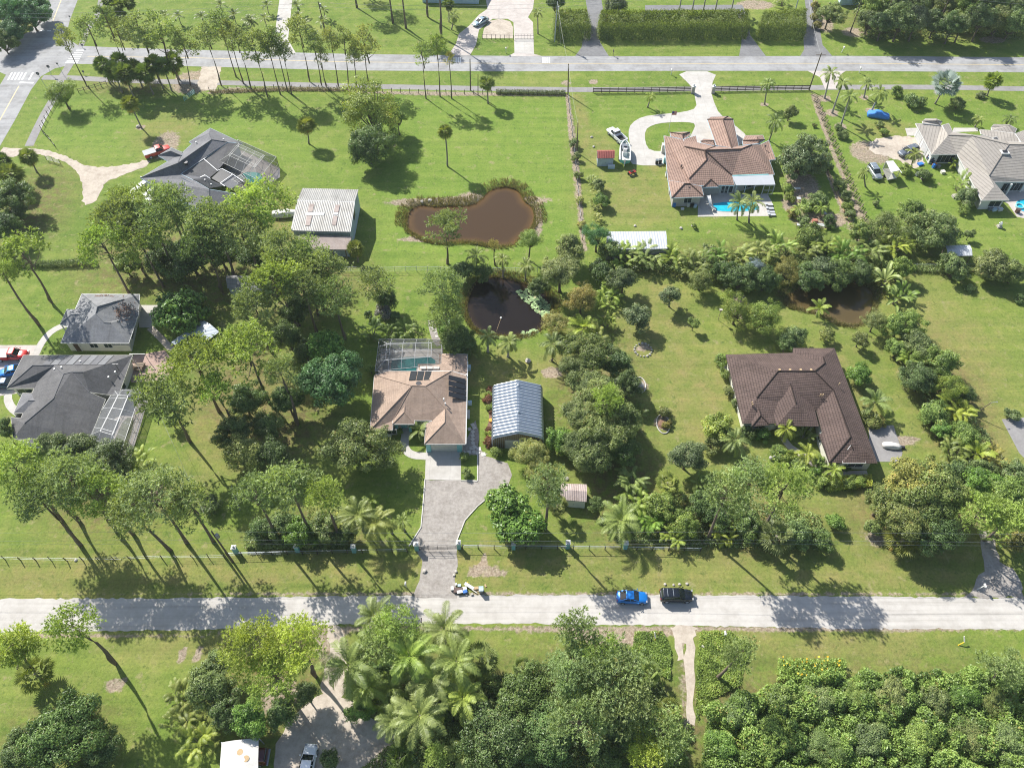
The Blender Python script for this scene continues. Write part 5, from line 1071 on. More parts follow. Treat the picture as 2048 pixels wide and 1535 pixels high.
for a in [('med', 545,905,36,4.5, 'dark tree behind the west pine of three', 'dark'),('med', 575,800,34,4, 'dark tree between the thin pine and the blue-green tree', 'dark'),('pinebig', 90,965,50,11, 'pine of the bottom row behind the slim leaning one', 'lime'),('pine', 380,1010,40,11, 'pine of the bottom row next to the power pole', 'mid'), 
  ('large', 1165,830,44,4.4, 'dark tree crowding the striped garage from the east', 'olive'),('large', 1150,730,38,4.4, 'olive tree behind the striped garage corner', 'olive'),('med', 1235,830,40,4.2, 'dark tree between the middle and nearest big ones', 'mid'),('med', 1150,890,34,3.6, 'tree between the lime tree and the big dark row', 'mid'),('med', 1230,720,36,4, 'tree between the lawn and the farthest big one', 'dark')]:
 tc(*a)
for a in [('coco', 762,1285,50,7, 'coconut palm between the ball pine and the sand drive', 'mid'),('coco', 862,1352,54,6.5, 'coconut palm in the heart of the clump', 'mid'),('coco', 925,1392,48,5.5, 'coconut palm beside the dark fine-leaved trees', 'lime'),('coco', 792,1440,46,5, 'coconut palm leaning over the sand turning area', 'mid'),('coco', 735,1372,44,5.5, 'coconut palm at the kerb of the sand turning area', 'lime'),('bigclump', 955,1360,32,1.5, 'palm undergrowth at the east end of the clump', 'mid'),('med', 470,860,36,4.5, 'dark cool tree on the worn lawn behind the greyish one', 'dark')]:
 tc(*a)
for a in [('pinebig', 612,508,46,12, 'pine crown at the east edge of the grove', 'mid'),('pine', 668,590,34,11, 'pine above the fenced lawn shade', 'mid'),('med', 575,668,34,4, 'dark tree between the blue shed and the seagrape', 'dark'),('pine', 430,780,36,11, 'thin pine behind the bright one by the lean-to', 'lime'),('small', 610,700,28,3.4, 'cool green shrub tree at the seagrape', 'dark'),('med', 300,480,34,4, 'dark tree filling the west end of the grove', 'dark')]:
 tc(*a)
# ================================================================== BUILDINGS
def roofmat(name, c1, c2, kind='shingle', rough=.85, row=.32, colw=.3, dark=(.4,.4,.4), stain=.5, metal=0.0, depth=.5):
 """roof covering in metres along (u) and up (v) each slope"""
 m, nt, b = newmat(name)
 uv = coords(nt, 'UV'); ob = coords(nt)
 sx = nd(nt, "ShaderNodeSeparateXYZ"); nt.links.new(uv, sx.inputs[0])
 n1 = noise(nt, ob,.35,5,.65); n2 = noise(nt, ob,5,4,.75); n3 = noise(nt, ob,1.6,5,.7)
 c = ramp(nt, mathn(nt, 'ADD', mathn(nt, 'MULTIPLY', n2,.6), mathn(nt, 'MULTIPLY', n3,.4)),[(.3, c1),(.7, c2)])
 c = mixc(nt, stain, c, ramp(nt, n1,[(.3,(.72,.7,.68)),(.52,(1,1,1)),(.75,(1.18,1.15,1.1))]), 'MULTIPLY')
 mpv = nd(nt, "ShaderNodeMapping"); nt.links.new(uv, mpv.inputs[0]); mpv.inputs['Scale'].default_value = (1.6,.12,1)
 c = mixc(nt, min(1, stain + .2), c, ramp(nt, noise(nt, mpv.outputs[0],1.0,5,.7),[(.3,(.74,.73,.72)),(.5,(1,1,1)),(.7,(1.12,1.11,1.1))]), 'MULTIPLY')
 fv = mathn(nt, 'FRACT', mathn(nt, 'DIVIDE', sx.outputs[1], row))
 fu = mathn(nt, 'FRACT', mathn(nt, 'DIVIDE', sx.outputs[0], colw))
 wu = mathn(nt, 'ABSOLUTE', mathn(nt, 'SINE', mathn(nt, 'MULTIPLY', sx.outputs[0], math.pi / colw)))
 if kind == 'shingle':
  br = nd(nt, "ShaderNodeTexBrick", Scale=1.0); nt.links.new(uv, br.inputs['Vector'])
  br.inputs['Brick Width'].default_value = .9; br.inputs['Row Height'].default_value = row; br.inputs['Mortar Size'].default_value = .03
  br.inputs['Color1'].default_value = (.86,.86,.86,1); br.inputs['Color2'].default_value = (1.12,1.1,1.08,1); br.inputs['Mortar'].default_value = (.72,.72,.72,1)
  c = mixc(nt,.55, c, br.outputs[0], 'MULTIPLY'); h = fv
 elif kind == 'tile':
  vg = ramp(nt, fv,[(0, dark),(.16, dark),(.3,(1,1,1)),(1,(1.05,1.05,1.05))])
  ug = ramp(nt, wu,[(0, dark),(.25,(.85,.85,.85)),(.6,(1.08,1.08,1.08))])
  c = mixc(nt,.75, c, vg, 'MULTIPLY'); c = mixc(nt,.6, c, ug, 'MULTIPLY')
  h = mathn(nt, 'ADD', mathn(nt, 'MULTIPLY', wu,.6), mathn(nt, 'MULTIPLY', fv,-.5))
 elif kind == 'flat':
  vg = ramp(nt, fv,[(0, dark),(.12, dark),(.22,(1,1,1)),(1,(1,1,1))]); c = mixc(nt,.7, c, vg, 'MULTIPLY'); h = mathn(nt, 'MULTIPLY', fv,-.6)
 else:
  st = mathn(nt, 'POWER', wu,2.0)
  c = mixc(nt,.35, c, ramp(nt, st,[(0, dark),(.5,(1,1,1))]), 'MULTIPLY'); h = st
 nt.links.new(c, b.inputs['Base Color']); b.inputs['Roughness'].default_value = rough; b.inputs['Metallic'].default_value = metal
 b.inputs['Specular IOR Level'].default_value = .3
 bump(nt, b, mathn(nt, 'ADD', h, mathn(nt, 'MULTIPLY', n2,.25)), depth,.08)
 return m
RM = {
 'tan': roofmat('tan_shingles', (.27,.195,.15),(.4,.305,.24)),
 'slate': roofmat('slate_grey_shingles', (.085,.085,.09),(.15,.148,.15), stain=.7),
 'slate2': roofmat('bluish_slate_shingles', (.125,.128,.14),(.2,.2,.21), stain=.5),
 'grey': roofmat('light_grey_shingles', (.17,.175,.185),(.27,.275,.285), stain=.7),
 'brown': roofmat('dark_brown_tiles', (.075,.052,.045),(.14,.098,.085), 'tile', row=.42, colw=.32, dark=(.35,.33,.32), stain=.75),
 'terra': roofmat('terracotta_tiles', (.25,.16,.125),(.38,.265,.21), 'tile', row=.48, colw=.42, dark=(.3,.28,.28), stain=.5),
 'beige': roofmat('beige_flat_tiles', (.27,.245,.215),(.37,.34,.3), 'flat', row=.62, dark=(.42,.42,.45), stain=.3),
 'barn': roofmat('ribbed_metal_roof', (.27,.265,.25),(.345,.34,.325), 'metal', rough=.55, stain=.8, colw=.33, dark=(.45,.45,.47), metal=.15),
 'rusty': roofmat('rusty_metal_roof', (.3,.22,.19),(.5,.43,.4), 'metal', rough=.6, colw=.33, dark=(.7,.7,.7), stain=1.0),
 'white': roofmat('white_metal_roof', (.47,.49,.51),(.56,.58,.6), 'metal', rough=.4, colw=.5, dark=(.72,.74,.78), metal=.1, stain=.25),
 'tin': roofmat('bluish_tin_roof', (.45,.5,.55),(.6,.64,.68), 'metal', rough=.4, colw=.3, dark=(.5,.52,.56), metal=.2),
 'redtin': roofmat('red_tin_roof', (.22,.05,.045),(.36,.11,.09), 'metal', rough=.55, colw=.5, dark=(.6,.6,.6)),
 'siding': roofmat('pale_blue_siding', (.36,.43,.47),(.46,.53,.57), 'metal', rough=.7, colw=.25, dark=(.75,.75,.75)),
}
def planez(px, py, A, B, slope):
 """where the sight line meets the roof slope rising from eave A-B"""
 e = (B - A); e[2] = 0; e /= np.linalg.norm(e); n = np.array([-e[1], e[0],0])
 d = ray(px, py)
 best = None
 for s in (1,-1):
  # z - za = slope * s * n.(p - A)
  den = d[2] - slope * s * (n @ d)
  t = (A[2] - _C[2] + slope * s * (n @ (_C - A))) / den
  P = _C + d * t
  if t > 0 and P[2] > A[2] and (best is None or P[2] < best[2]): best = P
 return best
class House:
 def __init__(s, name, label, cat, origin, zoom=lambda x, y: (x, y)):
  s.z = zoom; o = U(*zoom(*origin)); s.root = thing(name, label, cat, tuple(o)); s.o = o; s.walls = []
 def part(s, name, me, parent=None): return link(name, me, parent or s.root)
 def pt(s, x, y, z): return U(*s.z(x, y), z)
 def roof(s, V, F, mat, slope=.42, caps=None, fascia='white', name='roof', wall=None, inset=.5, thick=.2, capr=.1, gables=None, label=None):
  """V: name -> (x, y, z) eave heights, or (x, y,(a, b)) on the slope rising from eave a-b"""
  P = {}
  for k, v in V.items():
   if not isinstance(v[2], tuple): P[k] = s.pt(*v)
  for k, v in V.items():
   if isinstance(v[2], tuple):
    r = planez(*s.z(v[0], v[1]), P[v[2][0]].copy(), P[v[2][1]].copy(), slope)
    P[k] = r
  s.P = P
  keys = list(P); ix = {k: i for i, k in enumerate(keys)}
  co = np.array([P[k] for k in keys]) - s.o
  tri, uv = [],[]
  for f in F:
   q = [co[ix[k]] for k in f]
   n = np.zeros(3)
   for i in range(len(q)): n += np.cross(q[i], q[(i + 1) % len(q)])
   f = list(f)
   if n[2] < 0: f = f[::-1]; n = -n
   n /= np.linalg.norm(n)
   u = np.cross([0,0,1.0], n); u = u / np.linalg.norm(u) if np.linalg.norm(u) > 1e-4 else np.array([1.0,0,0]); w = np.cross(n, u)
   T = tessellate_polygon([[Vector((co[ix[k]] @ u, co[ix[k]] @ w,0)) for k in f]])
   for t in T:
    t = [ix[f[i]] for i in t]
    a, b, c = co[t[0]], co[t[1]], co[t[2]]
    if np.cross(b - a, c - a) @ n < 0: t = t[::-1]
    tri.append(t)
    for i in t: uv += [co[i] @ u, co[i] @ w]
  ro = s.part(name, mesh(name, co,[np.array(tri)],[mat], uv=uv))
  if label: ro['label'] = label
  # edges
  E = {}
  for f in F:
   for i in range(len(f)):
    a, b = f[i], f[(i + 1) % len(f)]
    E.setdefault(frozenset((a, b)),[]).append((a, b))
  bnd = [v[0] for v in E.values() if len(v) == 1]
  mb = MB()
  for a, b in bnd:
   A, B = co[ix[a]], co[ix[b]]
   cen = co.mean(0); d = B - A; nn = np.array([d[1],-d[0],0]); L = np.linalg.norm(nn[:2])
   if L < .05: continue
   mid = (A + B) / 2; nn /= L
   if nn @ (mid - cen) < 0: nn = -nn
   w = nn * .04
   t = np.array([0,0, thick])
   mb.add([A + w, B + w, B + w - t, A + w - t, A - w, B - w, B - w - t, A - w - t],[(0,1,2,3),(5,4,7,6),(0,4,5,1),(3,2,6,7)])
  if mb.v: s.part('fascia', mb.mesh('fascia', M[fascia]), ro)
  if caps:
   for v in E.values():
    if len(v) == 2:
     a, b = v[0]
     A, B = co[ix[a]], co[ix[b]]
     # ridge or hip: both neighbours lie below the line
     low = 0
     for f in F:
      if a in f and b in f:
       c = np.mean([co[ix[k]] for k in f],0)
       m = (A + B) / 2
       low += 1 if c[2] < m[2] + .02 else 0
     if low == 2: MB().tube([A + [0,0,.02], B + [0,0,.02]], capr,6).build('ridge_cap', caps, ro)
  if wall:
   wl, mt = wall
   s.wall([P[k] for k in wl], mt, inset)
  return P
 def wall(s, loop, mt, inset=.5, zt=None, z0=-.05):
  q = [np.array(p) for p in loop]; n = len(q)
  ar = sum(q[i][0] * q[(i + 1) % n][1] - q[(i + 1) % n][0] * q[i][1] for i in range(n))
  if ar < 0: q = q[::-1]
  out = []
  for i in range(n):
   a, b, c = q[i - 1], q[i], q[(i + 1) % n]
   d1 = (b - a)[:2]; d1 /= np.linalg.norm(d1); d2 = (c - b)[:2]; d2 /= np.linalg.norm(d2)
   n1 = np.array([-d1[1], d1[0]]); n2 = np.array([-d2[1], d2[0]])
   bis = n1 + n2; bis /= np.linalg.norm(bis) + 1e-9
   k = min(3.0,1 / max(.3, bis @ n1))
   out.append(np.array([b[0] + bis[0] * inset * k, b[1] + bis[1] * inset * k,(zt if zt else b[2] - .12)]))
  V, F = [],[]
  for p in out: V.append(p - s.o); V.append(np.array([p[0], p[1], z0]) - s.o)
  for i in range(n):
   j = (i + 1) % n; F.append((2 * i + 1,2 * j + 1,2 * j,2 * i))
  s.part('wall', mesh('wall', V, [np.array(F)],[mt]))
  s.walls += [(out[i], out[(i + 1) % n]) for i in range(n)]
 def _hit(s, x, y):
  d = ray(*s.z(x, y)); best = None
  for a, b in s.walls:
   e = (b - a)[:2]; L = np.linalg.norm(e); e = e / L; nn = np.array([e[1],-e[0]])
   den = nn @ d[:2]
   if den >= 0: continue
   t = (nn @ (a[:2] - _C[:2])) / den
   P = _C + d * t; u = (P[:2] - a[:2]) @ e
   if -.4 < u < L + .4 and -.6 < P[2] < 4.5 and (best is None or t < best[0]): best = (t, P, e, nn)
  return best
 def window(s, x, y, w, h, z=None, name='window', frame='white', pane='glass', nx=2, ny=1):
  r = s._hit(x, y)
  if r is None: return None
  _, P, e, nn = r
  if z is None: z = P[2]
  c = np.array([P[0], P[1], z]) - s.o
  rz = math.atan2(e[1], e[0])
  mb = MB(); t = .07
  for dx, dy, sx, sy in ((0, h / 2, w + t, t),(0,-h / 2, w + t, t),(w / 2,0, t, h),(-w / 2,0, t, h)): mb.box((dx,-.02, dy),(sx,.1, sy))
  for i in range(1, nx): mb.box((-w / 2 + w * i / nx,-.02,0),(.04,.06, h))
  for i in range(1, ny): mb.box((0,-.02,-h / 2 + h * i / ny),(w,.06,.04))
  fr = mb.build(name, M[frame], s.root, tuple(c),(0,0, rz))
  MB().box((0,.0,0),(w,.04, h)).build('pane', M[pane], fr)
  return fr
 def door(s, x, y, w, h, mt='white', name='door', rows=0, z0=0.0):
  r = s._hit(x, y)
  if r is None: return None
  _, P, e, nn = r
  c = np.array([P[0], P[1], z0]) - s.o; rz = math.atan2(e[1], e[0])
  fr = MB().box((-w / 2 - .06,-.02, h / 2),(.12,.12, h)).box((w / 2 + .06,-.02, h / 2),(.12,.12, h)).box((0,-.02, h + .06),(w + .24,.12,.12)).build(name, M['white'], s.root, tuple(c),(0,0, rz))
  if rows:
   for k in range(rows): MB().box((0,-.01, h * (k + .5) / rows),(w,.06, h / rows - .03)).build('panel', M[mt], fr)
  else:
   MB().box((0,-.01, h / 2),(w,.06, h)).build('panel', M[mt], fr); MB().box((w * .38,-.07, h * .48),(.05,.05,.12)).build('handle', M['darkmetal'], fr)
  return fr
 def vents(s, L, mt='white', r=.09, h=.35, name='roof_vent'):
  for x, y, z in L:
   p = s.pt(x, y, z) - s.o
   MB().cyl((p[0], p[1], p[2] - .3), r, h + .3,8).cyl((p[0], p[1], p[2] + h), r * 1.5,.05,8).build(name, M[mt], s.root)
 def slab(s, quad, z, th, mt, name, nrm=None, parent=None):
  """thin plate through four surveyed corners (with heights)"""
  q = [s.pt(*p) - s.o for p in quad]
  n = np.cross(q[1] - q[0], q[3] - q[0]); n /= np.linalg.norm(n)
  if n[2] < 0: n = -n
  V = [p + n * z for p in q] + [p + n * (z + th) for p in q]
  return s.part(name, mesh(name, V, [np.array([(3,2,1,0),(4,5,6,7),(0,1,5,4),(1,2,6,5),(2,3,7,6),(3,0,4,7)])],[mt]), parent)
 def zon(s, x, y, a, b, slope=.42):
  """height of the roof slope rising from eave a-b under survey point"""
  return planez(*s.z(x, y), s.P[a].copy(), s.P[b].copy(), slope)[2]
def screenmat(name, alpha=.3, c=(.06,.065,.065)):
 m, nt, b = newmat(name)
 b.inputs['Base Color'].default_value = (*c,1); b.inputs['Roughness'].default_value = .6
 w = noise(nt, coords(nt),1.5,3)
 tr = nd(nt, "ShaderNodeBsdfTransparent"); ms = nd(nt, "ShaderNodeMixShader")
 nt.links.new(mathn(nt, 'ADD', mathn(nt, 'MULTIPLY', w,.12), alpha - .06), ms.inputs[0])
 nt.links.new(tr.outputs[0], ms.inputs[1]); nt.links.new(b.outputs[0], ms.inputs[2])
 nt.links.new(ms.outputs[0], nt.nodes["Material Output"].inputs[0])
 return m
M['screen'] = screenmat('insect_screen', .42)
M['screenlight'] = screenmat('pale_insect_screen', .34,(.22,.23,.24))
def cage(h, C, nx, ny, hw, ht, ins, mt='alum', scr='screen', open_sides=(), w=.05, diag=True):
 """screen enclosure over the ground quad C (far-left, far-right, near-right, near-left): every beam a piece"""
 root = None
 C = [np.array(c) - h.o for c in C]
 cen = sum(C) / 4
 T = []
 for c in C: c[2] = -h.o[2]
 def bl(Q, u, v): return Q[0] * (1 - u) * (1 - v) + Q[1] * u * (1 - v) + Q[2] * u * v + Q[3] * (1 - u) * v
 up = np.array([0,0,1.0])
 eu, ev = ins / np.linalg.norm(C[1] - C[0]), ins / np.linalg.norm(C[3] - C[0])
 lo = lambda u, v: bl(C, u, v) + up * hw
 def top(u, v):
  uu = min(max(u, eu),1 - eu); vv = min(max(v, ev),1 - ev)
  return bl(C, uu, vv) + up * ht
 scrm = MB()
 us = [i / nx for i in range(nx + 1)]; vv = [j / ny for j in range(ny + 1)]
 segs = []
 for side in range(4):
  if side in open_sides: continue
  a, b = C[side], C[(side + 1) % 4]
  scrm.poly([a, b, b + up * hw, a + up * hw])
  segs.append((a + up * hw, b + up * hw)); segs.append((a + up * 1.0, b + up * 1.0)); segs.append((a + up * .06, b + up * .06))
  n = nx if side % 2 == 0 else ny
  for i in range(n + 1):
   p = a + (b - a) * i / n; segs.append((p, p + up * hw))
 c4 = [(0,0),(1,0),(1,1),(0,1)]
 t4 = [top(*c) for c in c4]; l4 = [lo(*c) for c in c4]
 for k in range(4):
  scrm.poly([l4[k], l4[(k + 1) % 4], t4[(k + 1) % 4], t4[k]])
  segs.append((t4[k], t4[(k + 1) % 4])); segs.append((l4[k], t4[k]))
  if k in open_sides: segs.append((l4[k], l4[(k + 1) % 4]))
 scrm.poly(t4)
 for u in us[1:-1]:
  segs += [(lo(u,0), top(u,0)),(top(u,0), top(u,1)),(top(u,1), lo(u,1))]
 for v in vv[1:-1]:
  segs += [(lo(0, v), top(0, v)),(top(0, v), top(1, v)),(top(1, v), lo(1, v))]
 if diag:
  segs += [(top(0,0), top(us[1], vv[1])),(top(1,0), top(us[-2], vv[1])),(top(1,1), top(us[-2], vv[-2])),(top(0,1), top(us[1], vv[-2]))]
 so = h.part('pool_cage', scrm.mesh('pool_cage', M[scr]))
 for a, b in segs:
  MB().bar(a, b, w, w).build('beam', M[mt], so)
 return so
def poolmat(name, c1, c2):
 m, nt, b = newmat(name); co = coords(nt)
 n = noise(nt, co,.9,4,.6,1.0)
 nt.links.new(ramp(nt, n,[(.3, c1),(.7, c2)]), b.inputs['Base Color'])
 b.inputs['Roughness'].default_value = .06; b.inputs['IOR'].default_value = 1.33
 bump(nt, b, noise(nt, co,4,2),.08,.1); return m
M['poolteal'] = poolmat('teal_pool_water', (.02,.14,.15),(.05,.24,.23))
M['poolgreen'] = poolmat('green_pool_water', (.1,.38,.34),(.17,.5,.44))
M['poolblue'] = poolmat('blue_pool_water', (.01,.33,.5),(.03,.48,.62))
M['poolmurk'] = poolmat('murky_pool_water', (.09,.1,.05),(.16,.17,.09))
def pool(P, mt, label, smooth=0, cop=.14, z=.05):
 q = [np.array(p) for p in pts(P)]
 if smooth: q = smoothpoly(q, smooth)
 c = sum(q) / len(q)
 r = thing('swimming_pool', label, 'swimming pool', (c[0], c[1],0))
 n = len(q); out = [c + (p - c) * (1 + cop / np.linalg.norm(p - c)) for p in q]
 mb = MB()
 V = [(p[0] - c[0], p[1] - c[1], z + .02) for p in q] + [(p[0] - c[0], p[1] - c[1], z + .02) for p in out] + [(p[0] - c[0], p[1] - c[1],0) for p in out] + [(p[0] - c[0], p[1] - c[1],0) for p in q]
 F = []
 for i in range(n):
  j = (i + 1) % n; F += [(i, j, n + j, n + i),(n + i, n + j,2 * n + j,2 * n + i),(3 * n + i,3 * n + j, j, i)]
 mb.add(V, F); mb.build('coping', M['deck'], r)
 w = MB(); w.prism([(p[0] - c[0], p[1] - c[1]) for p in q],.0, z); w.build('water', M[mt], r)
 return r
# ---------------------------------------------------------------- tan house
h = House('house', 'tan shingled house with black solar panels and screened teal pool', 'house', (640,900), zoomer(730,670,6.141))
e = 2.7
h.roof(dict(NW=(115,488, e), NB=(285,438, e), N1=(650,440, e), A=(1060,440,3.1), NE=(1250,497, e), SE=(1232,1336, e), SG=(728,1336, e), GW=(748,1088, e), S1=(832,1046, e), S2=(640,1046, e), S3=(345,1050, e), S0=(338,1165, e), SW=(60,1165, e),
  R1=(575,622,('NB', 'N1')), R2=(742,626,('NB', 'N1')), G2=(980,1072,('SG', 'SE')), G1=(985,900,('S2', 'S1'))),
 [('NW', 'NB', 'N1', 'A', 'R2', 'R1'),('NW', 'R1', 'SW'),('SW', 'R1', 'S3', 'S0'),('R1', 'R2', 'G1', 'S1', 'S2', 'S3'),('R2', 'A', 'NE', 'SE', 'G2', 'G1'),('G1', 'G2', 'SG', 'GW', 'S1'),('G2', 'SE', 'SG')],
 RM['tan'], caps=RM['tan'], capr=.07, wall=(['NW', 'NB', 'NE', 'SE', 'SG', 'GW', 'S1', 'S3', 'S0', 'SW'], M['offwhite']))
P0 = h.P
h.roof(dict(a=(338,1092,2.75), b=(606,1092,2.75), c=(622,945,2.75), d=(343,930,2.75), r=(482,945,('a', 'b')), t=(492,808,('b', 'c'))),[('d', 't', 'r', 'a'),('a', 'r', 'b'),('b', 'r', 't', 'c')], RM['tan'], caps=RM['tan'], capr=.07, name='porch_roof')
h.roof(dict(a=(905,226,2.5), b=(1257,233,2.5), c=(1250,492,2.5), d=(650,432,2.6), f=(652,352,2.5), g=(903,352,2.5), r=(1080,318,('a', 'b')), t=(1072,440,('b', 'c'))),[('a', 'b', 'r'),('b', 'c', 't', 'r'),('a', 'r', 't', 'd', 'f', 'g')], RM['tan'], slope=.2, caps=RM['tan'], capr=.06, name='lanai_roof', wall=(['a', 'b', 'c', 'd', 'f', 'g'], M['offwhite']), inset=.35)
h.P = P0
for x in (545,635,725):
 h.slab([(x + 18,447, h.zon(x + 18,447, 'NB', 'N1')),(x + 96,447, h.zon(x + 96,447, 'NB', 'N1')),(x + 72,558, h.zon(x + 72,558, 'NB', 'N1')),(x - 6,558, h.zon(x - 6,558, 'NB', 'N1'))],.06,.05, M['panel'], 'solar_panel')
for k in range(4):
 y = 492 + k * 67
 q = [(1026, y),(1234, y + 50),(1232, y + 108),(1024, y + 58)]
 h.slab([(x, yy, h.zon(x, yy, 'NE', 'SE')) for x, yy in q],.06,.05, M['panel'], 'solar_panel')
for k in range(3):
 h.slab([(678 + k * 82,388,2.75),(752 + k * 82,388,2.78),(750 + k * 82,420,2.85),(676 + k * 82,420,2.82)],.1,.05, M['concrete'], 'skylight')
z = h.zon(660,592, 'NB', 'N1'); h.vents([(660,600, z)], 'darkmetal', .3,.2)
h.vents([(988,850, h.zon(988,850, 'SE', 'NE')),(968,795, h.zon(968,795, 'SE', 'NE')),(1262,352,2.6),(1248,497,2.8)])
MB().bar(U(*h.z(1262,350),2.55) - h.o, U(*h.z(1240,1335),2.62) - h.o,.12,.1).build('gutter', M['white'], h.root)
h.door(975,1365,4.9,2.2, 'offwhite', 'garage_door', 4)
for x in (780,1160):
 r_ = h._hit(x,1365)
 c = r_[1]; MB().box((c[0] - h.o[0], c[1] - h.o[1] - .1,1.25),(.75,.3,2.5)).build('pilaster', M['tealpaint'], h.root)
h.window(330,1200,1.6,1.3,1.5)
h.door(490,1150,1.0,2.1, 'tealpaint')
pp = h.pt(562,1175,0) - h.o
MB().box((pp[0], pp[1],1.35),(.4,.4,2.7)).build('porch_column', M['tealpaint'], h.root)
pp = h.pt(400,1180,0) - h.o
MB().box((pp[0], pp[1],1.35),(.4,.4,2.7)).build('porch_column', M['tealpaint'], h.root)
cage(h,[h.pt(198,170,0), h.pt(955,172,0), h.pt(945,480,0), h.pt(148,560,0)],5,4,2.6,3.3,1.6, 'cageframe', 'screen', open_sides=(2,))
sheet('pool_deck', [h.z(*p) for p in [(195,165),(960,165),(950,520),(140,570)]],.02, M['deck'])
pool([h.z(*p) for p in [(330,285),(520,270),(800,268),(865,310),(868,380),(640,390),(620,470),(310,470)]], 'poolteal', 'dark teal pool under the screen behind the tan house')
# ---------------------------------------------------------------- striped metal garage (arched steel)
zq = zoomer(900,740,6.978)
h = House('metal_garage', 'striped arched steel garage with grey board front', 'garage', (930,1000), zq)
bl_, br_ = U(*zq(598,1085)), U(*zq(1292,1085)); W = br_[0] - bl_[0]; x0 = (bl_[0] + br_[0]) / 2
yf = bl_[1]; prof = [(-.5,0),(-.5,1.7),(-.495,2.25),(-.46,2.7),(-.4,2.95),(-.2,3.5),(-.02,4.02),(.02,4.02),(.2,3.5),(.4,2.95),(.46,2.7),(.495,2.25),(.5,1.7),(.5,0)]
yb = min(np.arange(8,26,.05), key=lambda d: abs(PR((x0, yf + d,4.02))[1] - (740 + 137 / 6.978)))
NS = 17
for k in range(NS):
 ya = yb * k / NS; st = yb / NS
 V, F = [],[]
 cs = [(0,.0),(.1,.05),(.42,.34),(.58,.34),(.9,.05),(1.0,.0)]
 for t, d in cs:
  for q in prof:
   nx_ = q[0] * 2; V.append((q[0] * W + math.copysign(d * .6 * (1 if abs(q[0]) > .45 else .25), q[0]), ya + t * st, q[1] + (d if abs(q[0]) < .47 else d * .3)))
 n = len(prof)
 for i in range(5):
  for j in range(n - 1): F.append((i * n + j, i * n + j + 1,(i + 1) * n + j + 1,(i + 1) * n + j))
 link('roof_panel', mesh('roof_panel', np.array(V) + np.array([x0 - h.o[0], yf - h.o[1],0]),[np.array(F)],[M['metal']], smooth=False), h.root)
for yy in (.06, yb - .06):
 MB().poly([(q[0] * W * .985 + x0 - h.o[0], yf + yy - h.o[1], q[1] * .99) for q in prof]).build('end_wall', M['greywall'], h.root)
for i in range(26):
 fx = -.48 + .96 * i / 25
 bh = np.interp(fx,[p[0] for p in prof[1:-1]],[p[1] for p in prof[1:-1]]) - .08
 MB().box((x0 + fx * W - h.o[0], yf - .01 - h.o[1], bh / 2),(.22,.05, bh)).build('board', M['wood'], h.root)
gd = link('garage_door', MB().box((0,0,1.15),(3.0,.06,2.3)).mesh('garage_door', M['alum']), h.root,(x0 - .06 * W - h.o[0], yf - .06 - h.o[1],0))
for k in range(4): MB().box((0,-.04,.3 + k * .56),(2.9,.03,.5)).build('panel', M['alum'], gd)
for zy in (215,585):
 p = U(*zq(950, zy + 12),4.15) - h.o
 MB().cyl((p[0], p[1], p[2] - .2),.16,.4,10).ball((p[0], p[1], p[2] + .32),.24, sz=.7).build('turbine_vent', M['metal'], h.root)
# ---------------------------------------------------------------- dark brown tiled house
zb = zoomer(1430,680,5.12)
h = House('house', 'dark brown tiled house with an L-shaped garage wing', 'house', (800,900), zb)
h.roof(dict(a=(112,148, e), b=(800,130, e), b2=(802,82, e), c=(1222,82, e), d=(1662,1256, e), f=(1172,1250, e), g=(1068,965, e), g2=(1100,945, e), i=(1040,720, e), j=(620,850, e), k=(285,850, e),
  R1=(645,318,('a', 'b')), R2=(1022,318,('a', 'b')), T=(1125,235,('c', 'd')), T2=(1105,172,('b2', 'c')), Q=(1213,512,('c', 'd')), E=(1388,990,('f', 'd')), L=(428,590,('k', 'a'))),
 [('a', 'b', 'T', 'R2', 'R1'),('b', 'b2', 'T2', 'T'),('b2', 'c', 'T2'),('c', 'd', 'E', 'Q', 'R2', 'T', 'T2'),('d', 'f', 'E'),('f', 'g', 'g2', 'i', 'Q', 'E'),('a', 'R1', 'L', 'k'),('k', 'L', 'j'),('R1', 'R2', 'Q', 'i', 'j', 'L')],
 RM['brown'], caps=RM['brown'], capr=.11, fascia='darkwood', wall=(['a', 'b', 'b2', 'c', 'd', 'f', 'g', 'i', 'j', 'k'], M['offwhite']))
h.roof(dict(a=(632,872,3.0), b=(1062,880,3.0), c=(1000,640,3.0), d=(548,622,3.0), r=(830,648,('a', 'b')), t=(752,384,('d', 'a'))),[('a', 'b', 'r'),('b', 'c', 't', 'r'),('d', 't', 'r', 'a')], RM['brown'], caps=RM['brown'], capr=.11, fascia='darkwood', name='porch_roof', label='raised entry roof with rust-coloured valley')
h.roof(dict(a=(380,880,2.75), b=(556,866,2.75), c=(500,700,2.75), d=(358,760,2.75), r=(468,770,('a', 'b')), t=(432,632,('d', 'a'))),[('a', 'b', 'r'),('b', 'c', 't', 'r'),('d', 't', 'r', 'a')], RM['brown'], caps=RM['brown'], capr=.09, fascia='darkwood', name='window_roof')
h.roof(dict(a=(1312,1256,2.8), b=(1545,1256,2.8), c=(1470,1090,2.8), d=(1296,1200,2.8), r=(1415,1122,('a', 'b')), t=(1392,1072,('a', 'b'))),[('a', 'b', 'r'),('b', 'c', 't', 'r'),('d', 't', 'r', 'a')], RM['brown'], caps=RM['brown'], capr=.09, fascia='white', name='gable_roof')
h.vents([(660,305,5.2),(767,305,5.2),(876,305,5.2),(982,305,5.2)], 'cardboard', .14,.1)
h.vents([(378,640,4),(384,662,3.9),(1272,448,4.2),(1080,562,4.2),(1104,562,4.2)], 'cardboard', .07,.2)
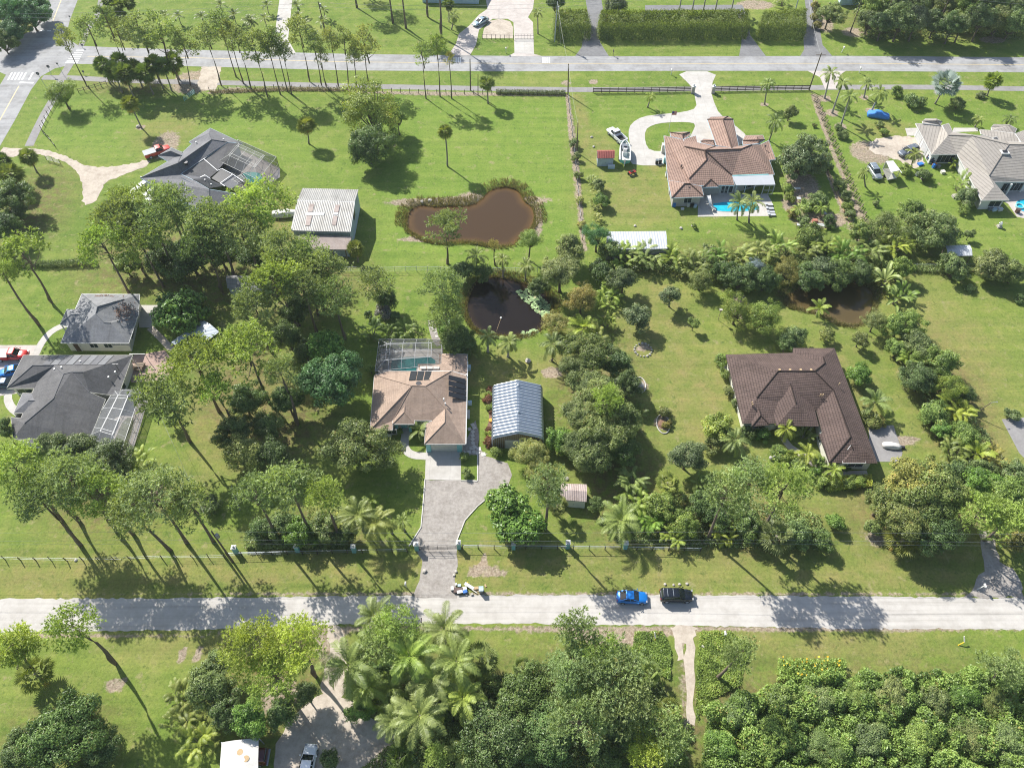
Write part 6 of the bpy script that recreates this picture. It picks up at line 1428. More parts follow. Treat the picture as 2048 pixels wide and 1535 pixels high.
for x, y in ((820,925),(968,930),(650,920)):
 p = h.pt(x, y,0) - h.o; MB().cyl((p[0], p[1],0),.17,2.9,10).build('porch_column', M['white'], h.root)
for x, y in ((1300,1310),(1452,1305)):
 p = h.pt(x, y,0) - h.o; MB().box((p[0], p[1],1.3),(.35,.35,2.6)).build('porch_column', M['white'], h.root)
h.window(440,900,2.0,1.4,1.5); h.window(700,920,1.4,1.9,1.4); h.door(880,930,1.5,2.2, 'brown'); h.window(1080,1000,1.4,1.3,1.5); h.window(1420,1300,2.4,1.3,1.4); h.window(150,300,1.4,1.3,1.5); h.window(190,480,1.4,1.3,1.5); h.window(240,700,1.2,1.3,1.5)
# ---------------------------------------------------------------- terracotta tiled house with slide and pool
zh = zoomer(1310,220,6.674)
h = House('house', 'terracotta tiled house with a white patio roof, slide and pool', 'house', (700,1100), zh)
h.roof(dict(a=(120,342, e), b=(370,395,2.95), b2=(565,430,2.9), n1=(800,488,3.2), n2=(1180,478,3.2), n3=(1400,462,3.2), c=(1520,405, e), d=(1610,660, e), d2=(1525,668, e), f=(1595,860, e), V=(1030,876, e), g=(1062,1005, e), g0=(840,1003, e), g1=(560,1008, e), k=(455,915,3.4), m=(470,985,3.0), p=(172,935, e),
  R0=(395,487,('p', 'a')), R1=(665,538,('p', 'a')), R2=(1150,522,('V', 'f')), R3=(1290,465,('d', 'c')), X=(690,665,('g0', 'g'))),
 [('a', 'b', 'R0', 'R1', 'X', 'k', 'm', 'p'),('b', 'b2', 'R0'),('R0', 'b2', 'n1', 'R1'),('R1', 'n1', 'n2', 'R2'),('R2', 'n2', 'n3', 'R3'),('R3', 'n3', 'c', 'd', 'd2'),('R2', 'R3', 'd2', 'f'),('R1', 'R2', 'f', 'V'),('R1', 'V', 'g', 'X'),('X', 'g', 'g0', 'g1', 'k'),('k', 'g1', 'm')],
 RM['terra'], slope=.45, caps=RM['terra'], capr=.13, fascia='bluewall')
h.wall([h.pt(150,380,2.8), h.pt(560,440,2.8), h.pt(1390,480,2.8), h.pt(1520,450,2.8), h.pt(1580,640,2.8), h.pt(1560,850,2.8), h.pt(1050,990,2.8), h.pt(560,1010,2.8), h.pt(190,1000,2.8)], M['greywall'],.35)
h.roof(dict(a=(175,938, e), m=(455,985,2.9), c=(655,1158, e), d=(222,1172, e), b=(620,1015, e), r1=(392,985,('d', 'c')), r2=(468,985,('d', 'c'))),[('a', 'r1', 'd'),('d', 'r1', 'r2', 'c'),('c', 'r2', 'b'),('a', 'm', 'r2', 'r1')], RM['terra'], slope=.45, caps=RM['terra'], capr=.13, fascia='bluewall', name='bedroom_roof', wall=(['a', 'm', 'b', 'c', 'd'], M['greywall']))
h.roof(dict(a=(640,1030,2.8), b=(855,1025,2.8), c=(840,1000,2.8), d=(655,1008,2.8), r=(745,922,('a', 'b'))),[('a', 'b', 'r'),('b', 'c', 'r'),('d', 'r', 'a')], RM['terra'], slope=.6, caps=RM['terra'], capr=.1, fascia='bluewall', name='patio_gable')
# front wings towards the gate drive
h.roof(dict(a=(698,127,3.2), b=(745,90,3.0), c=(972,85,3.0), d=(1042,122,3.2), f=(1118,480,3.2), g=(818,470,3.2), r=(905,125,('a', 'g')), t=(1025,505,('a', 'g'))),[('a', 'r', 't', 'g'),('d', 'f', 't', 'r'),('a', 'b', 'c', 'r'),('c', 'd', 'r')], RM['terra'], slope=.45, caps=RM['terra'], capr=.13, fascia='bluewall', name='carport_roof', wall=(['b', 'c', 'f', 'g'], M['greywall']), inset=1.0)
h.roof(dict(a=(202,298, e), b=(412,292, e), c=(465,296, e), d=(470,335, e), f=(208,352, e), g=(378,390,3.1), r=(365,322,('a', 'f'))),[('a', 'b', 'c', 'r'),('c', 'd', 'g', 'r'),('a', 'r', 'g', 'f')], RM['terra'], slope=.3, caps=RM['terra'], capr=.11, fascia='bluewall', name='front_gable', wall=(['a', 'b', 'c', 'd', 'f'], M['greywall']))
h.roof(dict(a=(382,388,3.2), b=(545,340,2.9), c=(565,430,2.9), d=(400,480,3.3)),[('a', 'b', 'c', 'd')], RM['terra'], slope=.3, caps=None, fascia='bluewall', name='front_slope')
h.roof(dict(a=(608,418,2.9), b=(650,382,2.8), c=(815,403,2.8), d=(800,478,3.0), r=(775,412,3.25), f=(620,440,2.9)),[('a', 'b', 'c', 'r'),('a', 'r', 'd', 'f'),('c', 'd', 'r')], RM['terra'], caps=RM['terra'], capr=.1, fascia='bluewall', name='window_gable')
h.roof(dict(a=(1168,408,2.9), b=(1202,340,2.8), c=(1440,335,2.8), d=(1465,395,2.9), f=(1385,445,3.2), g=(1178,470,3.1), r=(1362,360,3.5), r2=(1380,400,3.6)),[('a', 'b', 'r', 'r2'),('b', 'c', 'r'),('c', 'd', 'r2', 'r'),('a', 'r2', 'f', 'g'),('r2', 'd', 'f')], RM['terra'], caps=RM['terra'], capr=.11, fascia='bluewall', name='corner_gable', wall=(['a', 'b', 'c', 'd'], M['greywall']))
# white patio roof with posts and screen doors
h.slab([(1028,885,2.95),(1570,868,2.95),(1605,1000,2.5),(1080,1008,2.5)],0,.1, M['alum'], 'patio_roof')
h.slab([(1026,872,3.05),(1510,856,3.05),(1520,868,3.0),(1040,884,3.0)],0,.08, M['tealpaint'], 'roof_flashing')
for x in (850,960,1060,1180,1300,1420,1560):
 p = h.pt(x,1128 if x < 1500 else 1120,0) - h.o
 MB().box((p[0], p[1],1.2),(.14,.14,2.4)).build('patio_post', M['alum'], h.root)
for a, b in ((860,960),(1440,1560)):
 A, B = h.pt(a,1128,0) - h.o, h.pt(b,1128,0) - h.o
 o_ = MB().bar(A + [0,0,1.1], B + [0,0,1.1],.08,.1).bar(A + [0,0,.1], B + [0,0,.1],.08,.16).bar(A + [0,0,2.35], B + [0,0,2.35],.08,.14).bar((A + B) / 2,(A + B) / 2 + [0,0,2.3],.08,.1).build('screen_door', M['alum'], h.root)
h.window(960,1060,2.4,1.9,1.3, pane='glass', nx=3); h.window(1250,1060,3.0,1.9,1.3, nx=3); h.window(430,1230,1.6,1.3,1.5); h.window(1545,720,1.2,1.2,1.5)
h.vents([(348,465,3.6),(352,748,3.4),(1472,485,3.6),(455,1040,3.4)], 'darkmetal', .12,.2)
sheet('pool_deck', [h.z(*p) for p in [(575,1170),(700,1130),(1500,1120),(1560,1225),(1605,1415),(570,1425)]],.022, M['concrete'])
pool([h.z(*p) for p in [(780,1235),(1330,1215),(1370,1270),(1385,1345),(820,1362),(770,1300)]], 'poolblue', 'bright blue pool under the two coconut palms', 1)
# ---------------------------------------------------------------- slate house with the pool cage by the red pickup
za = zoomer(250,240,6.206)
h = House('house', 'slate roofed house with a bronze pool cage beside the red pickup', 'house', (600,700), za)
h.roof(dict(A=(1060,100, e), B=(1460,290, e), B2=(1270,275,3.3), C=(980,488,3.0), D=(688,668,3.2), Dv=(850,745,3.2), E=(1045,858,4.2), F=(1452,925, e), G=(1050,1130, e), H=(870,1085, e), I=(192,718, e), J=(715,400, e), K=(795,270, e), K2=(835,292, e),
  R1=(1075,245,('I', 'J')), R2=(655,538,('I', 'J')), S1=(1040,165,('A', 'K'))),
 [('I', 'J', 'R2'),('J', 'K2', 'R1', 'R2'),('K2', 'K', 'S1', 'R1'),('K', 'A', 'S1'),('A', 'B', 'B2', 'R1', 'S1'),('R1', 'B2', 'C', 'D', 'R2'),('I', 'R2', 'D', 'Dv', 'E', 'G', 'H'),('E', 'F', 'G')],
 RM['slate2'], caps=RM['slate2'], capr=.09, fascia='bluewall', wall=(['I', 'J', 'K2', 'K', 'A', 'B', 'C', 'D', 'E', 'F', 'G', 'H'], M['bluewall']), inset=.6)
h.roof(dict(a=(410,440, e), b=(575,345, e), c=(722,405, e), d=(690,462, e), d2=(545,520, e), r=(568,385,('a', 'b')), t=(700,440,3.7)),[('a', 'b', 'r'),('b', 'c', 't', 'r'),('a', 'r', 't', 'd', 'd2')], RM['slate2'], caps=RM['slate2'], capr=.08, fascia='bluewall', name='porch_roof')
h.slab([(980,488,2.9),(1280,285,3.1),(1440,300,2.6),(1150,632,2.55)],0,.12, RM['slate'], 'lanai_roof')
h.slab([(690,672,3.0),(978,492,2.95),(1150,640,2.6),(1060,715,2.55)],0,.12, RM['slate'], 'back_roof')
h.slab([(690,675,3.05),(1060,718,2.6),(1020,735,2.55),(830,742,3.0)],.02,.12, RM['slate2'], 'back_roof')
for q in ([(1075,730,2.7),(1205,612,2.7),(1335,680,2.6),(1180,790,2.6)],[(832,742,3.0),(1015,728,2.7),(1235,828,2.6),(1045,855,3.9)]):
 h.slab(q,.1,.08, M['panel'], 'solar_panel')
h.slab([(1188,792,2.6),(1335,684,2.6),(1465,772,2.5),(1320,860,2.5)],0,.1, RM['slate2'], 'lanai_roof')
for pl_ in ([(690,668),(980,488),(1270,278)],[(980,488),(1150,635),(1205,610),(1340,680),(1185,790),(1240,826)],[(690,668),(830,742)],[(935,718),(995,690),(1062,735)],[(1340,680),(1470,770)]):
 q = [h.pt(x, y,3.05 if (x < 1000 and y < 700) else 2.8) - h.o for x, y in pl_]
 mb = MB()
 for i in range(len(q) - 1): mb.bar(q[i] + [0,0,.1], q[i + 1] + [0,0,.1],.14,.12)
 mb.build('gutter', M['alum'], h.root)
h.window(1180,500,2.2,1.9,1.2); h.door(300,790,4.2,2.2, 'white', 'garage_door', 4)
h.vents([(758,540,4.1)], 'darkmetal', .3,.3); h.vents([(885,280,3.3),(1225,245,3.3),(995,748,3.2),(1072,805,3.4)], 'white', .1,.2)
cage(h,[h.pt(1440,375,0), h.pt(1915,590,0), h.pt(1690,870,0), h.pt(1215,640,0)],5,3,2.7,3.6,1.8, 'bronze', 'screen')
cage(h,[h.pt(1330,870,0), h.pt(1500,790,0), h.pt(1560,860,0), h.pt(1440,935,0)],2,2,2.5,2.7,.5, 'bronze', 'screen', diag=False)
sheet('pool_deck', [h.z(*p) for p in [(1180,560),(1440,370),(1920,600),(1925,710),(1700,850),(1530,930),(1330,850)]],.02, M['deck'])
pool([h.z(*p) for p in [(1410,690),(1500,650),(1600,645),(1680,665),(1705,710),(1695,790),(1640,845),(1570,840),(1520,770),(1450,730)]], 'poolgreen', 'green freeform pool inside the bronze pool cage', 1)
# white carport frame by the sandy fork
mb = MB()
h2 = House('open_carport', 'white flat carport roof frame beside the slate roofed house', 'carport', (100,850), za)
h2.slab([(68,870,2.4),(240,745,2.4),(275,770,2.4),(130,885,2.4)],0,.15, M['white'], 'roof_slab')
h2.slab([(66,874,2.4),(132,888,2.4),(125,1010,2.4),(62,1010,2.4)],.004,.15, M['white'], 'roof_slab')
h2.slab([(215,930,2.5),(310,855,2.5),(360,900,2.4),(330,1080,2.4),(180,1070,2.4)][:4],0,.15, M['white'], 'awning')
for x, y in ((75,880),(240,760),(75,1000),(320,880),(125,1005)):
 p = h2.pt(x, y,2.4) - h2.o; MB().box((p[0], p[1],1.2),(.12,.12,2.4)).build('post', M['white'], h2.root)
# ---------------------------------------------------------------- barn
zn = zoomer(560,380,10.235)
h = House('barn', 'white ribbed metal barn with skylights and a rusty lean-to', 'barn', (900,1100), zn)
h.roof(dict(a=(352,210,5.3), b=(1530,242,5.3), c=(1440,850,4.3), d=(225,820,4.3)),[('a', 'b', 'c', 'd')], RM['barn'], fascia='alum', thick=.25)
A = h.P
ridge_l, ridge_r = A['a'], A['b']
bk = np.array([0,5.0,-1.0])
h.part('back_roof', mesh('back_roof', np.array([ridge_l, ridge_r, ridge_r + bk, ridge_l + bk]) - h.o,[np.array([(0,3,2,1)])],[RM['barn']], uv=[0,0,0,5,10,5,10,0]))
cl, cr_ = A['d'], A['c']
def gable(x, s):
 i = np.array([s * .25,0,0])
 f, r_, b_ = (A['d'] if s > 0 else A['c']) + i,(A['a'] if s > 0 else A['b']) + i,(A['a'] if s > 0 else A['b']) + bk + i
 f = f + [0,.3,0]; b_ = b_ - [0,.3,0]; r_ = r_ - [0,0,.1]
 V = np.array([[f[0], f[1],0],[b_[0], b_[1],0], b_ - [0,0,.1], r_, f - [0,0,.1]]) - h.o
 return V
for s in (1,-1):
 V = gable(0, s); h.part('wall', mesh('wall', V, [np.array([(0,1,2,3,4)])],[RM['siding']], uv=[q for v in V for q in (v[1], v[2])]))
V = np.array([[cl[0] + .25, cl[1] + .3,0],[cr_[0] - .25, cr_[1] + .3,0],[cr_[0] - .25, cr_[1] + .3,4.2],[cl[0] + .25, cl[1] + .3,4.2]]) - h.o
h.part('wall', mesh('wall', V, [np.array([(0,1,2,3)])],[RM['siding']], uv=[q for v in V for q in (v[0], v[2])]))
def onb(x, y):
 P = planez(*h.z(x, y), A['d'].copy(), A['c'].copy(),.17); return P
def bz(x, y):
 # height on the barn's front slope, found along the sight line
 n = np.cross(A['b'] - A['a'], A['d'] - A['a']); d = ray(*h.z(x, y)); t = (n @ (A['a'] - _C)) / (n @ d); return (_C + d * t)[2]
for q in ([(605,290),(700,292),(665,450),(568,450)],[(548,530),(660,530),(610,728),(522,730)],[(1135,308),(1228,312),(1195,455),(1105,452)],[(1092,535),(1180,538),(1148,722),(1066,720)]):
 h.slab([(x, y, bz(x, y)) for x, y in q],.03,.05, RM['rusty'], 'skylight')
for q in ([(545,458),(910,462),(905,515),(540,515)],):
 h.slab([(x, y, bz(x, y)) for x, y in q],.03,.05, M['alum'], 'roof_panel')
h.slab([(1108,460, bz(1108,460)),(1192,462, bz(1192,462)),(1178,512, bz(1178,512)),(1098,510, bz(1098,510))],.03,.05, M['alum'], 'roof_panel')
h.slab([(330,930,3.4),(1470,952,3.4),(1400,1225,2.5),(490,1215,2.5)],0,.12, RM['rusty'], 'lean_to_roof')
for x in (540,800,1060,1330):
 p = h.pt(x,1222,2.5) - h.o; MB().box((p[0], p[1] + .2,1.25),(.15,.15,2.5)).build('post', M['wood'], h.root)
hh = [h.pt(500,1190,2.5), h.pt(1380,1195,2.5)]
V = np.array([[hh[0][0], hh[0][1] + .4,0],[hh[1][0], hh[1][1] + .4,0],[hh[1][0], hh[1][1] + .4,2.4],[hh[0][0], hh[0][1] + .4,2.4]]) - h.o
h.part('wall', mesh('wall', V, [np.array([(0,1,2,3)])],[RM['siding']], uv=[q for v in V for q in (v[0], v[2])]))
MB().box((A['b'][0] - .22 - h.o[0], A['b'][1] - 1.5 - h.o[1],3.4),(.08,1.6,1.5)).build('gable_vent', M['darkmetal'], h.root)
# ---------------------------------------------------------------- small grey house
zs = zoomer(100,570,5.689)
h = House('house', 'small grey shingled house with pine litter on its roof', 'house', (500,700), zs)
h.roof(dict(a=(362,98, e), b=(1020,105, e), c=(895,660, e), d=(122,655, e), v=(1005,335, e), v2=(960,400, e), R1=(540,245,('a', 'b')), R2=(520,322,('d', 'c')), R3=(845,160,('a', 'b')), V=(620,428,('d', 'c')), W=(690,430,('d', 'c'))),
 [('a', 'b', 'R3', 'R1'),('R1', 'R3', 'b', 'v', 'V', 'R2'),('a', 'R1', 'R2', 'd'),('d', 'R2', 'V', 'W', 'c'),('W', 'V', 'v', 'c')],
 RM['grey'], slope=.45, caps=RM['grey'], capr=.08, fascia='white', wall=(['a', 'b', 'c', 'd'], M['offwhite']))
h.roof(dict(a=(190,275, e), b=(115,445, e), c=(260,470, e), d=(400,330,3.4), f=(320,275,3.2), r=(240,335,3.5)),[('a', 'b', 'r'),('b', 'c', 'r'),('c', 'd', 'r'),('d', 'f', 'a', 'r')], RM['grey'], caps=RM['grey'], capr=.07, name='porch_roof', label='shaded hipped entry roof')
h.window(490,670,1.4,1.2,1.5); h.window(652,670,1.4,1.2,1.5); h.window(800,668,3.2,.5,1.9, nx=4); h.door(300,690,.9,2.1, 'brown'); h.window(960,560,3,1.5,1.5, nx=3)
for x, y in ((130,450),(255,475)):
 p = h.pt(x, y,2.6) - h.o; MB().box((p[0], p[1],1.3),(.16,.16,2.6)).build('post', M['white'], h.root)
g = np.random.default_rng(8)
mb = MB()
for _ in range(260):
 x, y = (g.normal(850,70), g.normal(290,55)) if g.uniform() < .7 else (g.normal(620,90), g.normal(130,12))
 if y < 110 or x > 990: continue
 z = planez(*h.z(x, y), U(*zs(122,655), e), U(*zs(895,660), e),.45)
 if y < 180: z = None
 zz = 3.2 if z is None else min(4.6, z[2])
 mb.ball(h.pt(x, y, min(zz,3.9)) - h.o + [0,0,.02], g.uniform(.06,.16), n=5, k=3, sz=.25)
pl = mb.build('pine_litter', M['mulch'], h.root); pl['kind'] = 'stuff'
# ---------------------------------------------------------------- slate house at the frame edge
zl = zoomer(0,690,6.397)
h = House('house', 'slate roofed house with a white pool cage at the frame edge', 'house', (800,900), zl)
h.roof(dict(a=(300,128, e), b=(1695,128, e), c=(1515,640, e), c1=(1365,630, e), c2=(1350,690, e), d=(1150,1190, e), f=(470,1260, e), g=(170,1190, e), g2=(140,920, e), g3=(265,935, e), i=(480,460, e), j=(440,550, e), k=(85,552, e), y=(1140,598,('c2', 'd')),
  R1=(420,258,('a', 'b')), R2=(695,262,('a', 'b')), P=(815,370,('i', 'g3')), Q=(915,345,('a', 'b')), Q2=(1060,345,('a', 'b')), S=(685,685,('i', 'g3')), T=(315,998,('g', 'f'))),
 [('a', 'b', 'Q2', 'Q', 'P', 'R2', 'R1'),('a', 'R1', 'k'),('k', 'R1', 'R2', 'i', 'j'),('i', 'R2', 'P', 'S', 'T', 'g2', 'g3'),('g2', 'T', 'g'),('T', 'S', 'd', 'f', 'g'),('S', 'P', 'Q', 'y', 'c2', 'd'),('Q', 'Q2', 'c1', 'y'),('Q2', 'b', 'c', 'c1')],
 RM['slate'], slope=.4, caps=RM['slate2'], capr=.07, fascia='offwhite', wall=(['a', 'b', 'c', 'c1', 'y', 'c2', 'd', 'f', 'g', 'g2', 'i', 'j', 'k'], M['offwhite']))
PL = h.P
h.roof(dict(a=(290,612, e), b=(480,618, e), c=(560,712,3.8), d=(350,868, e), f=(175,866, e), r=(360,708,('f', 'a'))),[('a', 'r', 'f'),('a', 'b', 'c', 'r'),('r', 'c', 'd', 'f')], RM['slate2'], slope=.4, caps=RM['slate2'], capr=.07, fascia='offwhite', name='porch_roof')
for x, y in ((190,870),(300,872)):
 p = h.pt(x, y,2.6) - h.o; MB().box((p[0], p[1],1.3),(.2,.2,2.6)).build('post', M['white'], h.root)
for k in range(8):
 x = 590 + k * 98 + (15 if k > 3 else 0)
 q = [(x + 75,132),(x + 165,132),(x + 45,252),(x - 45,252)]
 h.P = PL
 h.slab([(xx, yy, h.zon(xx, yy, 'a', 'b', .4)) for xx, yy in q],.03,.03, RM['grey'] if k % 2 else RM['slate2'], 'solar_panel')
h.vents([(702,315,4.0),(790,290,4.4),(1030,215,3.6),(440,945,3.4),(1478,350,3.4),(1395,415,3.6),(1132,590,3.0)], 'white', .1,.25)
p = h.pt(1510,300,3.6) - h.o
MB().cyl((p[0], p[1], p[2] - .6),.04,1.9,6).bar((p[0] - .5, p[1], p[2] + 1.2),(p[0] + .5, p[1], p[2] + 1.2),.05).build('service_mast', M['darkmetal'], h.root)
h.window(320,580,2.6,1.3,1.4); h.window(1570,560,2.2,1.5,1.4)
cage(h,[h.pt(1540,690,0), h.pt(1880,690,0), h.pt(1640,1450,0), h.pt(1190,1290,0)],3,5,2.6,3.1,1.4, 'cageframe', 'screenlight')
sheet('pool_deck', [h.z(*p) for p in [(1330,690),(1700,640),(1900,690),(1665,1470),(1150,1320)]],.02, M['deck'])
pool([h.z(*p) for p in [(1600,930),(1730,930),(1670,1180),(1590,1400),(1420,1380),(1490,1150)]], 'poolmurk', 'murky green pool inside the white pool cage', 1)
# ---------------------------------------------------------------- grey-beige house by the shell parking
zg = zoomer(1810,220,6.979)
h = House('house', 'beige flat-tiled house with white garage doors and a chimney', 'house', (900,900), zg)
h.roof(dict(a=(148,185, e), b=(520,215,2.9), b2=(665,305, e), n1=(930,345,2.9), n2=(1240,370,2.9), n3=(1400,432,2.9), n4=(1720,445,2.9), n5=(1900,450,2.9), c=(1900,1000, e), d=(1240,1002,3.1), f=(1455,1255, e), g=(1072,1262, e), i=(730,618, e), j=(372,622, e),
  R1=(605,352,('a', 'j')), R2=(935,362,('a', 'j')), R3=(1450,485,('i', 'g')), R4=(1800,490,('d', 'c')), K=(1385,578,('i', 'g')), L=(1172,915,('i', 'g')), Q=(1245,1065,('g', 'f'))),
 [('a', 'b', 'R1', 'j'),('b', 'b2', 'n1', 'R2', 'R1'),('j', 'R1', 'R2', 'i'),('R2', 'n1', 'n2', 'n3', 'R3'),('i', 'R2', 'R3', 'K', 'L', 'Q', 'g'),('R3', 'n3', 'n4', 'n5', 'R4'),('K', 'R3', 'R4', 'c', 'd', 'L'),('R4', 'n5', 'c'),('L', 'd', 'f', 'Q'),('g', 'Q', 'f')],
 RM['beige'], slope=.4, caps=RM['beige'], capr=.11, fascia='white', wall=(['a', 'b2', 'n1', 'n5', 'c', 'd', 'f', 'g', 'i', 'j'], M['white']))
h.roof(dict(a=(245,155,2.9), b=(285,122, e), c=(440,122, e), d=(520,160, e), f=(490,212,3.1), g=(250,185,3.0), r=(440,150,3.7)),[('a', 'b', 'c', 'r'),('c', 'd', 'r'),('a', 'r', 'f', 'g'),('r', 'd', 'f')], RM['beige'], caps=RM['beige'], capr=.1, name='front_gable')
h.roof(dict(a=(520,212,3.3), b=(610,185, e), c=(668,305, e), d=(585,345,3.6)),[('a', 'b', 'c', 'd')], RM['beige'], name='front_slope')
h.roof(dict(a=(1205,240, e), b=(1240,198, e), c=(1460,205, e), d=(1560,260, e), f=(1530,330,3.4), g=(1210,285,3.0), r=(1455,222,3.9)),[('a', 'b', 'c', 'r'),('c', 'd', 'r'),('a', 'r', 'f', 'g'),('r', 'd', 'f')], RM['beige'], caps=RM['beige'], capr=.1, name='entry_gable')
h.roof(dict(a=(1045,272, e), b=(1220,285,3.0), c=(1530,325,3.6), d=(1615,445,3.4), f=(1330,430,3.2), g=(1065,335,2.9)),[('a', 'b', 'c', 'd', 'f', 'g')], RM['beige'], name='entry_slope')
h.roof(dict(a=(1540,330,3.5), b=(1660,285, e), c=(1900,400, e), d=(1620,448,3.6)),[('a', 'b', 'c', 'd')], RM['beige'], name='entry_slope')
h.roof(dict(a=(1225,388,3.4), b=(1285,370,3.3), c=(1310,425,3.2), d=(1262,442,3.3)),[('a', 'b', 'c', 'd')], RM['slate'], name='skylight')
p = h.pt(1325,700,3.6) - h.o
MB().box((p[0], p[1],4.2),(1.5,1.1,2.8)).box((p[0], p[1],5.64),(1.7,1.3,.1)).build('chimney', M['white'], h.root); MB().box((p[0], p[1],5.75),(.9,.6,.25)).build('chimney_cap', M['darkmetal'], h.root)
h.vents([(995,405,3.8),(940,500,3.6),(1032,700,3.6),(1250,575,4.2)], 'darkmetal', .1,.15)
h.door(185,400,2.7,2.2, 'alum', 'garage_door', 4); h.door(265,545,2.7,2.2, 'alum', 'garage_door', 4)
h.window(560,690,3.6,2.0,1.3, nx=4); h.window(1250,1310,2.4,1.4,1.4); h.window(1500,1070,4.5,2.0,1.2, nx=5)
for x, y in ((1600,1140),(1400,1180)):
 p = h.pt(x, y,0) - h.o; MB().box((p[0], p[1],1.35),(.35,.35,2.7)).build('porch_column', M['white'], h.root)
sheet('pool_deck', [h.z(*p) for p in [(1390,1110),(1900,1100),(1900,1560),(1560,1490),(1440,1310),(1370,1270)]],.021, M['deck'])
pool([h.z(*p) for p in [(1540,1300),(1600,1250),(1800,1240),(1900,1300),(1900,1450),(1640,1420),(1560,1370)]], 'poolblue', 'bright blue pool at the frame edge behind the beige house', 1)
sheet('front_walk', [h.z(*p) for p in [(680,250),(1020,250),(1020,300),(660,310)]],.02, M['concrete'])
sheet('front_walk', [h.z(*p) for p in [(0,255),(175,250),(160,360),(30,360)]],.02, M['concrete'])
# ---------------------------------------------------------------- sheds, carports and far houses
def shed(name, label, cat, q, ze, zr, roof_m, wall_m, gable_x=True, z0=0.0, open_=False, posts='wood', inset=.2, eave=.2, doorat=None):
 """gabled or sloped hut: q = four surveyed eave corners (far-left, far-right, near-right, near-left)"""
 C = [U(x, y, ze) for x, y in q]; o = sum(C) / 4; o[2] = 0
 r = thing(name, label, cat, tuple(o)); C = [c - o for c in C]
 up = np.array([0,0, zr - ze])
 if gable_x: a, b = (C[0] + C[3]) / 2 + up,(C[1] + C[2]) / 2 + up; fs = [(C[0], C[1], b, a),(C[3], a, b, C[2])]; gb = [(C[0], a, C[3]),(C[1], C[2], b)]
 else: a, b = (C[0] + C[1]) / 2 + up,(C[3] + C[2]) / 2 + up; fs = [(C[0], a, b, C[3]),(C[1], C[2], b, a)]; gb = [(C[0], C[1], a),(C[3], b, C[2])]
 for f in fs:
  V = [np.array(p) for p in f] + [np.array(p) - [0,0,.08] for p in f]
  L = np.linalg.norm(V[1] - V[0]); W_ = np.linalg.norm(V[3] - V[0])
  F = [(0,1,2,3),(7,6,5,4),(0,4,5,1),(1,5,6,2),(2,6,7,3),(3,7,4,0)]
  e1 = (V[1] - V[0]) / L; n = np.cross(V[1] - V[0], V[3] - V[0])
  ax = np.array([1.0,0,0]) if gable_x else np.array([0,1.0,0])
  uv = []
  for fc in F:
   for i in fc: uv += [V[i] @ ax, np.linalg.norm(V[i] - (V[i] @ ax) * ax)]
  link('roof', mesh('roof', V, [np.array(F)],[roof_m], uv=uv), r)
 cen = sum(C) / 4
 I = [c + (cen - c) / np.linalg.norm((cen - c)[:2]) * inset for c in C]
 if open_:
  for c in I: MB().box((c[0], c[1], ze / 2),(.14,.14, ze)).build('post', M[posts], r)
 else:
  V, F, uv = [],[],[]
  for i in range(4):
   A_, B_ = I[i], I[(i + 1) % 4]; k = len(V)
   V += [np.array([A_[0], A_[1], z0]), np.array([B_[0], B_[1], z0]), np.array([B_[0], B_[1], ze]), np.array([A_[0], A_[1], ze])]
   F.append((k + 1, k, k + 3, k + 2)); L = np.linalg.norm((B_ - A_)[:2]); uv += [L, 0,0,0,0, ze, L, ze]
  link('wall', mesh('wall', V, [np.array(F)],[wall_m], uv=uv), r)
  mb = MB()
  for g_ in gb: mb.poly([np.array(p) * .985 - [0,0,.03] for p in g_])
  mb.build('gable', wall_m, r)
  A_, B_ = I[3], I[2]; m = (A_ + B_) / 2; d = (B_ - A_); d /= np.linalg.norm(d); rz = math.atan2(d[1], d[0])
  dr = MB().box((0,-.03,1.0),(min(1.8, np.linalg.norm(B_ - A_) * .4),.06,1.9)).build('door', wall_m, r,(m[0], m[1],0),(0,0, rz))
  MB().box((.1,-.08,1.0),(.05,.06,.14)).build('handle', M['darkmetal'], dr)
 return r
zc = zoomer(1170,230,10.235)
sh = shed('shed', 'red tin roofed blue shed beside the boat', 'shed', [zc(240,720), zc(600,715), zc(605,880), zc(250,885)],2.2,2.9, RM['redtin'], RM['siding'])
shed('shed', 'small tan roofed shed at the dirt road trees', 'shed', [(1122,966),(1174,968),(1173,1003),(1120,998)],2.2,2.7, RM['rusty'], M['offwhite'])
shed('shed', 'pale blue gabled shed in the shade of the grove', 'shed', [(453,550),(518,552),(521,582),(455,576)],2.3,3.1, RM['grey'], RM['siding'])
shed('carport', 'long white metal carport in front of the palm belt', 'carport', [(1214,463),(1332,462),(1335,497),(1212,499)],2.8,2.95, RM['white'], M['greywall'])
shed('shelter', 'open white tin shelter on the east lawn', 'shelter', [(1890,490),(1940,490),(1945,511),(1896,512)],2.4,2.7, RM['white'], M['wood'], open_=True)
zz = zs
shed('lean_to', 'bluish tin lean-to behind the big-leaved tree', 'shed', [zz(1750,400), zz(1925,530), zz(1800,625), zz(1590,560)],2.4,2.75, RM['tin'], M['wood'], gable_x=False, open_=True)
shed('lean_to', 'long low bluish tin roof beside the lean-to', 'shed', [zz(1720,400), zz(1775,440), zz(1420,680), zz(1375,650)],2.2,2.35, RM['tin'], M['wood'], gable_x=False, open_=True)
shed('far_house', 'blue-grey roofed house at the top frame edge by the grey car', 'house', [(842,-60),(962,-60),(958,-12),(842,-15)],2.8,4.4, RM['slate2'], M['bluewall'])
shed('far_house', 'slate roofed house at the top frame edge by the lawn gap', 'house', [(1680,-50),(1726,-50),(1724,-10),(1684,-9)],2.8,4.2, RM['slate'], M['bluewall'])
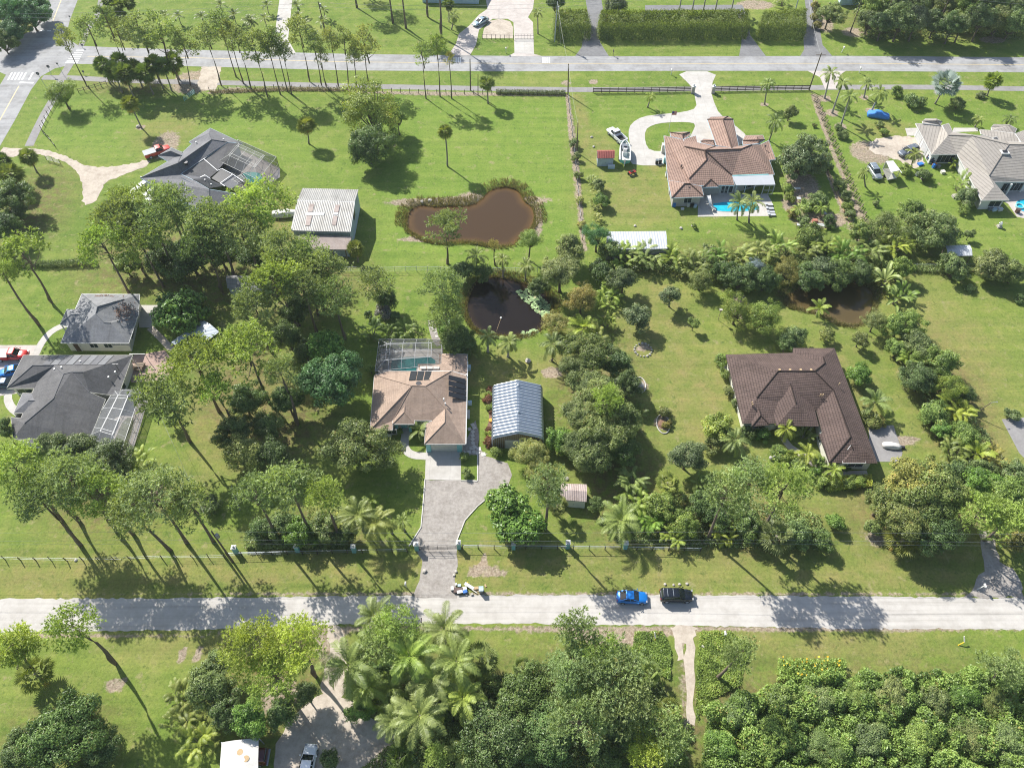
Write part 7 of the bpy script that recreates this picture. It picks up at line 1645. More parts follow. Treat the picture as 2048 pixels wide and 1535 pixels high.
shed('chicken_coop', 'small pale hut in the belt below the feathery tree', 'hut', [(1782,478),(1800,478),(1803,490),(1784,490)],1.6,1.9, RM['white'], M['wood'])
# ================================================================== VEHICLES
def paint(name, c, rough=.25, metal=.25):
 return simple(name, c, rough, metal, var=.06, scale=.8, coat=.6)
CP = {'blue': paint('blue_car_paint', (.01,.2,.62)), 'black': paint('black_car_paint', (.012,.016,.024)), 'white': paint('white_car_paint', (.78,.79,.8),.3,0), 'red': paint('red_car_paint', (.5,.015,.015)),
 'silver': paint('silver_car_paint', (.42,.46,.47),.3,.6), 'lightblue': paint('pale_blue_car_paint', (.4,.5,.54),.3,.5), 'grey': paint('grey_car_paint', (.2,.22,.25),.3,.5), 'navy': paint('navy_car_paint', (.01,.05,.1)), 'oldred': paint('faded_red_paint', (.55,.06,.045),.5,0)}
M['lamp'] = simple('headlight_lens', (.3,.31,.32),.15, var=.1)
M['tail'] = simple('tail_light', (.4,.01,.01),.2, var=.1)
M['plate'] = simple('licence_plate', (.6,.6,.55),.5, var=.05)
def loft(mb, st, m=0):
 """st: list of (x, z0, z1, half width low, half width top); rounded box sections"""
 V, F = [],[]
 for x, z0, z1, wl, wt in st:
  h = z1 - z0
  half = [(wl * .86, z0),(wl * .97, z0 + h * .12),(wl, z0 + h * .45),(wt * .98 + wl * .02, z0 + h * .8),(wt * .9, z0 + h * .96),(wt * .5, z1)]
  V += [(x, y, z) for y, z in half] + [(x,-y, z) for y, z in half[::-1]]
 n = 12
 for i in range(len(st) - 1):
  for j in range(n):
   k = (j + 1) % n; F.append((i * n + j, i * n + k,(i + 1) * n + k,(i + 1) * n + j)[::-1])
 F.append(tuple(range(n))); F.append(tuple((len(st) - 1) * n + j for j in range(n))[::-1])
 mb.add(V, F, m); return mb
def wheel(root, x, y, r, s):
 w = MB().tube([(0,-.1,0),(0,-.095,0),(0,.095,0),(0,.1,0)],[r * .9, r, r, r * .9],14).build('wheel', M['black'], root,(x, y, r))
 MB().tube([(0, s * .06,0),(0, s * .108,0)],[r * .64, r * .6],12).build('rim', M['metal'], w)
def car(name, label, cat, rear, front, pm, kind='sedan', L=None, group=None, cover=None):
 A, B = U(*rear), U(*front); d = B - A; c = (A + B) / 2
 L = L or np.linalg.norm(d)
 r = thing(name, label, cat,(c[0], c[1],.03), math.atan2(d[1], d[0]), group)
 Wd = .9 if kind != 'pickup' else 1.0
 h = L / 2
 body = MB()
 if kind == 'sedan':
  loft(body,[(-h,.35,.72, Wd * .72, Wd * .66),(-h + .12,.26,.9, Wd * .93, Wd * .88),(-h * .55,.22,.97, Wd, Wd * .93),(0,.2,.93, Wd, Wd * .94),(h * .38,.22,.92, Wd, Wd * .9),(h * .8,.25,.8, Wd * .97, Wd * .86),(h - .12,.3,.68, Wd * .85, Wd * .75),(h,.38,.58, Wd * .62, Wd * .56)])
  gl = [(-h * .78,.9,.95,.72,.66),(-h * .36,.9,1.36,.8,.6),(h * .06,.88,1.38,.8,.6),(h * .42,.88,.92,.74,.66)]; rf = (-h * .42, h * .1,1.4,.6)
 elif kind == 'suv':
  loft(body,[(-h,.4,.95, Wd * .8, Wd * .74),(-h + .1,.3,1.1, Wd * .95, Wd * .9),(-h * .5,.25,1.12, Wd, Wd * .94),(h * .2,.24,1.08, Wd, Wd * .94),(h * .5,.26,1.05, Wd, Wd * .9),(h * .85,.3,.95, Wd * .96, Wd * .84),(h,.42,.75, Wd * .74, Wd * .66)])
  gl = [(-h * .93,1.05,1.15,.8,.74),(-h * .82,1.05,1.66,.82,.66),(h * .12,1.03,1.68,.82,.66),(h * .48,1.03,1.08,.78,.7)]; rf = (-h * .86, h * .14,1.71,.66)
 else:
  loft(body,[(-h * .1,.4,1.12, Wd, Wd * .95),(h * .35,.4,1.1, Wd, Wd * .95),(h * .5,.42,1.14, Wd, Wd * .9),(h * .9,.45,1.06, Wd * .96, Wd * .85),(h,.5,.9, Wd * .85, Wd * .78)])
  gl = [(-h * .1,1.05,1.15,.86,.8),(-h * .04,1.05,1.78,.86,.7),(h * .3,1.05,1.8,.86,.7),(h * .52,1.05,1.14,.8,.74)]; rf = (-h * .07, h * .32,1.84,.7)
 bo = body.build('body', pm, r, smooth=True)
 if kind == 'pickup':
  bed = MB().box((-h * .55, Wd - .06,.85),(h * .9,.1,.72)).box((-h * .55,-Wd + .06,.85),(h * .9,.1,.72)).box((-h + .05,0,.85),(.1, Wd * 2 - .1,.72)).box((-h * .1,0,.88),(.08, Wd * 2 - .1,.74)).build('bed', pm, r)
  MB().box((-h * .55,0,.62),(h * .88, Wd * 1.8,.1)).build('bed_floor', M['black'], bed)
  if cover: MB().box((-h * .55,0,1.24),(h * .92, Wd * 2 - .06,.06)).build('bed_cover', cover, bed)
 gb = MB(); loft(gb, gl); gb.build('windows', M['carglass'], r, smooth=False)
 rb = MB(); loft(rb,[(rf[0], rf[2] - .09, rf[2] - .03, rf[3], rf[3] * .94),(rf[0] + .1, rf[2] - .09, rf[2], rf[3] * 1.04, rf[3]),(rf[1] - .1, rf[2] - .09, rf[2], rf[3] * 1.04, rf[3]),(rf[1], rf[2] - .09, rf[2] - .03, rf[3], rf[3] * .94)])
 ro = rb.build('roof', pm, r, smooth=True)
 for s in (-1,1):
  for i in (0,2):
   a, b = gl[i], gl[i + 1]
   MB().bar((a[0], s * a[3] * .97, a[2]),(b[0], s * (b[4] + .03), b[2]),.07,.06).build('window_pillar', pm, r)
  mx = (gl[1][0] + gl[2][0]) / 2; MB().bar((mx, s * .86,.95),(mx, s * (gl[1][4] + .04), gl[1][2]),.07,.05).build('window_pillar', pm, r)
  m = MB().ball((gl[3][0] - .15, s * (Wd + .12), gl[3][1] + .1),.11, sz=.8).build('mirror', pm, r)
  MB().box((h - .1 if kind != 'sedan' else h - .2, s * Wd * .68,.66 if kind == 'sedan' else .86),(.2,.3,.14)).build('headlight', M['lamp'], r)
  MB().box((-h + .06, s * Wd * .7,.8 if kind == 'sedan' else .95),(.1,.26,.16)).build('tail_light', M['tail'], r)
  for x in (-h * .6, h * .62): wheel(r, x, s * (Wd - .08),.33 if kind == 'sedan' else .38, s)
 if kind == 'suv':
  for x in (rf[0] + .6, rf[0] + 1.4): MB().bar((x,-rf[3] * .85, rf[2] + .07),(x, rf[3] * .85, rf[2] + .05),.04).build('cross_bar', M['metal'], ro)
 if kind == 'pickup' or kind == 'sedan': MB().box((h - .02,0,.45),(.1,1.3,.12)).build('bumper', M['metal'] if kind == 'pickup' else pm, r)
 MB().box((-h - .01,0,.62),(.03,.32,.16)).build('licence_plate', M['plate'], r)
 return r
car('parked_car', 'bright blue hatchback parked at the dirt road edge', 'car', (1233,1196),(1293,1198), CP['blue'], 'sedan', 4.35)
r = car('parked_suv', 'black suv with roof bars parked at the dirt road edge', 'car', (1321,1194),(1381,1194), CP['black'], 'suv', 4.6)
car('parked_car', 'white car with a dark sunroof on the sand turning area', 'car', (612,1552),(622,1504), CP['white'], 'sedan', 4.5)
car('pickup_truck', 'red pickup with a grey bed cover and grey hood beside the slate house', 'pickup truck', (293,316),(340,301), CP['oldred'], 'pickup', 5.6, cover=M['grey'])
car('pickup_truck', 'shiny red pickup with a pale bed cover at the left frame edge', 'pickup truck', (-14,716),(68,714), CP['red'], 'pickup', 5.6, cover=M['offwhite'])
car('parked_car', 'glossy blue small car beside the edge slate house', 'car', (46,742),(3,751), CP['blue'], 'sedan', 4.2)
car('parked_car', 'dark teal car half hidden behind the blue small car', 'car', (34,770),(-18,772), CP['navy'], 'sedan', 4.5)
car('parked_car', 'pale blue sedan on the far driveway by the sand island', 'car', (972,42),(950,53), CP['lightblue'], 'sedan', 4.9)
car('pickup_truck', 'white pickup hitched to the boat trailer', 'pickup truck', (1244,286),(1222,266), CP['white'], 'pickup', 5.7)
car('parked_suv', 'silver suv on the grass beside the zigzag fence', 'car', (1739,337),(1756,362), CP['silver'], 'suv', 4.5)
car('parked_car', 'grey car with a white roof on the shell parking', 'car', (1836,300),(1792,315), CP['grey'], 'suv', 4.9)
# blue car under a fitted cover
A, B = U(1738,231), U(1773,236); c = (A + B) / 2
r = thing('covered_car', 'car under a fitted bright blue cover on the lawn', 'car', (c[0], c[1],.02), math.atan2((B - A)[1],(B - A)[0]))
mb = MB(); loft(mb,[(-2.4,.05,.75,.75,.65),(-2.2,.03,.95,.95,.85),(-1.2,.02,1.05,1.0,.85),(-.7,.02,1.42,1.0,.66),(.4,.02,1.42,1.0,.66),(1.0,.02,1.02,1.0,.82),(2.1,.04,.8,.95,.8),(2.4,.06,.6,.7,.6)])
mb.build('cover', simple('blue_car_cover', (.04,.2,.55),.7, var=.2, scale=2, bmp=.4, bs=6), r, smooth=True)
MB().bar((-2.3,-.7,.5),(2.3,-.7,.5),.03).build('strap', M['darkmetal'], r)
# boat on trailer
A, B = U(1248,336), U(1249,291); d = (B - A); c = (A + B) / 2
r = thing('motor_boat', 'white centre console boat on a trailer behind the white pickup', 'boat', (c[0], c[1],0), math.atan2(d[1], d[0]))
L = 7.2; h = L / 2
prof = [(-h,1.15),(-h * .5,1.2),(0,1.2),(h * .4,1.1),(h * .7,.8),(h * .9,.4),(h,.05)]
V, F = [],[]
for x, w in prof:
 V += [(x, w,1.75),(x, w * .92,1.2),(x,0,.65 + max(0, x - h * .3) * .28),(x,-w * .92,1.2),(x,-w,1.75)]
for i in range(len(prof) - 1):
 for j in range(4): F.append((i * 5 + j, i * 5 + j + 1,(i + 1) * 5 + j + 1,(i + 1) * 5 + j)[::-1])
F.append((0,1,2,3,4))
hull = MB().add(V, F).build('hull', paint('teal_boat_hull', (.1,.42,.38),.3,0), r, smooth=False)
V, F = [],[]
for x, w in prof: V += [(x, w + .03,1.78),(x, max(0, w - .22),1.8),(x,-max(0, w - .22),1.8),(x,-w - .03,1.78)]
for i in range(len(prof) - 1):
 for j in (0,2): F.append((i * 4 + j, i * 4 + j + 1,(i + 1) * 4 + j + 1,(i + 1) * 4 + j))
MB().add(V, F).build('gunwale', M['white'], r)
V = [(x, w * .86,1.35) for x, w in prof] + [(x,-w * .86,1.35) for x, w in prof][::-1]
MB().poly(V).build('deck', M['offwhite'], r)
MB().box((1.1,0,1.6),(1.9,1.35,.5)).build('bow_cushion', M['grey'], r)
co_ = MB().box((-.5,0,1.9),(.9,.85,1.1), taper=.85).build('console', M['white'], r); MB().box((-.1,0,2.55),(.06,.8,.45)).build('windshield', M['carglass'], co_)
MB().box((-1.5,0,1.65),(.6,.9,.6)).box((-1.75,0,2.1),(.12,.9,.5)).build('seat', M['white'], r)
eg = MB().box((-h - .3,0,1.95),(.6,.42,.6), taper=.8).build('outboard_motor', M['white'], r); MB().tube([(-h - .35,0,1.7),(-h - .55,0,.55)],[.12,.06],6).build('motor_leg', M['white'], eg)
t_ = thing('boat_trailer', 'metal boat trailer carrying the white boat', 'trailer', (c[0], c[1],0), math.atan2(d[1], d[0]))
MB().bar((-h * .9,.8,.6),(h * .6,.8,.55),.08).bar((-h * .9,-.8,.6),(h * .6,-.8,.55),.08).bar((h * .6,.8,.55),(h + .9,0,.5),.08).bar((h * .6,-.8,.55),(h + .9,0,.5),.08).bar((-1,-1,.5),(-1,1,.5),.1).build('frame', M['metal'], t_)
for s in (-1,1):
 for x in (-1.4,-.6): wheel(t_, x, s * 1.15,.32, s)
# off-road quad bike
A = U(1264,349); r = thing('quad_bike', 'red and black quad bike on the grass below the boat', 'quad bike', (A[0], A[1],0),.5)
MB().box((0,0,.62),(1.1,.4,.3), taper=.7).box((.5,0,.72),(.5,.75,.08)).box((-.5,0,.72),(.55,.8,.08)).build('body', M['red'], r); MB().box((-.15,0,.86),(.75,.3,.14)).build('seat', M['black'], r)
MB().bar((.4,-.38,1.05),(.4,.38,1.05),.05).bar((.4,0,.7),(.4,0,1.05),.06).build('handlebar', M['darkmetal'], r)
for x in (-.6,.6):
 for s in (-1,1): wheel(r, x, s * .45,.28, s)
# canvas canopy trailer with open screen sides
q = [(1771,323),(1786,321),(1803,346),(1789,357)]
C = [U(x, y,2.5) for x, y in [(1772,323),(1786,322),(1800,341),(1782,345)]]; o_ = sum(C) / 4; o_[2] = 0
r = thing('canopy_trailer', 'white roofed trailer with open screened sides beside the silver suv', 'trailer', tuple(o_))
V = [c - o_ for c in C]; MB().add([v for v in V] + [v + [0,0,.1] for v in V],[(3,2,1,0),(4,5,6,7),(0,1,5,4),(1,2,6,5),(2,3,7,6),(3,0,4,7)]).build('roof', M['white'], r)
e1 = (V[3] - V[0]); e1 /= np.linalg.norm(e1); MB().bar(V[1], V[2] + (V[2] - V[1]) * .25,.12).build('awning_roller', M['white'], r)
for v in V: MB().bar((v[0], v[1],.5), v,.09).build('post', M['alum'], r)
fl = [np.array([v[0], v[1],.5]) for v in V]; MB().add(fl + [f + [0,0,.15] for f in fl],[(3,2,1,0),(4,5,6,7),(0,1,5,4),(1,2,6,5),(2,3,7,6),(3,0,4,7)]).build('floor', M['offwhite'], r)
m_ = MB(); m_.poly([fl[0], fl[3], V[3], V[0]]); m_.poly([fl[0], fl[1], V[1], V[0]]); m_.build('side_screen', M['screen'], r)
m_ = (fl[0] + fl[3]) / 2; wheel(r, m_[0], m_[1],.3,1); m_ = (fl[1] + fl[2]) / 2; wheel(r, m_[0], m_[1],.3,1)
# white canvas canopy and the trailer under it at the bottom
C = [U(x, y,2.8) for x, y in [(443,1484),(517,1475),(516,1560),(438,1560)]]; o_ = sum(C) / 4; o_[2] = 0
r = thing('canvas_canopy', 'large white canvas canopy at the bottom frame edge', 'canopy', tuple(o_))
g = np.random.default_rng(3); V, F = [],[]
for i in range(9):
 for j in range(9):
  u, v = i / 8, j / 8; p = C[0] * (1 - u) * (1 - v) + C[1] * u * (1 - v) + C[2] * u * v + C[3] * (1 - u) * v - o_
  V.append(p + [0,0,.35 * math.sin(u * math.pi) - .1 * math.sin(v * 9) * .3 + g.normal() * .02])
for i in range(8):
 for j in range(8): F.append((i * 9 + j, i * 9 + j + 1,(i + 1) * 9 + j + 1,(i + 1) * 9 + j)[::-1])
MB().add(V, F).build('canvas', M['canvas'], r, smooth=True)
for c in C: MB().bar((c[0] - o_[0], c[1] - o_[1],0), c - o_,.1).build('pole', M['metal'], r)
for x, y, n_ in ((480,1503, 'first'),(492,1516, 'second')):
 p = U(x, y,3.1) - o_; MB().cyl((p[0], p[1],3.02),.38,.12,14).build('stain_cap', M['cardboard'], r)
A = U(527,1515); r = thing('parked_van', 'dark red vehicle tail showing beyond the white canopy', 'van', (A[0] - 1.6, A[1],0),0)
loft(b_ := MB(),[(-2.2,.4,1.8,.95,.85),(0,.35,1.95,1.0,.85),(2.0,.35,1.9,1.0,.85),(2.3,.4,1.3,.95,.88)]); b_.build('body', paint('maroon_van_paint', (.09,.015,.015)), r, smooth=True)
MB().box((2.32,0,.45),(.2,1.9,.2)).build('bumper', M['metal'], r); MB().box((2.2,0,1.55),(.1,1.5,.45)).build('rear_window', M['carglass'], r)
for x in (-1.4,1.4):
 for s in (-1,1): wheel(r, x, s * .95,.36, s)
# covered dinghy on the pad
A = U(1783,893); r = thing('covered_dinghy', 'small white wrapped dinghy on the grey parking pad', 'boat', (A[0], A[1],.04),-.15)
loft(b_ := MB(),[(-1.5,.1,.4,.35,.3),(-1.2,.05,.6,.55,.45),(0,.05,.75,.65,.4),(.9,.1,.6,.55,.4),(1.4,.15,.4,.3,.2)]); b_.build('wrap', M['canvas'], r, smooth=True); MB().box((1.7,0,.2),(.5,.35,.35)).build('motor', M['darkmetal'], r)
# dark parked machines against the beige house
zg = zoomer(1810,220,6.979)
for k,(x, y, l) in enumerate([(430,690, 'dark teal car parked in the nook of the beige house'),(590,680, 'second dark teal car in the nook of the beige house')]):
 a, b = zg(x - 70, y + 25), zg(x + 75, y - 5); car('parked_car', l, 'car', a, b, CP['navy'], 'suv', 4.5)
# ================================================================== POLES, WIRES, SIGNS, MAILBOXES
def pole(label, base, top=None, hgt=None, arm=True, r0=.16, name='utility_pole', transformer=None, mt='polewood', cat='utility pole'):
 B = U(*base); hh = hgt or hsolve(base, top); T = U(top[0], top[1], hh) if top else B + [0,0, hh]
 r = thing(name, label, cat, tuple(B)); t = T - B; t[2] = hh
 MB().tube([(0,0,-.1), tuple(t)],[r0, r0 * .65],8).build('pole', M[mt], r)
 if arm: MB().bar((t[0] - 1.1, t[1], hh - .5),(t[0] + 1.1, t[1], hh - .5),.1,.12).build('cross_arm', M[mt], r)
 if transformer:
  MB().cyl((t[0] * .8 + .35, t[1] * .8, hh * .82),.26,.75,12).build('transformer', M['bronze'], r)
 return r, B + t
_, tp1 = pole('leaning power pole with a grey transformer by the dirt road', (466,1123),(423,1062), transformer=True, arm=False)
_, tpa = pole('wooden pole in the upper meadow corner at the board fence', (1136,190),(1137,128), arm=False)
_, tpb = pole('wooden pole on the meadow boundary above the red shed', (1154,305),(1156,246), arm=False, r0=.13)
_, tpc = pole('tilted power pole where the zigzag fence meets the board fence', (1618,180),(1643,106), arm=True)
pole('bare dead trunk beside the paved road, taller one', (941,181),(940,118), arm=False, name='dead_trunk', cat='dead tree', mt='bark')
pole('short bare dead trunk beside the cabbage palm', (956,190),(956,148), arm=False, name='dead_trunk', cat='dead tree', mt='bark', r0=.12)
_, tpd = pole('grey concrete pole between the gated drive and the palm block', (1109,84),(1115,4), arm=False, transformer=True, mt='metal')
_, tpe = pole('tall pole at the shaded drive with trailing cables', (1585,40), None,12, arm=True, mt='metal')
_, tpf = pole('tall pole beside the concrete palm drive', (650,60),(636,3), arm=False, transformer=True)
_, tpg = pole('small light pole beside the boundary belt', (1945,830),(1982,805), arm=False, r0=.09, name='light_pole', cat='light pole')
MB().bar(tpg, tpg + [.9,.1,.1],.06).ball(tuple(tpg + [1.0,.1,.05]),.13, sz=.6).build('lamp_head', M['bronze'])
bpy.data.objects['lamp_head'].parent = bpy.data.objects['light_pole']; bpy.data.objects['lamp_head'].matrix_parent_inverse = Matrix.Translation(-Vector(bpy.data.objects['light_pole'].location))
pole('thin flag pole on the sand island', (998,38),(998,15), arm=False, r0=.05, name='lamp_post', mt='metal', cat='post')
def wire(label, pts_, sag=.5, rad=.018, n=14, mt='bronze'):
 mb = MB()
 for a, b in zip(pts_[:-1], pts_[1:]):
  a, b = Vector(a), Vector(b)
  P = [a.lerp(b, i / n) - Vector((0,0, sag * 4 * (i / n) * (1 - i / n))) for i in range(n + 1)]
  mb.tube(P, rad,4, cap=False)
 return tag(mb.build('power_line', M[mt]), label, 'cable')
X0, X1 = np.array([-140, tp1[1], tp1[2]]), np.array([140, tp1[1] - 0.5, tp1[2]])
for dz, dy, l in ((0,0, 'highest power line along the dirt road'),(-2.6,.1, 'middle power line along the dirt road'),(-3.2,-.15, 'lowest power line along the dirt road')):
 off = np.array([0, dy, dz]); wire(l,[X0 + off, tp1 + off, np.array([30, tp1[1], tp1[2]]) + off, X1 + off],.5,.014)
wire('service cable from the leaning pole to the edge slate house', [tp1 + [0,0,-.6], U(270,720,4.2)],.6,.016)
X0, X1 = U(-200,80,10), U(2300,70,10)
for dz in (0,-1.0): wire(('upper' if dz == 0 else 'lower') + ' power line beyond the paved road', [U(-200,30,10) + [0,0, dz], tpf + [0,0, dz - .3], tpd + [0,0, dz - .3], tpe + [0,0, dz - .5], U(2300,20,10) + [0,0, dz]],.8,.02)
wire('cable dropping across the road to the meadow corner pole', [tpd, tpa + [0,0,-.2], tpb + [0,0,-.1]],1.0,.016)
wire('cables crossing the road to the tilted pole', [tpe, tpc + [0,0,-.4]],1.2,.018)
wire('guy wire beside the grey concrete pole', [tpd + [.1,0,-1], U(1122,92,0)],.05,.035)
M['signface'] = simple('sign_back', (.1,.1,.13),.5,.3, var=.1)
def roadsign(label, base, top, r=.42, shape=8):
 B = U(*base); h_ = hsolve(base, top); T = U(top[0], top[1], h_)
 q = thing('road_sign', label, 'road sign', tuple(B)); t = T - B; t[2] = h_
 MB().bar((0,0,0), tuple(t),.07).build('post', M['metal'], q)
 P = [(math.cos(2 * math.pi * (k + .5) / shape) * r,0, math.sin(2 * math.pi * (k + .5) / shape) * r) for k in range(shape)]
 V = [(p[0] + t[0], t[1] - .03, p[2] + h_) for p in P] + [(p[0] + t[0], t[1] + .0, p[2] + h_) for p in P]
 MB().add(V, [tuple(range(shape)), tuple(range(shape,2 * shape))[::-1]] + [(k,(k + 1) % shape, shape + (k + 1) % shape, shape + k) for k in range(shape)]).build('plate', M['signface'], q)
roadsign('dark eight-sided sign back nearest the stop line', (94,177),(75,147))
roadsign('dark sign back in the middle of the junction corner', (103,151),(96,133),.4)
roadsign('narrow dark sign back by the footpath ramp', (128,151),(114,127),.3,4)
roadsign('small sign across the paved road at the corner verge', (165,96),(164,90),.3)
roadsign('sign on the far verge of the crossing road', (140,40),(139,33),.3,4)
roadsign('sign post on the verge behind the slanted pine', (168,150),(166,143),.3)
def mailbox(label, base, mt='white', post='white', lean=0.0, h_=1.25):
 B = U(*base); r = thing('mailbox', label, 'mailbox', tuple(B)); 
 MB().bar((0,0,0),(lean,0, h_),.11).build('post', M[post], r)
 V = []
 bx = MB().box((lean,-.05, h_ + .12),(.24,.55,.2)).tube([(lean,-.32, h_ + .22),(lean,.22, h_ + .22)],.12,8).build('box', M[mt], r)
 MB().box((lean + .14,0, h_ + .3),(.02,.05,.16)).build('flag', M['red'], r)
mailbox('white mailbox with its shadow at the gravel drive mouth', (813,1174)); mailbox('pale blue-white mailbox at the shaded gravel drive', (1954,1178), lean=.5); mailbox('white mailbox at the sandy track', (1448,1272), lean=-.1)
mailbox('white mailbox by the gate drive of the tile roofed house', (1342,150)); mailbox('white mailbox at the sand ring palms', (1718,146)); mailbox('stone-footed mailbox by the gated drive', (1012,107)); mailbox('wooden mailbox at the middle asphalt drive', (1226,112), 'darkmetal', 'wood'); mailbox('leaning pale mailbox by the shaded asphalt drive', (1683,105), lean=.2)
mailbox('dark mailbox shape at the bottom road edge beside the ball pine', (843,1244), 'darkmetal', 'darkmetal', h_=.9)
# leaning yellow cable markers
for k,(x, y, dx, dy, l) in enumerate([(1926,1286,-.75,-.25, 'fallen yellow cable marker post near the frame edge'),(1310,1278,-.1,-.35, 'yellow cable marker post beside the sandy track')]):
 B = U(x, y); r = thing('cable_marker', l, 'marker post', tuple(B))
 MB().tube([(dx, dy,.0),(dx * .1, dy * .1,.62)],.07,8).build('post', M['yellow'], r); MB().tube([(dx * .1, dy * .1,.6),(-.15,.55,1.15)],.085,8).build('cap', M['offwhite'], r)
# ================================================================== FENCES
def fence(label, P, n, h_=1.1, post='darkwood', rails=(), rr=.05, pr=.05, wires=(), cat='fence', name='fence', jit=0.0, railmat=None, flat=False):
 q = [np.array(U(*p)) for p in P]
 ln = [np.linalg.norm(q[i + 1] - q[i]) for i in range(len(q) - 1)]; tot = sum(ln)
 o = q[0]; r = thing(name, label, cat, tuple(o)); g = random.Random(len(P) * 7 + n)
 S = []
 for k in range(n):
  t = tot * k / (n - 1); i = 0
  while i < len(ln) - 1 and t > ln[i]: t -= ln[i]; i += 1
  S.append(q[i] + (q[i + 1] - q[i]) * min(1, t / ln[i]) - o)
 tops = []
 pm_ = MB().box((0,0,.5),(pr * 2, pr * 2,1.05)).mesh('post', M[post])
 for p in S:
  l = (g.uniform(-jit, jit), g.uniform(-jit, jit)); tops.append(l)
  link('post', pm_, r, tuple(p),(l[0], l[1], g.uniform(0,3)),(1,1, h_ * g.uniform(.92,1.08) if jit else h_))
 for z in rails:
  for a, b in zip(S[:-1], S[1:]):
   mb = MB(); mb.bar(a + [0,-.06, z], b + [0,-.06, z], rr * (.5 if flat else 1) , rr * 2.6 if flat else rr * 1.2); mb.build('rail', M[railmat or post], r)
 if wires:
  mb = MB()
  for z in wires:
   for a, b in zip(S[:-1], S[1:]): mb.bar(a + [0,0, z], b + [0,0, z],.014)
  mb.build('wire', M['metal'], r)
 return r
fence('dark board fence west of the gate pillars', [(1186,186),(1290,185),(1384,183)],13,1.3, rails=(.35,.75,1.15), rr=.08, flat=True)
fence('dark board fence east of the gate pillars', [(1426,183),(1520,181),(1618,180)],13,1.3, rails=(.35,.75,1.15), rr=.08, flat=True)
fence('post and wire fence along the pines by the paved road', [(420,184),(560,178),(690,181),(850,188),(960,189),(1130,191)],40,1.2, wires=(.4,.8,1.1), jit=.06)
fence('post and wire fence with short posts along the dirt road', [(-20,1118),(60,1121),(130,1122),(250,1120),(318,1117),(390,1117),(450,1116)],16,1.25, wires=(.5,1.0), jit=.12)
fence('wire fence between the turquoise pillars, west part', [(455,1112),(600,1108),(700,1106),(815,1104)],13,1.2, wires=(.4,.8,1.15), rails=(1.15,), rr=.03, jit=.03, railmat='metal')
fence('pipe fence between the turquoise pillars, east part', [(925,1096),(1030,1098),(1135,1098),(1250,1099),(1400,1102)],16,1.2, wires=(.4,.8), rails=(1.15,), rr=.05, jit=.03, railmat='metal')
fence('chain wire fence below the brown pond', [(680,543),(760,544),(850,542),(930,545),(1075,545)],19,1.3, wires=(.3,.7,1.2), rails=(1.25,), rr=.03, railmat='metal', post='metal', pr=.03)
fence('post fence along the bent footpath', [(112,205),(95,235),(82,262),(100,280),(112,296)],12,1.2, wires=(.4,.8), rails=(.9,), rr=.04, jit=.08)
fence('rail fence under the palms at the bent footpath', [(158,186),(182,180),(214,170)],6,1.2, rails=(.5,1.0), rr=.06)
fence('low wire fence across the mown front of the far island', [(965,79),(1027,80)],8,1.3, rails=(.2,1.25), rr=.04, post='darkmetal', railmat='darkmetal')
fence('wire fence along the meadow boundary', [(1136,195),(1150,320),(1165,480)],24,1.2, wires=(.4,.8,1.1), jit=.08)
fence('wire fence on the east lawn boundary', [(1790,536),(1900,536),(2048,537)],14,1.2, wires=(.4,.8,1.1), post='metal', pr=.03)
fence('leaning wire fence beside the boundary belt end', [(1985,895),(2000,920),(2012,950)],5,1.1, wires=(.4,.8), rails=(1.0,), rr=.03, jit=.15)
# zigzag split rail fence
A0, A1 = np.array(U(1627,191)), np.array(U(1742,470)); d = A1 - A0; L = np.linalg.norm(d); d /= L; nn = np.array([-d[1], d[0],0])
r = thing('zigzag_fence', 'weathered zigzag split rail fence between the two gardens', 'fence', tuple(A0)); K = 40
pz = [d * (L * k / K) + nn * (.5 if k % 2 else -.5) for k in range(K + 1)]
for k in range(K):
 a, b = pz[k], pz[k + 1]; e_ = (b - a) / np.linalg.norm(b - a)
 for j in range(2): MB().bar(a - e_ * .25 + [0,0,.2 + .4 * j + (.14 if k % 2 else 0)], b + e_ * .25 + [0,0,.2 + .4 * j + (.14 if k % 2 else 0)],.1,.09).build('rail', M['wood'], r)
# timber edge of the citrus strip
r = thing('timber_edging', 'pale timber edging along the young citrus strip', 'edging', tuple(U(1655,340)))
q = [U(*p) - U(1655,340) for p in [(1655,340),(1664,362),(1675,390),(1688,420),(1702,448),(1714,478)]]
for a, b in zip(q[:-1], q[1:]): MB().bar(a + [0,0,.1], b + [0,0,.1],.2,.2).build('timber', M['cardboard'], r)
# ranch gate with turquoise pillars and curved overhead hoops
def pillar(label, x, y, big=1.0):
 B = U(x, y); r = thing('gate_pillar', label, 'pillar', tuple(B),0, 'turquoise fence pillars')
 MB().box((0,0,.85 * big),(.55,.55,1.7 * big)).build('shaft', M['tealpaint'], r); c = MB().box((0,0,1.76 * big),(.7,.7,.12)).box((0,0,1.86 * big),(.5,.5,.1)).build('cap', M['white'], r)
 MB().ball((0,0,2.02 * big),.16).build('finial', M['offwhite'], r)
pillar('turquoise gate pillar on the west side of the gravel drive', 834,1098); pillar('turquoise gate pillar on the east side of the gravel drive', 918,1095)
for x, y, l in [(473,1104, 'turquoise fence pillar nearest the power pole'),(596,1101, 'turquoise fence pillar under the fence pines'),(709,1102, 'turquoise fence pillar below the coconut palms'),(1027,1096, 'turquoise fence pillar below the mulberry'),(1135,1094, 'turquoise fence pillar below the small shed'),(1250,1095, 'turquoise fence pillar under the date palm')]: pillar(l, x, y,.92)
a, b = np.array(U(838,1101)), np.array(U(914,1099)); r = thing('driveway_gate', 'dark double pipe gate with curved bars across the gravel drive', 'gate', tuple(a)); w_ = b - a
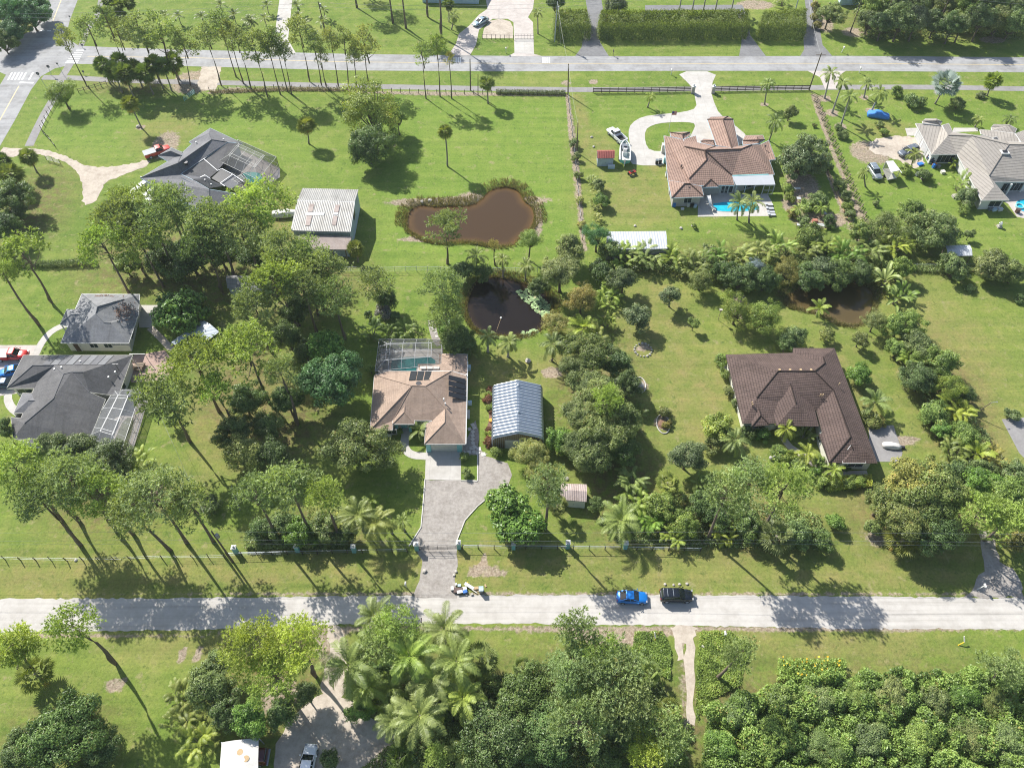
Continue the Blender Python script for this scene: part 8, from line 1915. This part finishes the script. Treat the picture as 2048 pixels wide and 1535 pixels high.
for k in range(5):
 z = .35 + .22 * k; bow = (.0,.0,.0,.1,.32)[k]
 MB().tube([w_ * t + [0,0, z + bow * math.sin(t * math.pi)] for t in np.linspace(0,1,9)],.03,6).build('bar', M['darkmetal'], r)
for t in (0.02,.25,.5,.75,.98): MB().bar(w_ * t + [0,0,.2], w_ * t + [0,0,1.3 + .3 * math.sin(t * math.pi)],.05).build('upright', M['darkmetal'], r)
for x, l in ((1385, 'brick gate pillar with a white lamp, west of the concrete drive'),(1425, 'brick gate pillar with a white lamp, east of the concrete drive')):
 B = U(x,186); r = thing('gate_pillar', l, 'pillar', tuple(B)); MB().box((0,0,.85),(.75,.75,1.7)).build('shaft', M['rock'], r); MB().box((0,0,1.75),(.9,.9,.12)).build('cap', M['white'], r); MB().ball((0,0,2.05),.24).build('lamp', M['white'], r)
for p, l in (((1029,80), 'gated drive'),):
 a, b = np.array(U(1030,79)), np.array(U(1067,79)); r = thing('driveway_gate', 'thin dark sliding gate across the far concrete drive', 'gate', tuple(a)); w_ = b - a
 for z in (.2,1.0,1.4): MB().bar(w_ * 0 + [0,0, z], w_ + [0,0, z],.05).build('bar', M['darkmetal'], r)
 for t in np.linspace(0,1,7): MB().bar(w_ * t + [0,0,.1], w_ * t + [0,0,1.4],.04).build('upright', M['darkmetal'], r)
B = U(380,196); r = thing('farm_gate', 'green metal farm gate leaning open under the pines', 'gate', tuple(B),1.1)
for z in (.3,.6,.9,1.2): MB().bar((-1.8,0, z),(1.8,0, z),.05).build('bar', M['tealpaint'], r)
for x in (-1.8,0,1.8): MB().bar((x,0,.2),(x,0,1.25),.05).build('upright', M['tealpaint'], r)
B = U(108,325); r = thing('farm_gate', 'dark wire gate lying open beside the sandy drive', 'gate', tuple(B),-.35)
for z in (.3,.6,.9,1.2): MB().bar((-1.8,0, z),(1.8,0, z),.05).build('bar', M['darkmetal'], r)
for x in (-1.8,0,1.8): MB().bar((x,0,.1),(x,0,1.3),.07).build('upright', M['darkmetal'], r)
# ================================================================== SMALL THINGS
# stepping stones
stones = [(315,763),(340,803),(272,822),(318,860),(316,912),(315,965),(321,1016),(336,1072),(298,1092),(196,1150),(268,1143),(335,1140),(402,1102),(384,1152),(466,1175)]
zq = zoomer(900,740,6.978)
for k,(x, y) in enumerate(stones):
 B = U(*zq(x, y)); s = 1.25 if k in (7,12,13,14) else 1.0
 tag(MB().box((0,0,.03),(.55 * s,.55 * s,.06)).build('stepping_stone', M['paver'], None,(B[0], B[1],.02),(0,0,.5 + .3 * math.sin(k * 3))), 'square stepping stone, ' + ORD[k] + ' along the path from the tan house side to the garage', 'stepping stone', 'stepping stones beside the tan house')
for k,(x, y) in enumerate([(868,645),(865,655),(870,664),(873,673)]):
 B = U(x, y); tag(MB().box((0,0,.03),(.5,.4,.06)).build('stepping_stone', M['paver'], None,(B[0], B[1],.03),(0,0, k)), 'pond path stepping stone, ' + ORD[k] + ' from the dark pond', 'stepping stone', 'stepping stones of the pond path')
# planting strip along the striped garage
sheet('planting_bed', [zq(*p) for p in [(535,245),(600,245),(598,1100),(505,1100),(520,820),(540,600),(500,430)]],.024, M['mulch'], ragged=.06)
for k,(x, y, t, rr_, l) in enumerate([(565,285, 'redleaf', .6, 'wine-red plant at the far end of the garage bed'),(552,350, 'yellow', .65, 'yellow plant after the farthest wine-red one'),(545,430, 'redleaf', .9, 'biggest wine-red plant in the garage bed'),(560,530, 'yellow', .7, 'yellow plant in the middle of the garage bed'),(570,590, 'redleaf', .4, 'small wine-red plant by the bare bed stretch'),(550,840, 'redleaf', .6, 'wine-red plant after the orange pot'),(548,920, 'yellow', .75, 'yellow plant at the near end of the garage bed'),(545,1025, 'redleaf', .95, 'wine-red plant closest to the garage front')]):
 B = U(*zq(x, y)); plant('bush', B[0], B[1], rr_ * .6, rr_, l, t)
B = U(*zq(570,712)); tag(MB().cyl((0,0,0),.26,.4,12, r2=.34).build('plant_pot', M['orange'], None, tuple(B)), 'orange pot in the garage planting bed', 'pot')
# rubbish heap at the road
zr = zoomer(800,1050,9.595)
def junk(name, label, cat, x, y, d, rz, mt, z=0, tilt=0.0):
 B = U(*zr(x, y)); o = MB().box((0,0, d[2] / 2), d).build(name, M[mt], None,(B[0], B[1], z + .02),(tilt, tilt * .5, rz)); return tag(o, label, cat)
junk('sofa_cushion', 'dark brown square board on the kerbside rubbish heap', 'board', 1120,1260,(1.25,.75,.25),-.05, 'brown', .1); junk('foam_sheet', 'white torn sheet lying on the brown board', 'sheet', 1150,1295,(.8,.45,.08),.2, 'white', .37)
junk('cardboard_box', 'white box at the west end of the rubbish heap', 'box', 1005,1225,(.4,.55,.4),.1, 'white'); junk('panel_board', 'large white board across the rubbish heap', 'board', 1330,1180,(1.5,.45,.06),-.55, 'white', .3,.12); junk('panel_board', 'white board under the large one', 'board', 1235,1225,(.7,.5,.3),.3, 'offwhite')
junk('rubbish_bag', 'navy bag beside the brown board', 'bag', 1250,1285,(.6,.45,.4),.4, 'blue'); junk('cardboard_box', 'brown cardboard box east in the heap', 'box', 1460,1215,(.7,.4,.3),.1, 'cardboard'); junk('cardboard_box', 'flattened tan cardboard near the bin', 'box', 1480,1250,(.6,.35,.06),-.2, 'cardboard'); junk('wood_strip', 'pale plank sticking out of the heap', 'plank', 1430,1275,(.9,.12,.06),-.6, 'offwhite', .2,.1)
junk('bucket', 'pale blue crate at the back of the heap', 'crate', 1140,1165,(.45,.35,.3),.1, 'bluewall'); junk('plastic_bag', 'white bag at the back of the heap', 'bag', 1075,1140,(.3,.3,.25),.4, 'white'); junk('rubble_piece', 'yellow scrap behind the heap', 'scrap', 1295,1105,(.22,.16,.1),.3, 'yellow'); junk('rubble_piece', 'tan scrap on the grass east of the bin', 'scrap', 1640,1160,(.22,.42,.1),.4, 'cardboard'); junk('rubble_piece', 'round tan scrap at the road edge', 'scrap', 1380,1325,(.35,.3,.2),.4, 'rock'); junk('rubble_piece', 'grey scrap at the road edge', 'scrap', 1270,1340,(.35,.22,.12),-.3, 'rock')
B = U(*zr(1560,1275)); r = thing('wheeled_bin', 'grey wheeled rubbish bin beside the rubbish heap', 'bin', tuple(B),.05); MB().box((0,0,.55),(.52,.6,1.0), taper=1.12).build('body', M['grey'], r); MB().box((0,0,1.09),(.64,.72,.08)).build('lid', M['bluewall'], r); MB().tube([(-.3,.3,.1),(.3,.3,.1)],.1,8).build('wheel', M['black'], r)
# rocks and white lumps
rk = [(849,1142,.35, 'pale rock at the west edge of the gravel drive'),(1330,1168,.22, 'white stone behind the black suv, first from the bright blue car'),(1347,1169,.18, 'grey stone behind the black suv'),(1359,1168,.22, 'white stone behind the black suv, third'),(1374,1167,.22, 'white stone behind the black suv, last'),(912,1143,.25, 'grey rock at the east edge of the gravel drive'),(908,1150,.22, 'pale rock beside the grey drive rock'),(277,254,.5, 'flat pale rock at the lone cabbage palm foot'),(1183,275,.32, 'pale boulder on the lawn left of the white pickup'),(1187,294,.3, 'pale boulder above the red shed'),(1385,452,.3, 'pale rock on the lawn below the tile roofed house'),(1362,457,.35, 'flat pale rock on the lawn'),(1405,1293,.25, 'pale lump in the creeping vines'),(844,404,.4, 'pale rock on the brown pond bank, west one'),(860,402,.45, 'pale rock on the brown pond bank, east one'),(1056,722,.5, 'tan rock by the small pond palms'),(1133,957,.35, 'pale rock under the dark trees by the shed'),(1270,452,.3, 'pale rock on the lawn above the white carport'),(890,385,.1, 'small stump near the meadow pond'),(152,1120,.25, 'pale log piece by the roadside fence')]
for x, y, rr_, l in rk:
 B = U(x, y); tag(MB().ball((0,0, rr_ * .35), rr_, sz=.6, jit=.2).build('rock', M['rock'], None,(B[0], B[1],0),(0,0, x)), l, 'rock')
for k in range(16):
 a = k * 2 * math.pi / 16; B = U(1286,700); p = B + [1.5 * math.cos(a),1.5 * math.sin(a),0]
 tag(MB().ball((0,0,.1),.2 + .05 * math.sin(k * 5), sz=.7, jit=.2).build('rock', M['rock'], None, tuple(p)), 'stone of the ring round the grey oak, ' + ORD[k] + ' counted from the east', 'rock', 'ring of stones at the grey oak')
for x, y, rx, l in ((1326,848,1.7, 'oval edged bed with shrubs on the middle lawn'),(1280,770,1.5, 'grey pebble mound on the lawn beside the dark trees')):
 B = U(x, y); r = thing('planting_bed', l, 'garden bed', tuple(B))
 V = [(rx * .62 * math.cos(t), rx * math.sin(t) * 1.1,.1) for t in np.linspace(0,2 * math.pi,20)]; MB().tube(V, .09,5).build('edging', M['paver'], r)
 MB().ball((0,0,-.2), rx * .6, sz=.55, n=12).build('soil', M['mulch'] if x > 1300 else M['rock'], r)
B = U(1327,832); plant('bush', B[0], B[1],.8,1.2, 'leafy shrub in the oval bed on the middle lawn', 'olive')
B = U(1333,852); plant('bush', B[0], B[1],.5,.8, 'rust-tinged shrub in the oval bed', 'rust')
# fountain float on the dark pond, pond lilies
B = U(1002,636,-.3); r = thing('pond_fountain', 'small white float with a line on the dark pond', 'fountain', tuple(B)); MB().ball((0,0,.1),.22, sz=.5).build('float', M['white'], r); MB().tube([(0,0,.05),(-.8,-3.2,-.02)],.03,4).build('line', M['cardboard'], r)
def lilies(name, label, P, n, seed):
 g = np.random.default_rng(seed); V, F, T = [],[],[]; q = pts(P)
 a = np.array(q)[:, :2]; k = 0
 while k < n:
  p = a.min(0) + g.uniform(size=2) * (a.max(0) - a.min(0))
  if not inside(np.array([p[0]]), np.array([p[1]]), q)[0]: continue
  rr_ = g.uniform(.15,.32); b = len(V); V += [(p[0] + rr_ * math.cos(t), p[1] + rr_ * math.sin(t),-.28 + g.uniform(0,.06)) for t in np.linspace(.3,6,7)]; F.append(tuple(range(b, b + 7))); T += [g.uniform()] * 7; k += 1
 tag(link(name, mesh(name, V, [np.array(F)],[LM['leaf']], attrs={'tint': T})), label, 'water lilies', kind='stuff').color = (1.5,1.6,2.2,1)
lilies('water_lilies', 'pale lily pads along the east shore of the dark pond', [(1030,580),(1060,575),(1105,605),(1110,640),(1085,632),(1055,605)],260,5)
lilies('water_lilies', 'pale lily pads at the near shore of the dark pond', [(1040,662),(1075,655),(1080,672),(1045,678)],60,6)
# tile roofed house yard
zc = zoomer(1170,230,10.235)
def yard(name, label, cat, x, y, d, mt, zf=zc, rz=0.0, lid=None, ln='lid'):
 B = U(*zf(x, y)); r = thing(name, label, cat,(B[0], B[1],0), rz); MB().box((0,0, d[2] / 2), d).build('body', M[mt], r)
 MB().box((0,0, d[2] + .03),(d[0] + .06, d[1] + .06,.06)).build(ln, M[lid or mt], r); return r
yard('storage_box', 'white storage box in front of the red roofed shed', 'box', 535,1085,(1.4,.6,.6), 'bluewall', lid='white'); yard('wheeled_bin', 'dark wheeled bin by the pad, west one', 'bin', 1465,1000,(.55,.6,1.0), 'black', lid='grey'); yard('wheeled_bin', 'dark wheeled bin by the pad, east one', 'bin', 1535,990,(.55,.6,1.0), 'black', lid='grey'); yard('green_crate', 'tall green utility box by the tile roofed house', 'utility box', 1645,980,(.9,.6,1.5), 'tealpaint', lid='bluewall')
yard('pump_housing', 'white equipment cabinet at the tile roofed wall', 'cabinet', 1605,760,(1.1,.9,2.0), 'offwhite', lid='white'); yard('air_conditioner', 'round topped air conditioner at the tile roofed wall', 'air conditioner', 1680,1250,(.8,.8,.8), 'offwhite', lid='grey')
P0_ = U(1337,264); r = thing('flag_pole', 'white pole flying a striped flag at the front of the tile roofed house', 'flag', tuple(P0_)); hf = 5.4
MB().tube([(0,0,0),(0,0, hf)],[.05,.03],6).build('pole', M['white'], r)
for k in range(7): MB().box((.55 + .02 * math.sin(k),.0, hf - .25 - k * .13),(1.05,.02,.125)).build('stripe', M['red'] if k % 2 == 0 else M['white'], r)
MB().box((.28,-.015, hf - .45),(.5,.03,.5)).build('canton', simple('flag_blue', (.03,.05,.2),.7), r)
# pool slide
zh = zoomer(1310,220,6.674)
q = [U(*zh(x, y), z) for x, y, z in [(712,1142,1.9),(720,1180,1.75),(728,1225,1.4),(740,1275,.9),(775,1312,.5),(815,1332,.25)]]
r = thing('pool_slide', 'white curved slide running down into the bright blue pool', 'slide', (q[0][0], q[0][1],0)); q = [p - [q[0][0], q[0][1],0] if i else None for i, p in enumerate(q)] ; q[0] = np.array([0,0,1.9])
V, F = [],[]
for i, p in enumerate(q):
 t = q[min(i + 1,5)] - q[max(i - 1,0)]; n = np.array([-t[1], t[0],0]); n /= np.linalg.norm(n); V += [p + n * .38 + [0,0,.22], p + n * .3, p - n * .3, p - n * .38 + [0,0,.22]]
for i in range(5):
 for j in range(3): F.append((i * 4 + j, i * 4 + j + 1,(i + 1) * 4 + j + 1,(i + 1) * 4 + j))
MB().add(V, F).build('chute', M['white'], r); MB().bar((-.3,.1,0),(-.2,0,1.95),.07).bar((.3,.1,0),(.2,0,1.95),.07).build('ladder', M['alum'], r)
for k in range(5): MB().bar((-.3,.1,.3 + k * .35),(.3,.1,.3 + k * .35),.05).build('rung', M['alum'], r)
for k,(x, y) in enumerate([(1520,1275),(1530,1325),(1545,1375),(1555,1410)]):
 B = U(*zh(x, y)); r = thing('sun_lounger', 'pale pool lounger, ' + ORD[k] + ' from the patio roof end', 'lounger', tuple(B),0, 'loungers at the blue pool'); MB().box((0,0,.3),(1.5,.55,.08)).box((-.65,0,.5),(.5,.55,.08)).build('bed', M['alum'], r)
 for sx in (-.6,.6): MB().bar((sx,-.25,0),(sx,-.25,.3),.05).bar((sx,.25,0),(sx,.25,.3),.05).build('leg', M['alum'], r)
for k,(x, y, d, m_, l) in enumerate([(250,1285,(.6,.5,.9), 'blue', 'blue drum stored against the bedroom wall'),(300,1275,(.5,.3,1.3), 'grey', 'grey board stored against the bedroom wall'),(335,1275,(.4,.3,1.3), 'offwhite', 'pale board stored against the bedroom wall'),(420,1265,(.6,.5,1.2), 'grey', 'grey cabinet stored against the bedroom wall'),(440,1285,(.5,.5,.8), 'offwhite', 'pale box by the stored cabinet'),(490,1290,(.7,.6,.8), 'darkmetal', 'dark grill at the bedroom wall'),(530,1295,(.6,.5,.5), 'bluewall', 'pale blue crate beside the dark grill'),(365,1330,(.6,.4,.3), 'white', 'white crate on the lawn before the stored boards')]):
 yard('stored_box', l, 'box', x, y, d, m_, zh)
# garden bed benches
ze_ = zoomer(1550,330,10.233)
for x, y, d, l in [(405,540,(1.9,.6), 'shaded potting bench under the oak'),(465,740,(.8,.7), 'small white table on the pale garden path'),(985,1040,(.9,.7), 'white table behind the banana palm'),(500,1280,(1.4,.7), 'white potting bench at the lower garden edge, west'),(670,1300,(1.4,.6), 'bluish potting bench at the lower garden edge, middle'),(935,1290,(1.6,.9), 'white potting bench at the lower garden edge, east')]:
 B = U(*ze_(x, y)); r = thing('potting_bench', l, 'bench', tuple(B),-.05); MB().box((0,0,.8),(d[0], d[1],.07)).build('bench_top', M['alum'], r)
 for sx in (-1,1):
  for sy in (-1,1): MB().box((sx * d[0] * .45, sy * d[1] * .42,.39),(.07,.07,.78)).build('leg', M['wood'], r)
B = U(*ze_(810,1165)); tag(MB().box((0,0,.3),(1.0,.8,.6), taper=.9).build('planter_box', simple('terracotta_pot', (.4,.17,.12),.8), None, tuple(B)), 'terracotta planter between the garden bushes', 'planter')
# beige house yard
za_ = zoomer(1680,280,10.235)
for x, y, d, m_, l in [(1640,505,(1.1,.8,.3), 'blue', 'bright blue paddling pool by the white garage'),(1925,530,(.9,.5,.5), 'orange', 'orange kayak piece by the beige house nook'),(1905,565,(.55,.55,.8), 'blue', 'blue drum beside the orange piece'),(2000,565,(.7,.6,.6), 'grey', 'grey covered grill beside the blue drum'),(1570,730,(.6,.5,.7), 'white', 'white wrapped chair under the dark bush'),(1680,720,(.7,.6,.8), 'white', 'white wrapped mower under the dark bush'),(1690,800,(.9,.3,.3), 'offwhite', 'pale bench by the white wrapped mower')]:
 yard('yard_box', l, 'box', x, y, d, m_, za_,.3)
for x, y, d, m_, l in [(690,1215,(1.0,.9,.4), 'rock', 'grey slab table below the bougainvillea'),(835,1215,(.6,.6,.5), 'magenta', 'magenta planter below the lime palms'),(1120,1360,(1.1,.8,.9), 'blue', 'bright blue tarp heap at the beige wall'),(1180,1390,(.8,.6,.6), 'grey', 'grey chair heap at the beige wall'),(1240,1405,(.8,.5,.5), 'bluewall', 'pale blue stack at the beige wall'),(1320,1400,(.9,.6,.5), 'white', 'white folding chairs at the beige wall'),(1010,1290,(.5,.9,1.0), 'white', 'white air conditioner at the beige wall'),(1560,1430,(.7,.6,.8), 'brown', 'dark brown chair on the pool deck edge'),(520,880,(.8,.7,.5), 'offwhite', 'pale heap by the lime palms'),(780,820,(.8,.6,.9), 'white', 'white cabinet in the beige house nook')]:
 yard('yard_box', l, 'box', x, y, d, m_, zg,.2)
B = U(*zg(1600,1345),.08); tag(MB().tube([(.75 * math.cos(t),.75 * math.sin(t),.1) for t in np.linspace(0,2 * math.pi,17)],.16,8).build('pool_float', M['tealpaint'], None, tuple(B)), 'striped ring float on the edge pool', 'pool float')
B = U(1998,454); r = thing('garden_statue', 'white garden ornament on the east back lawn', 'ornament', tuple(B)); MB().box((0,0,.2),(.8,.8,.4)).build('plinth', M['rock'], r); MB().ball((0,0,.8),.38, sz=1.2, jit=.25).build('figure', M['white'], r)
# tan house side yard: air conditioners, hose, fixtures
for x, y, d, m_, l in [(1275,420,(.7,.7,.8), 'bluewall', 'pale blue air conditioner at the tan house wall'),(1290,850,(.6,.5,.7), 'bluewall', 'pale blue pump box at the tan house wall'),(1268,980,(.5,1.6,.25), 'paver', 'long concrete pad at the tan house wall'),(880,1395,(.35,.35,.3), 'tealpaint', 'teal pot at the garage door, east one'),(850,1400,(.35,.35,.3), 'tealpaint', 'teal pot at the garage door, west one')]:
 yard('utility_box', l, 'utility box', x, y, d, m_, zt)
g = np.random.default_rng(12)
zp = [(235,300),(225,330),(285,245),(305,250),(380,225),(450,205),(225,380)]
for k,(x, y) in enumerate(zp):
 B = U(*zt(x, y)); r = thing('patio_chair', 'white patio chair under the tan house screen, ' + ORD[k] + ' from the wall', 'chair', (B[0], B[1],.03), g.uniform(0,6), 'patio chairs under the tan house screen'); MB().box((0,0,.42),(.5,.5,.05)).build('seat', M['alum'], r); MB().box((0,.24,.7),(.5,.05,.5)).build('backrest', M['alum'], r)
 for sx in (-.2,.2):
  for sy in (-.2,.2): MB().box((sx, sy,.2),(.05,.05,.4)).build('leg', M['alum'], r)
# patio furniture, paver walk by the edge slate house; benches near the pool cage
zl = zoomer(0,690,6.397)
B = U(*zl(1800,290)); r = thing('picnic_table', 'grey picnic table beside the edge slate house', 'table', tuple(B),0); MB().box((0,0,.75),(1.6,.8,.08)).build('table_top', M['wood'], r); MB().box((0,.65,.45),(1.6,.3,.06)).build('bench', M['wood'], r); MB().box((0,-.65,.45),(1.6,.3,.06)).build('bench', M['wood'], r)
for sx in (-.6,.6): MB().box((sx,0,.38),(.1,1.2,.76)).build('leg', M['wood'], r)
B = U(*zl(1800,240)); r = thing('pergola_frame', 'white pipe frame over the picnic table', 'frame', tuple(B)); MB().bar((-1.2,.4,2.2),(1.4,.4,2.2),.08).build('beam', M['white'], r)
for sx in (-1.2,1.4): MB().bar((sx,.4,0),(sx,.4,2.2),.08).build('post', M['white'], r)
B = U(553,389); yard('wood_crate', 'weathered wooden crate below the bronze pool cage', 'crate', 553,391,(1.6,.9,.7), 'wood', lambda x, y: (x, y),-.5); yard('pool_pump', 'grey pool pump box by the bronze pool cage', 'utility box', 538,383,(.7,.6,.6), 'grey', lambda x, y: (x, y),-.5, lid='bluewall')
B = U(572,432); r = thing('covered_boat', 'long white covered boat beside the barn', 'boat', tuple(B),.1); loft(b_ := MB(),[(-2.6,.3,1.0,.8,.7),(-1.5,.25,1.3,1.0,.7),(.5,.25,1.35,1.0,.7),(2.0,.35,1.2,.6,.4),(2.7,.6,1.0,.15,.1)]); b_.build('cover', M['canvas'], r, smooth=True)
# sunflowers at the thicket edge, orange garden ball, bed edging stones
g = np.random.default_rng(21); V, F = [],[]
C0 = U(1625,1338); fl_ = thing('sunflower_patch', 'wild yellow-flowered sunflower stand at the thicket edge', 'flowers', (C0[0], C0[1],0))
hv, hf_, ht_ = [],[],[]
for k in range(42):
 px_, py_ = g.uniform(1565,1680), g.uniform(1312,1352)
 z = g.uniform(.9,1.6); p = U(px_, py_, z) - C0; p[2] = z; rr_ = g.uniform(.07,.13); b = len(hv); tl = g.normal(size=2) * .08
 hv += [(p[0] + rr_ * math.cos(t) , p[1] + rr_ * math.sin(t), z + tl[0] * math.cos(t) + tl[1] * math.sin(t)) for t in np.linspace(0,5.6,9)]; hf_.append(tuple(range(b, b + 9)))
ob = link('flower_heads', mesh('flower_heads', hv,[np.array(hf_)],[simple('yellow_petals', (.7,.45,.03),.7, var=.1)]), fl_); ob['kind'] = 'stuff'
X = np.array([U(g.uniform(1555,1690), g.uniform(1318,1360),.5) - C0 for _ in range(3200)]); X[:, 2] = g.uniform(.1,1.25, len(X))
V, F = cards(X, g.normal(size=(len(X),3)) * .6 + [0,0,.6], g.uniform(.2,.4, len(X)),.16, g, fold=.2)
ob = link('leaves', mesh('leaves', V, [F],[LM['leaf']], attrs={'tint': np.repeat(g.uniform(.3,.9, len(X)),4)}), fl_); ob.color = (1.1,1.2,.8,1); ob['kind'] = 'stuff'
B = U(1580,935); r = thing('garden_statue', 'small grey deer ornament on the front lawn of the dark brown house', 'ornament', tuple(U(1540,918))); MB().ball((0,0,.5),.28, sz=.7).tube([(.2,0,.55),(.4,0,.9)],[.09,.07],6).ball((.46,0,.95),.12).build('figure', M['rock'], r)
for sx in (-.15,.15):
 for sy in (-.1,.1): MB().bar((sx, sy,0),(sx, sy,.4),.06).build('leg', M['rock'], r)
B = U(1436,640); r = thing('bird_house', 'small pole mounted bird house beside the yellow-lime bush', 'bird house', tuple(B)); MB().bar((0,0,0),(0,0,2.4),.07).build('post', M['wood'], r); MB().box((0,0,2.55),(.4,.3,.35)).build('box', M['wood'], r); MB().box((0,0,2.76),(.55,.45,.06)).build('roof', M['rock'], r)
r = thing('tree_stake', 'wooden stake tripod leaning on the small palm mound', 'stake', tuple(U(1105,722))); MB().bar((-.6,0,0),(0,0,.9),.07).bar((.6,0,0),(0,0,.9),.07).build('stake', M['wood'], r)
for k,(x, y, l) in enumerate([(473,985, 'first leaning pale pole under the brown tree'),(480,1000, 'second leaning pale pole under the brown tree')]):
 B = U(x, y + 20); tag(MB().tube([(0,0,0),(.3,.5,4.2)],[.07,.04],6).build('bare_trunk', M['smoothbark'], None, tuple(B)), l, 'trunk')
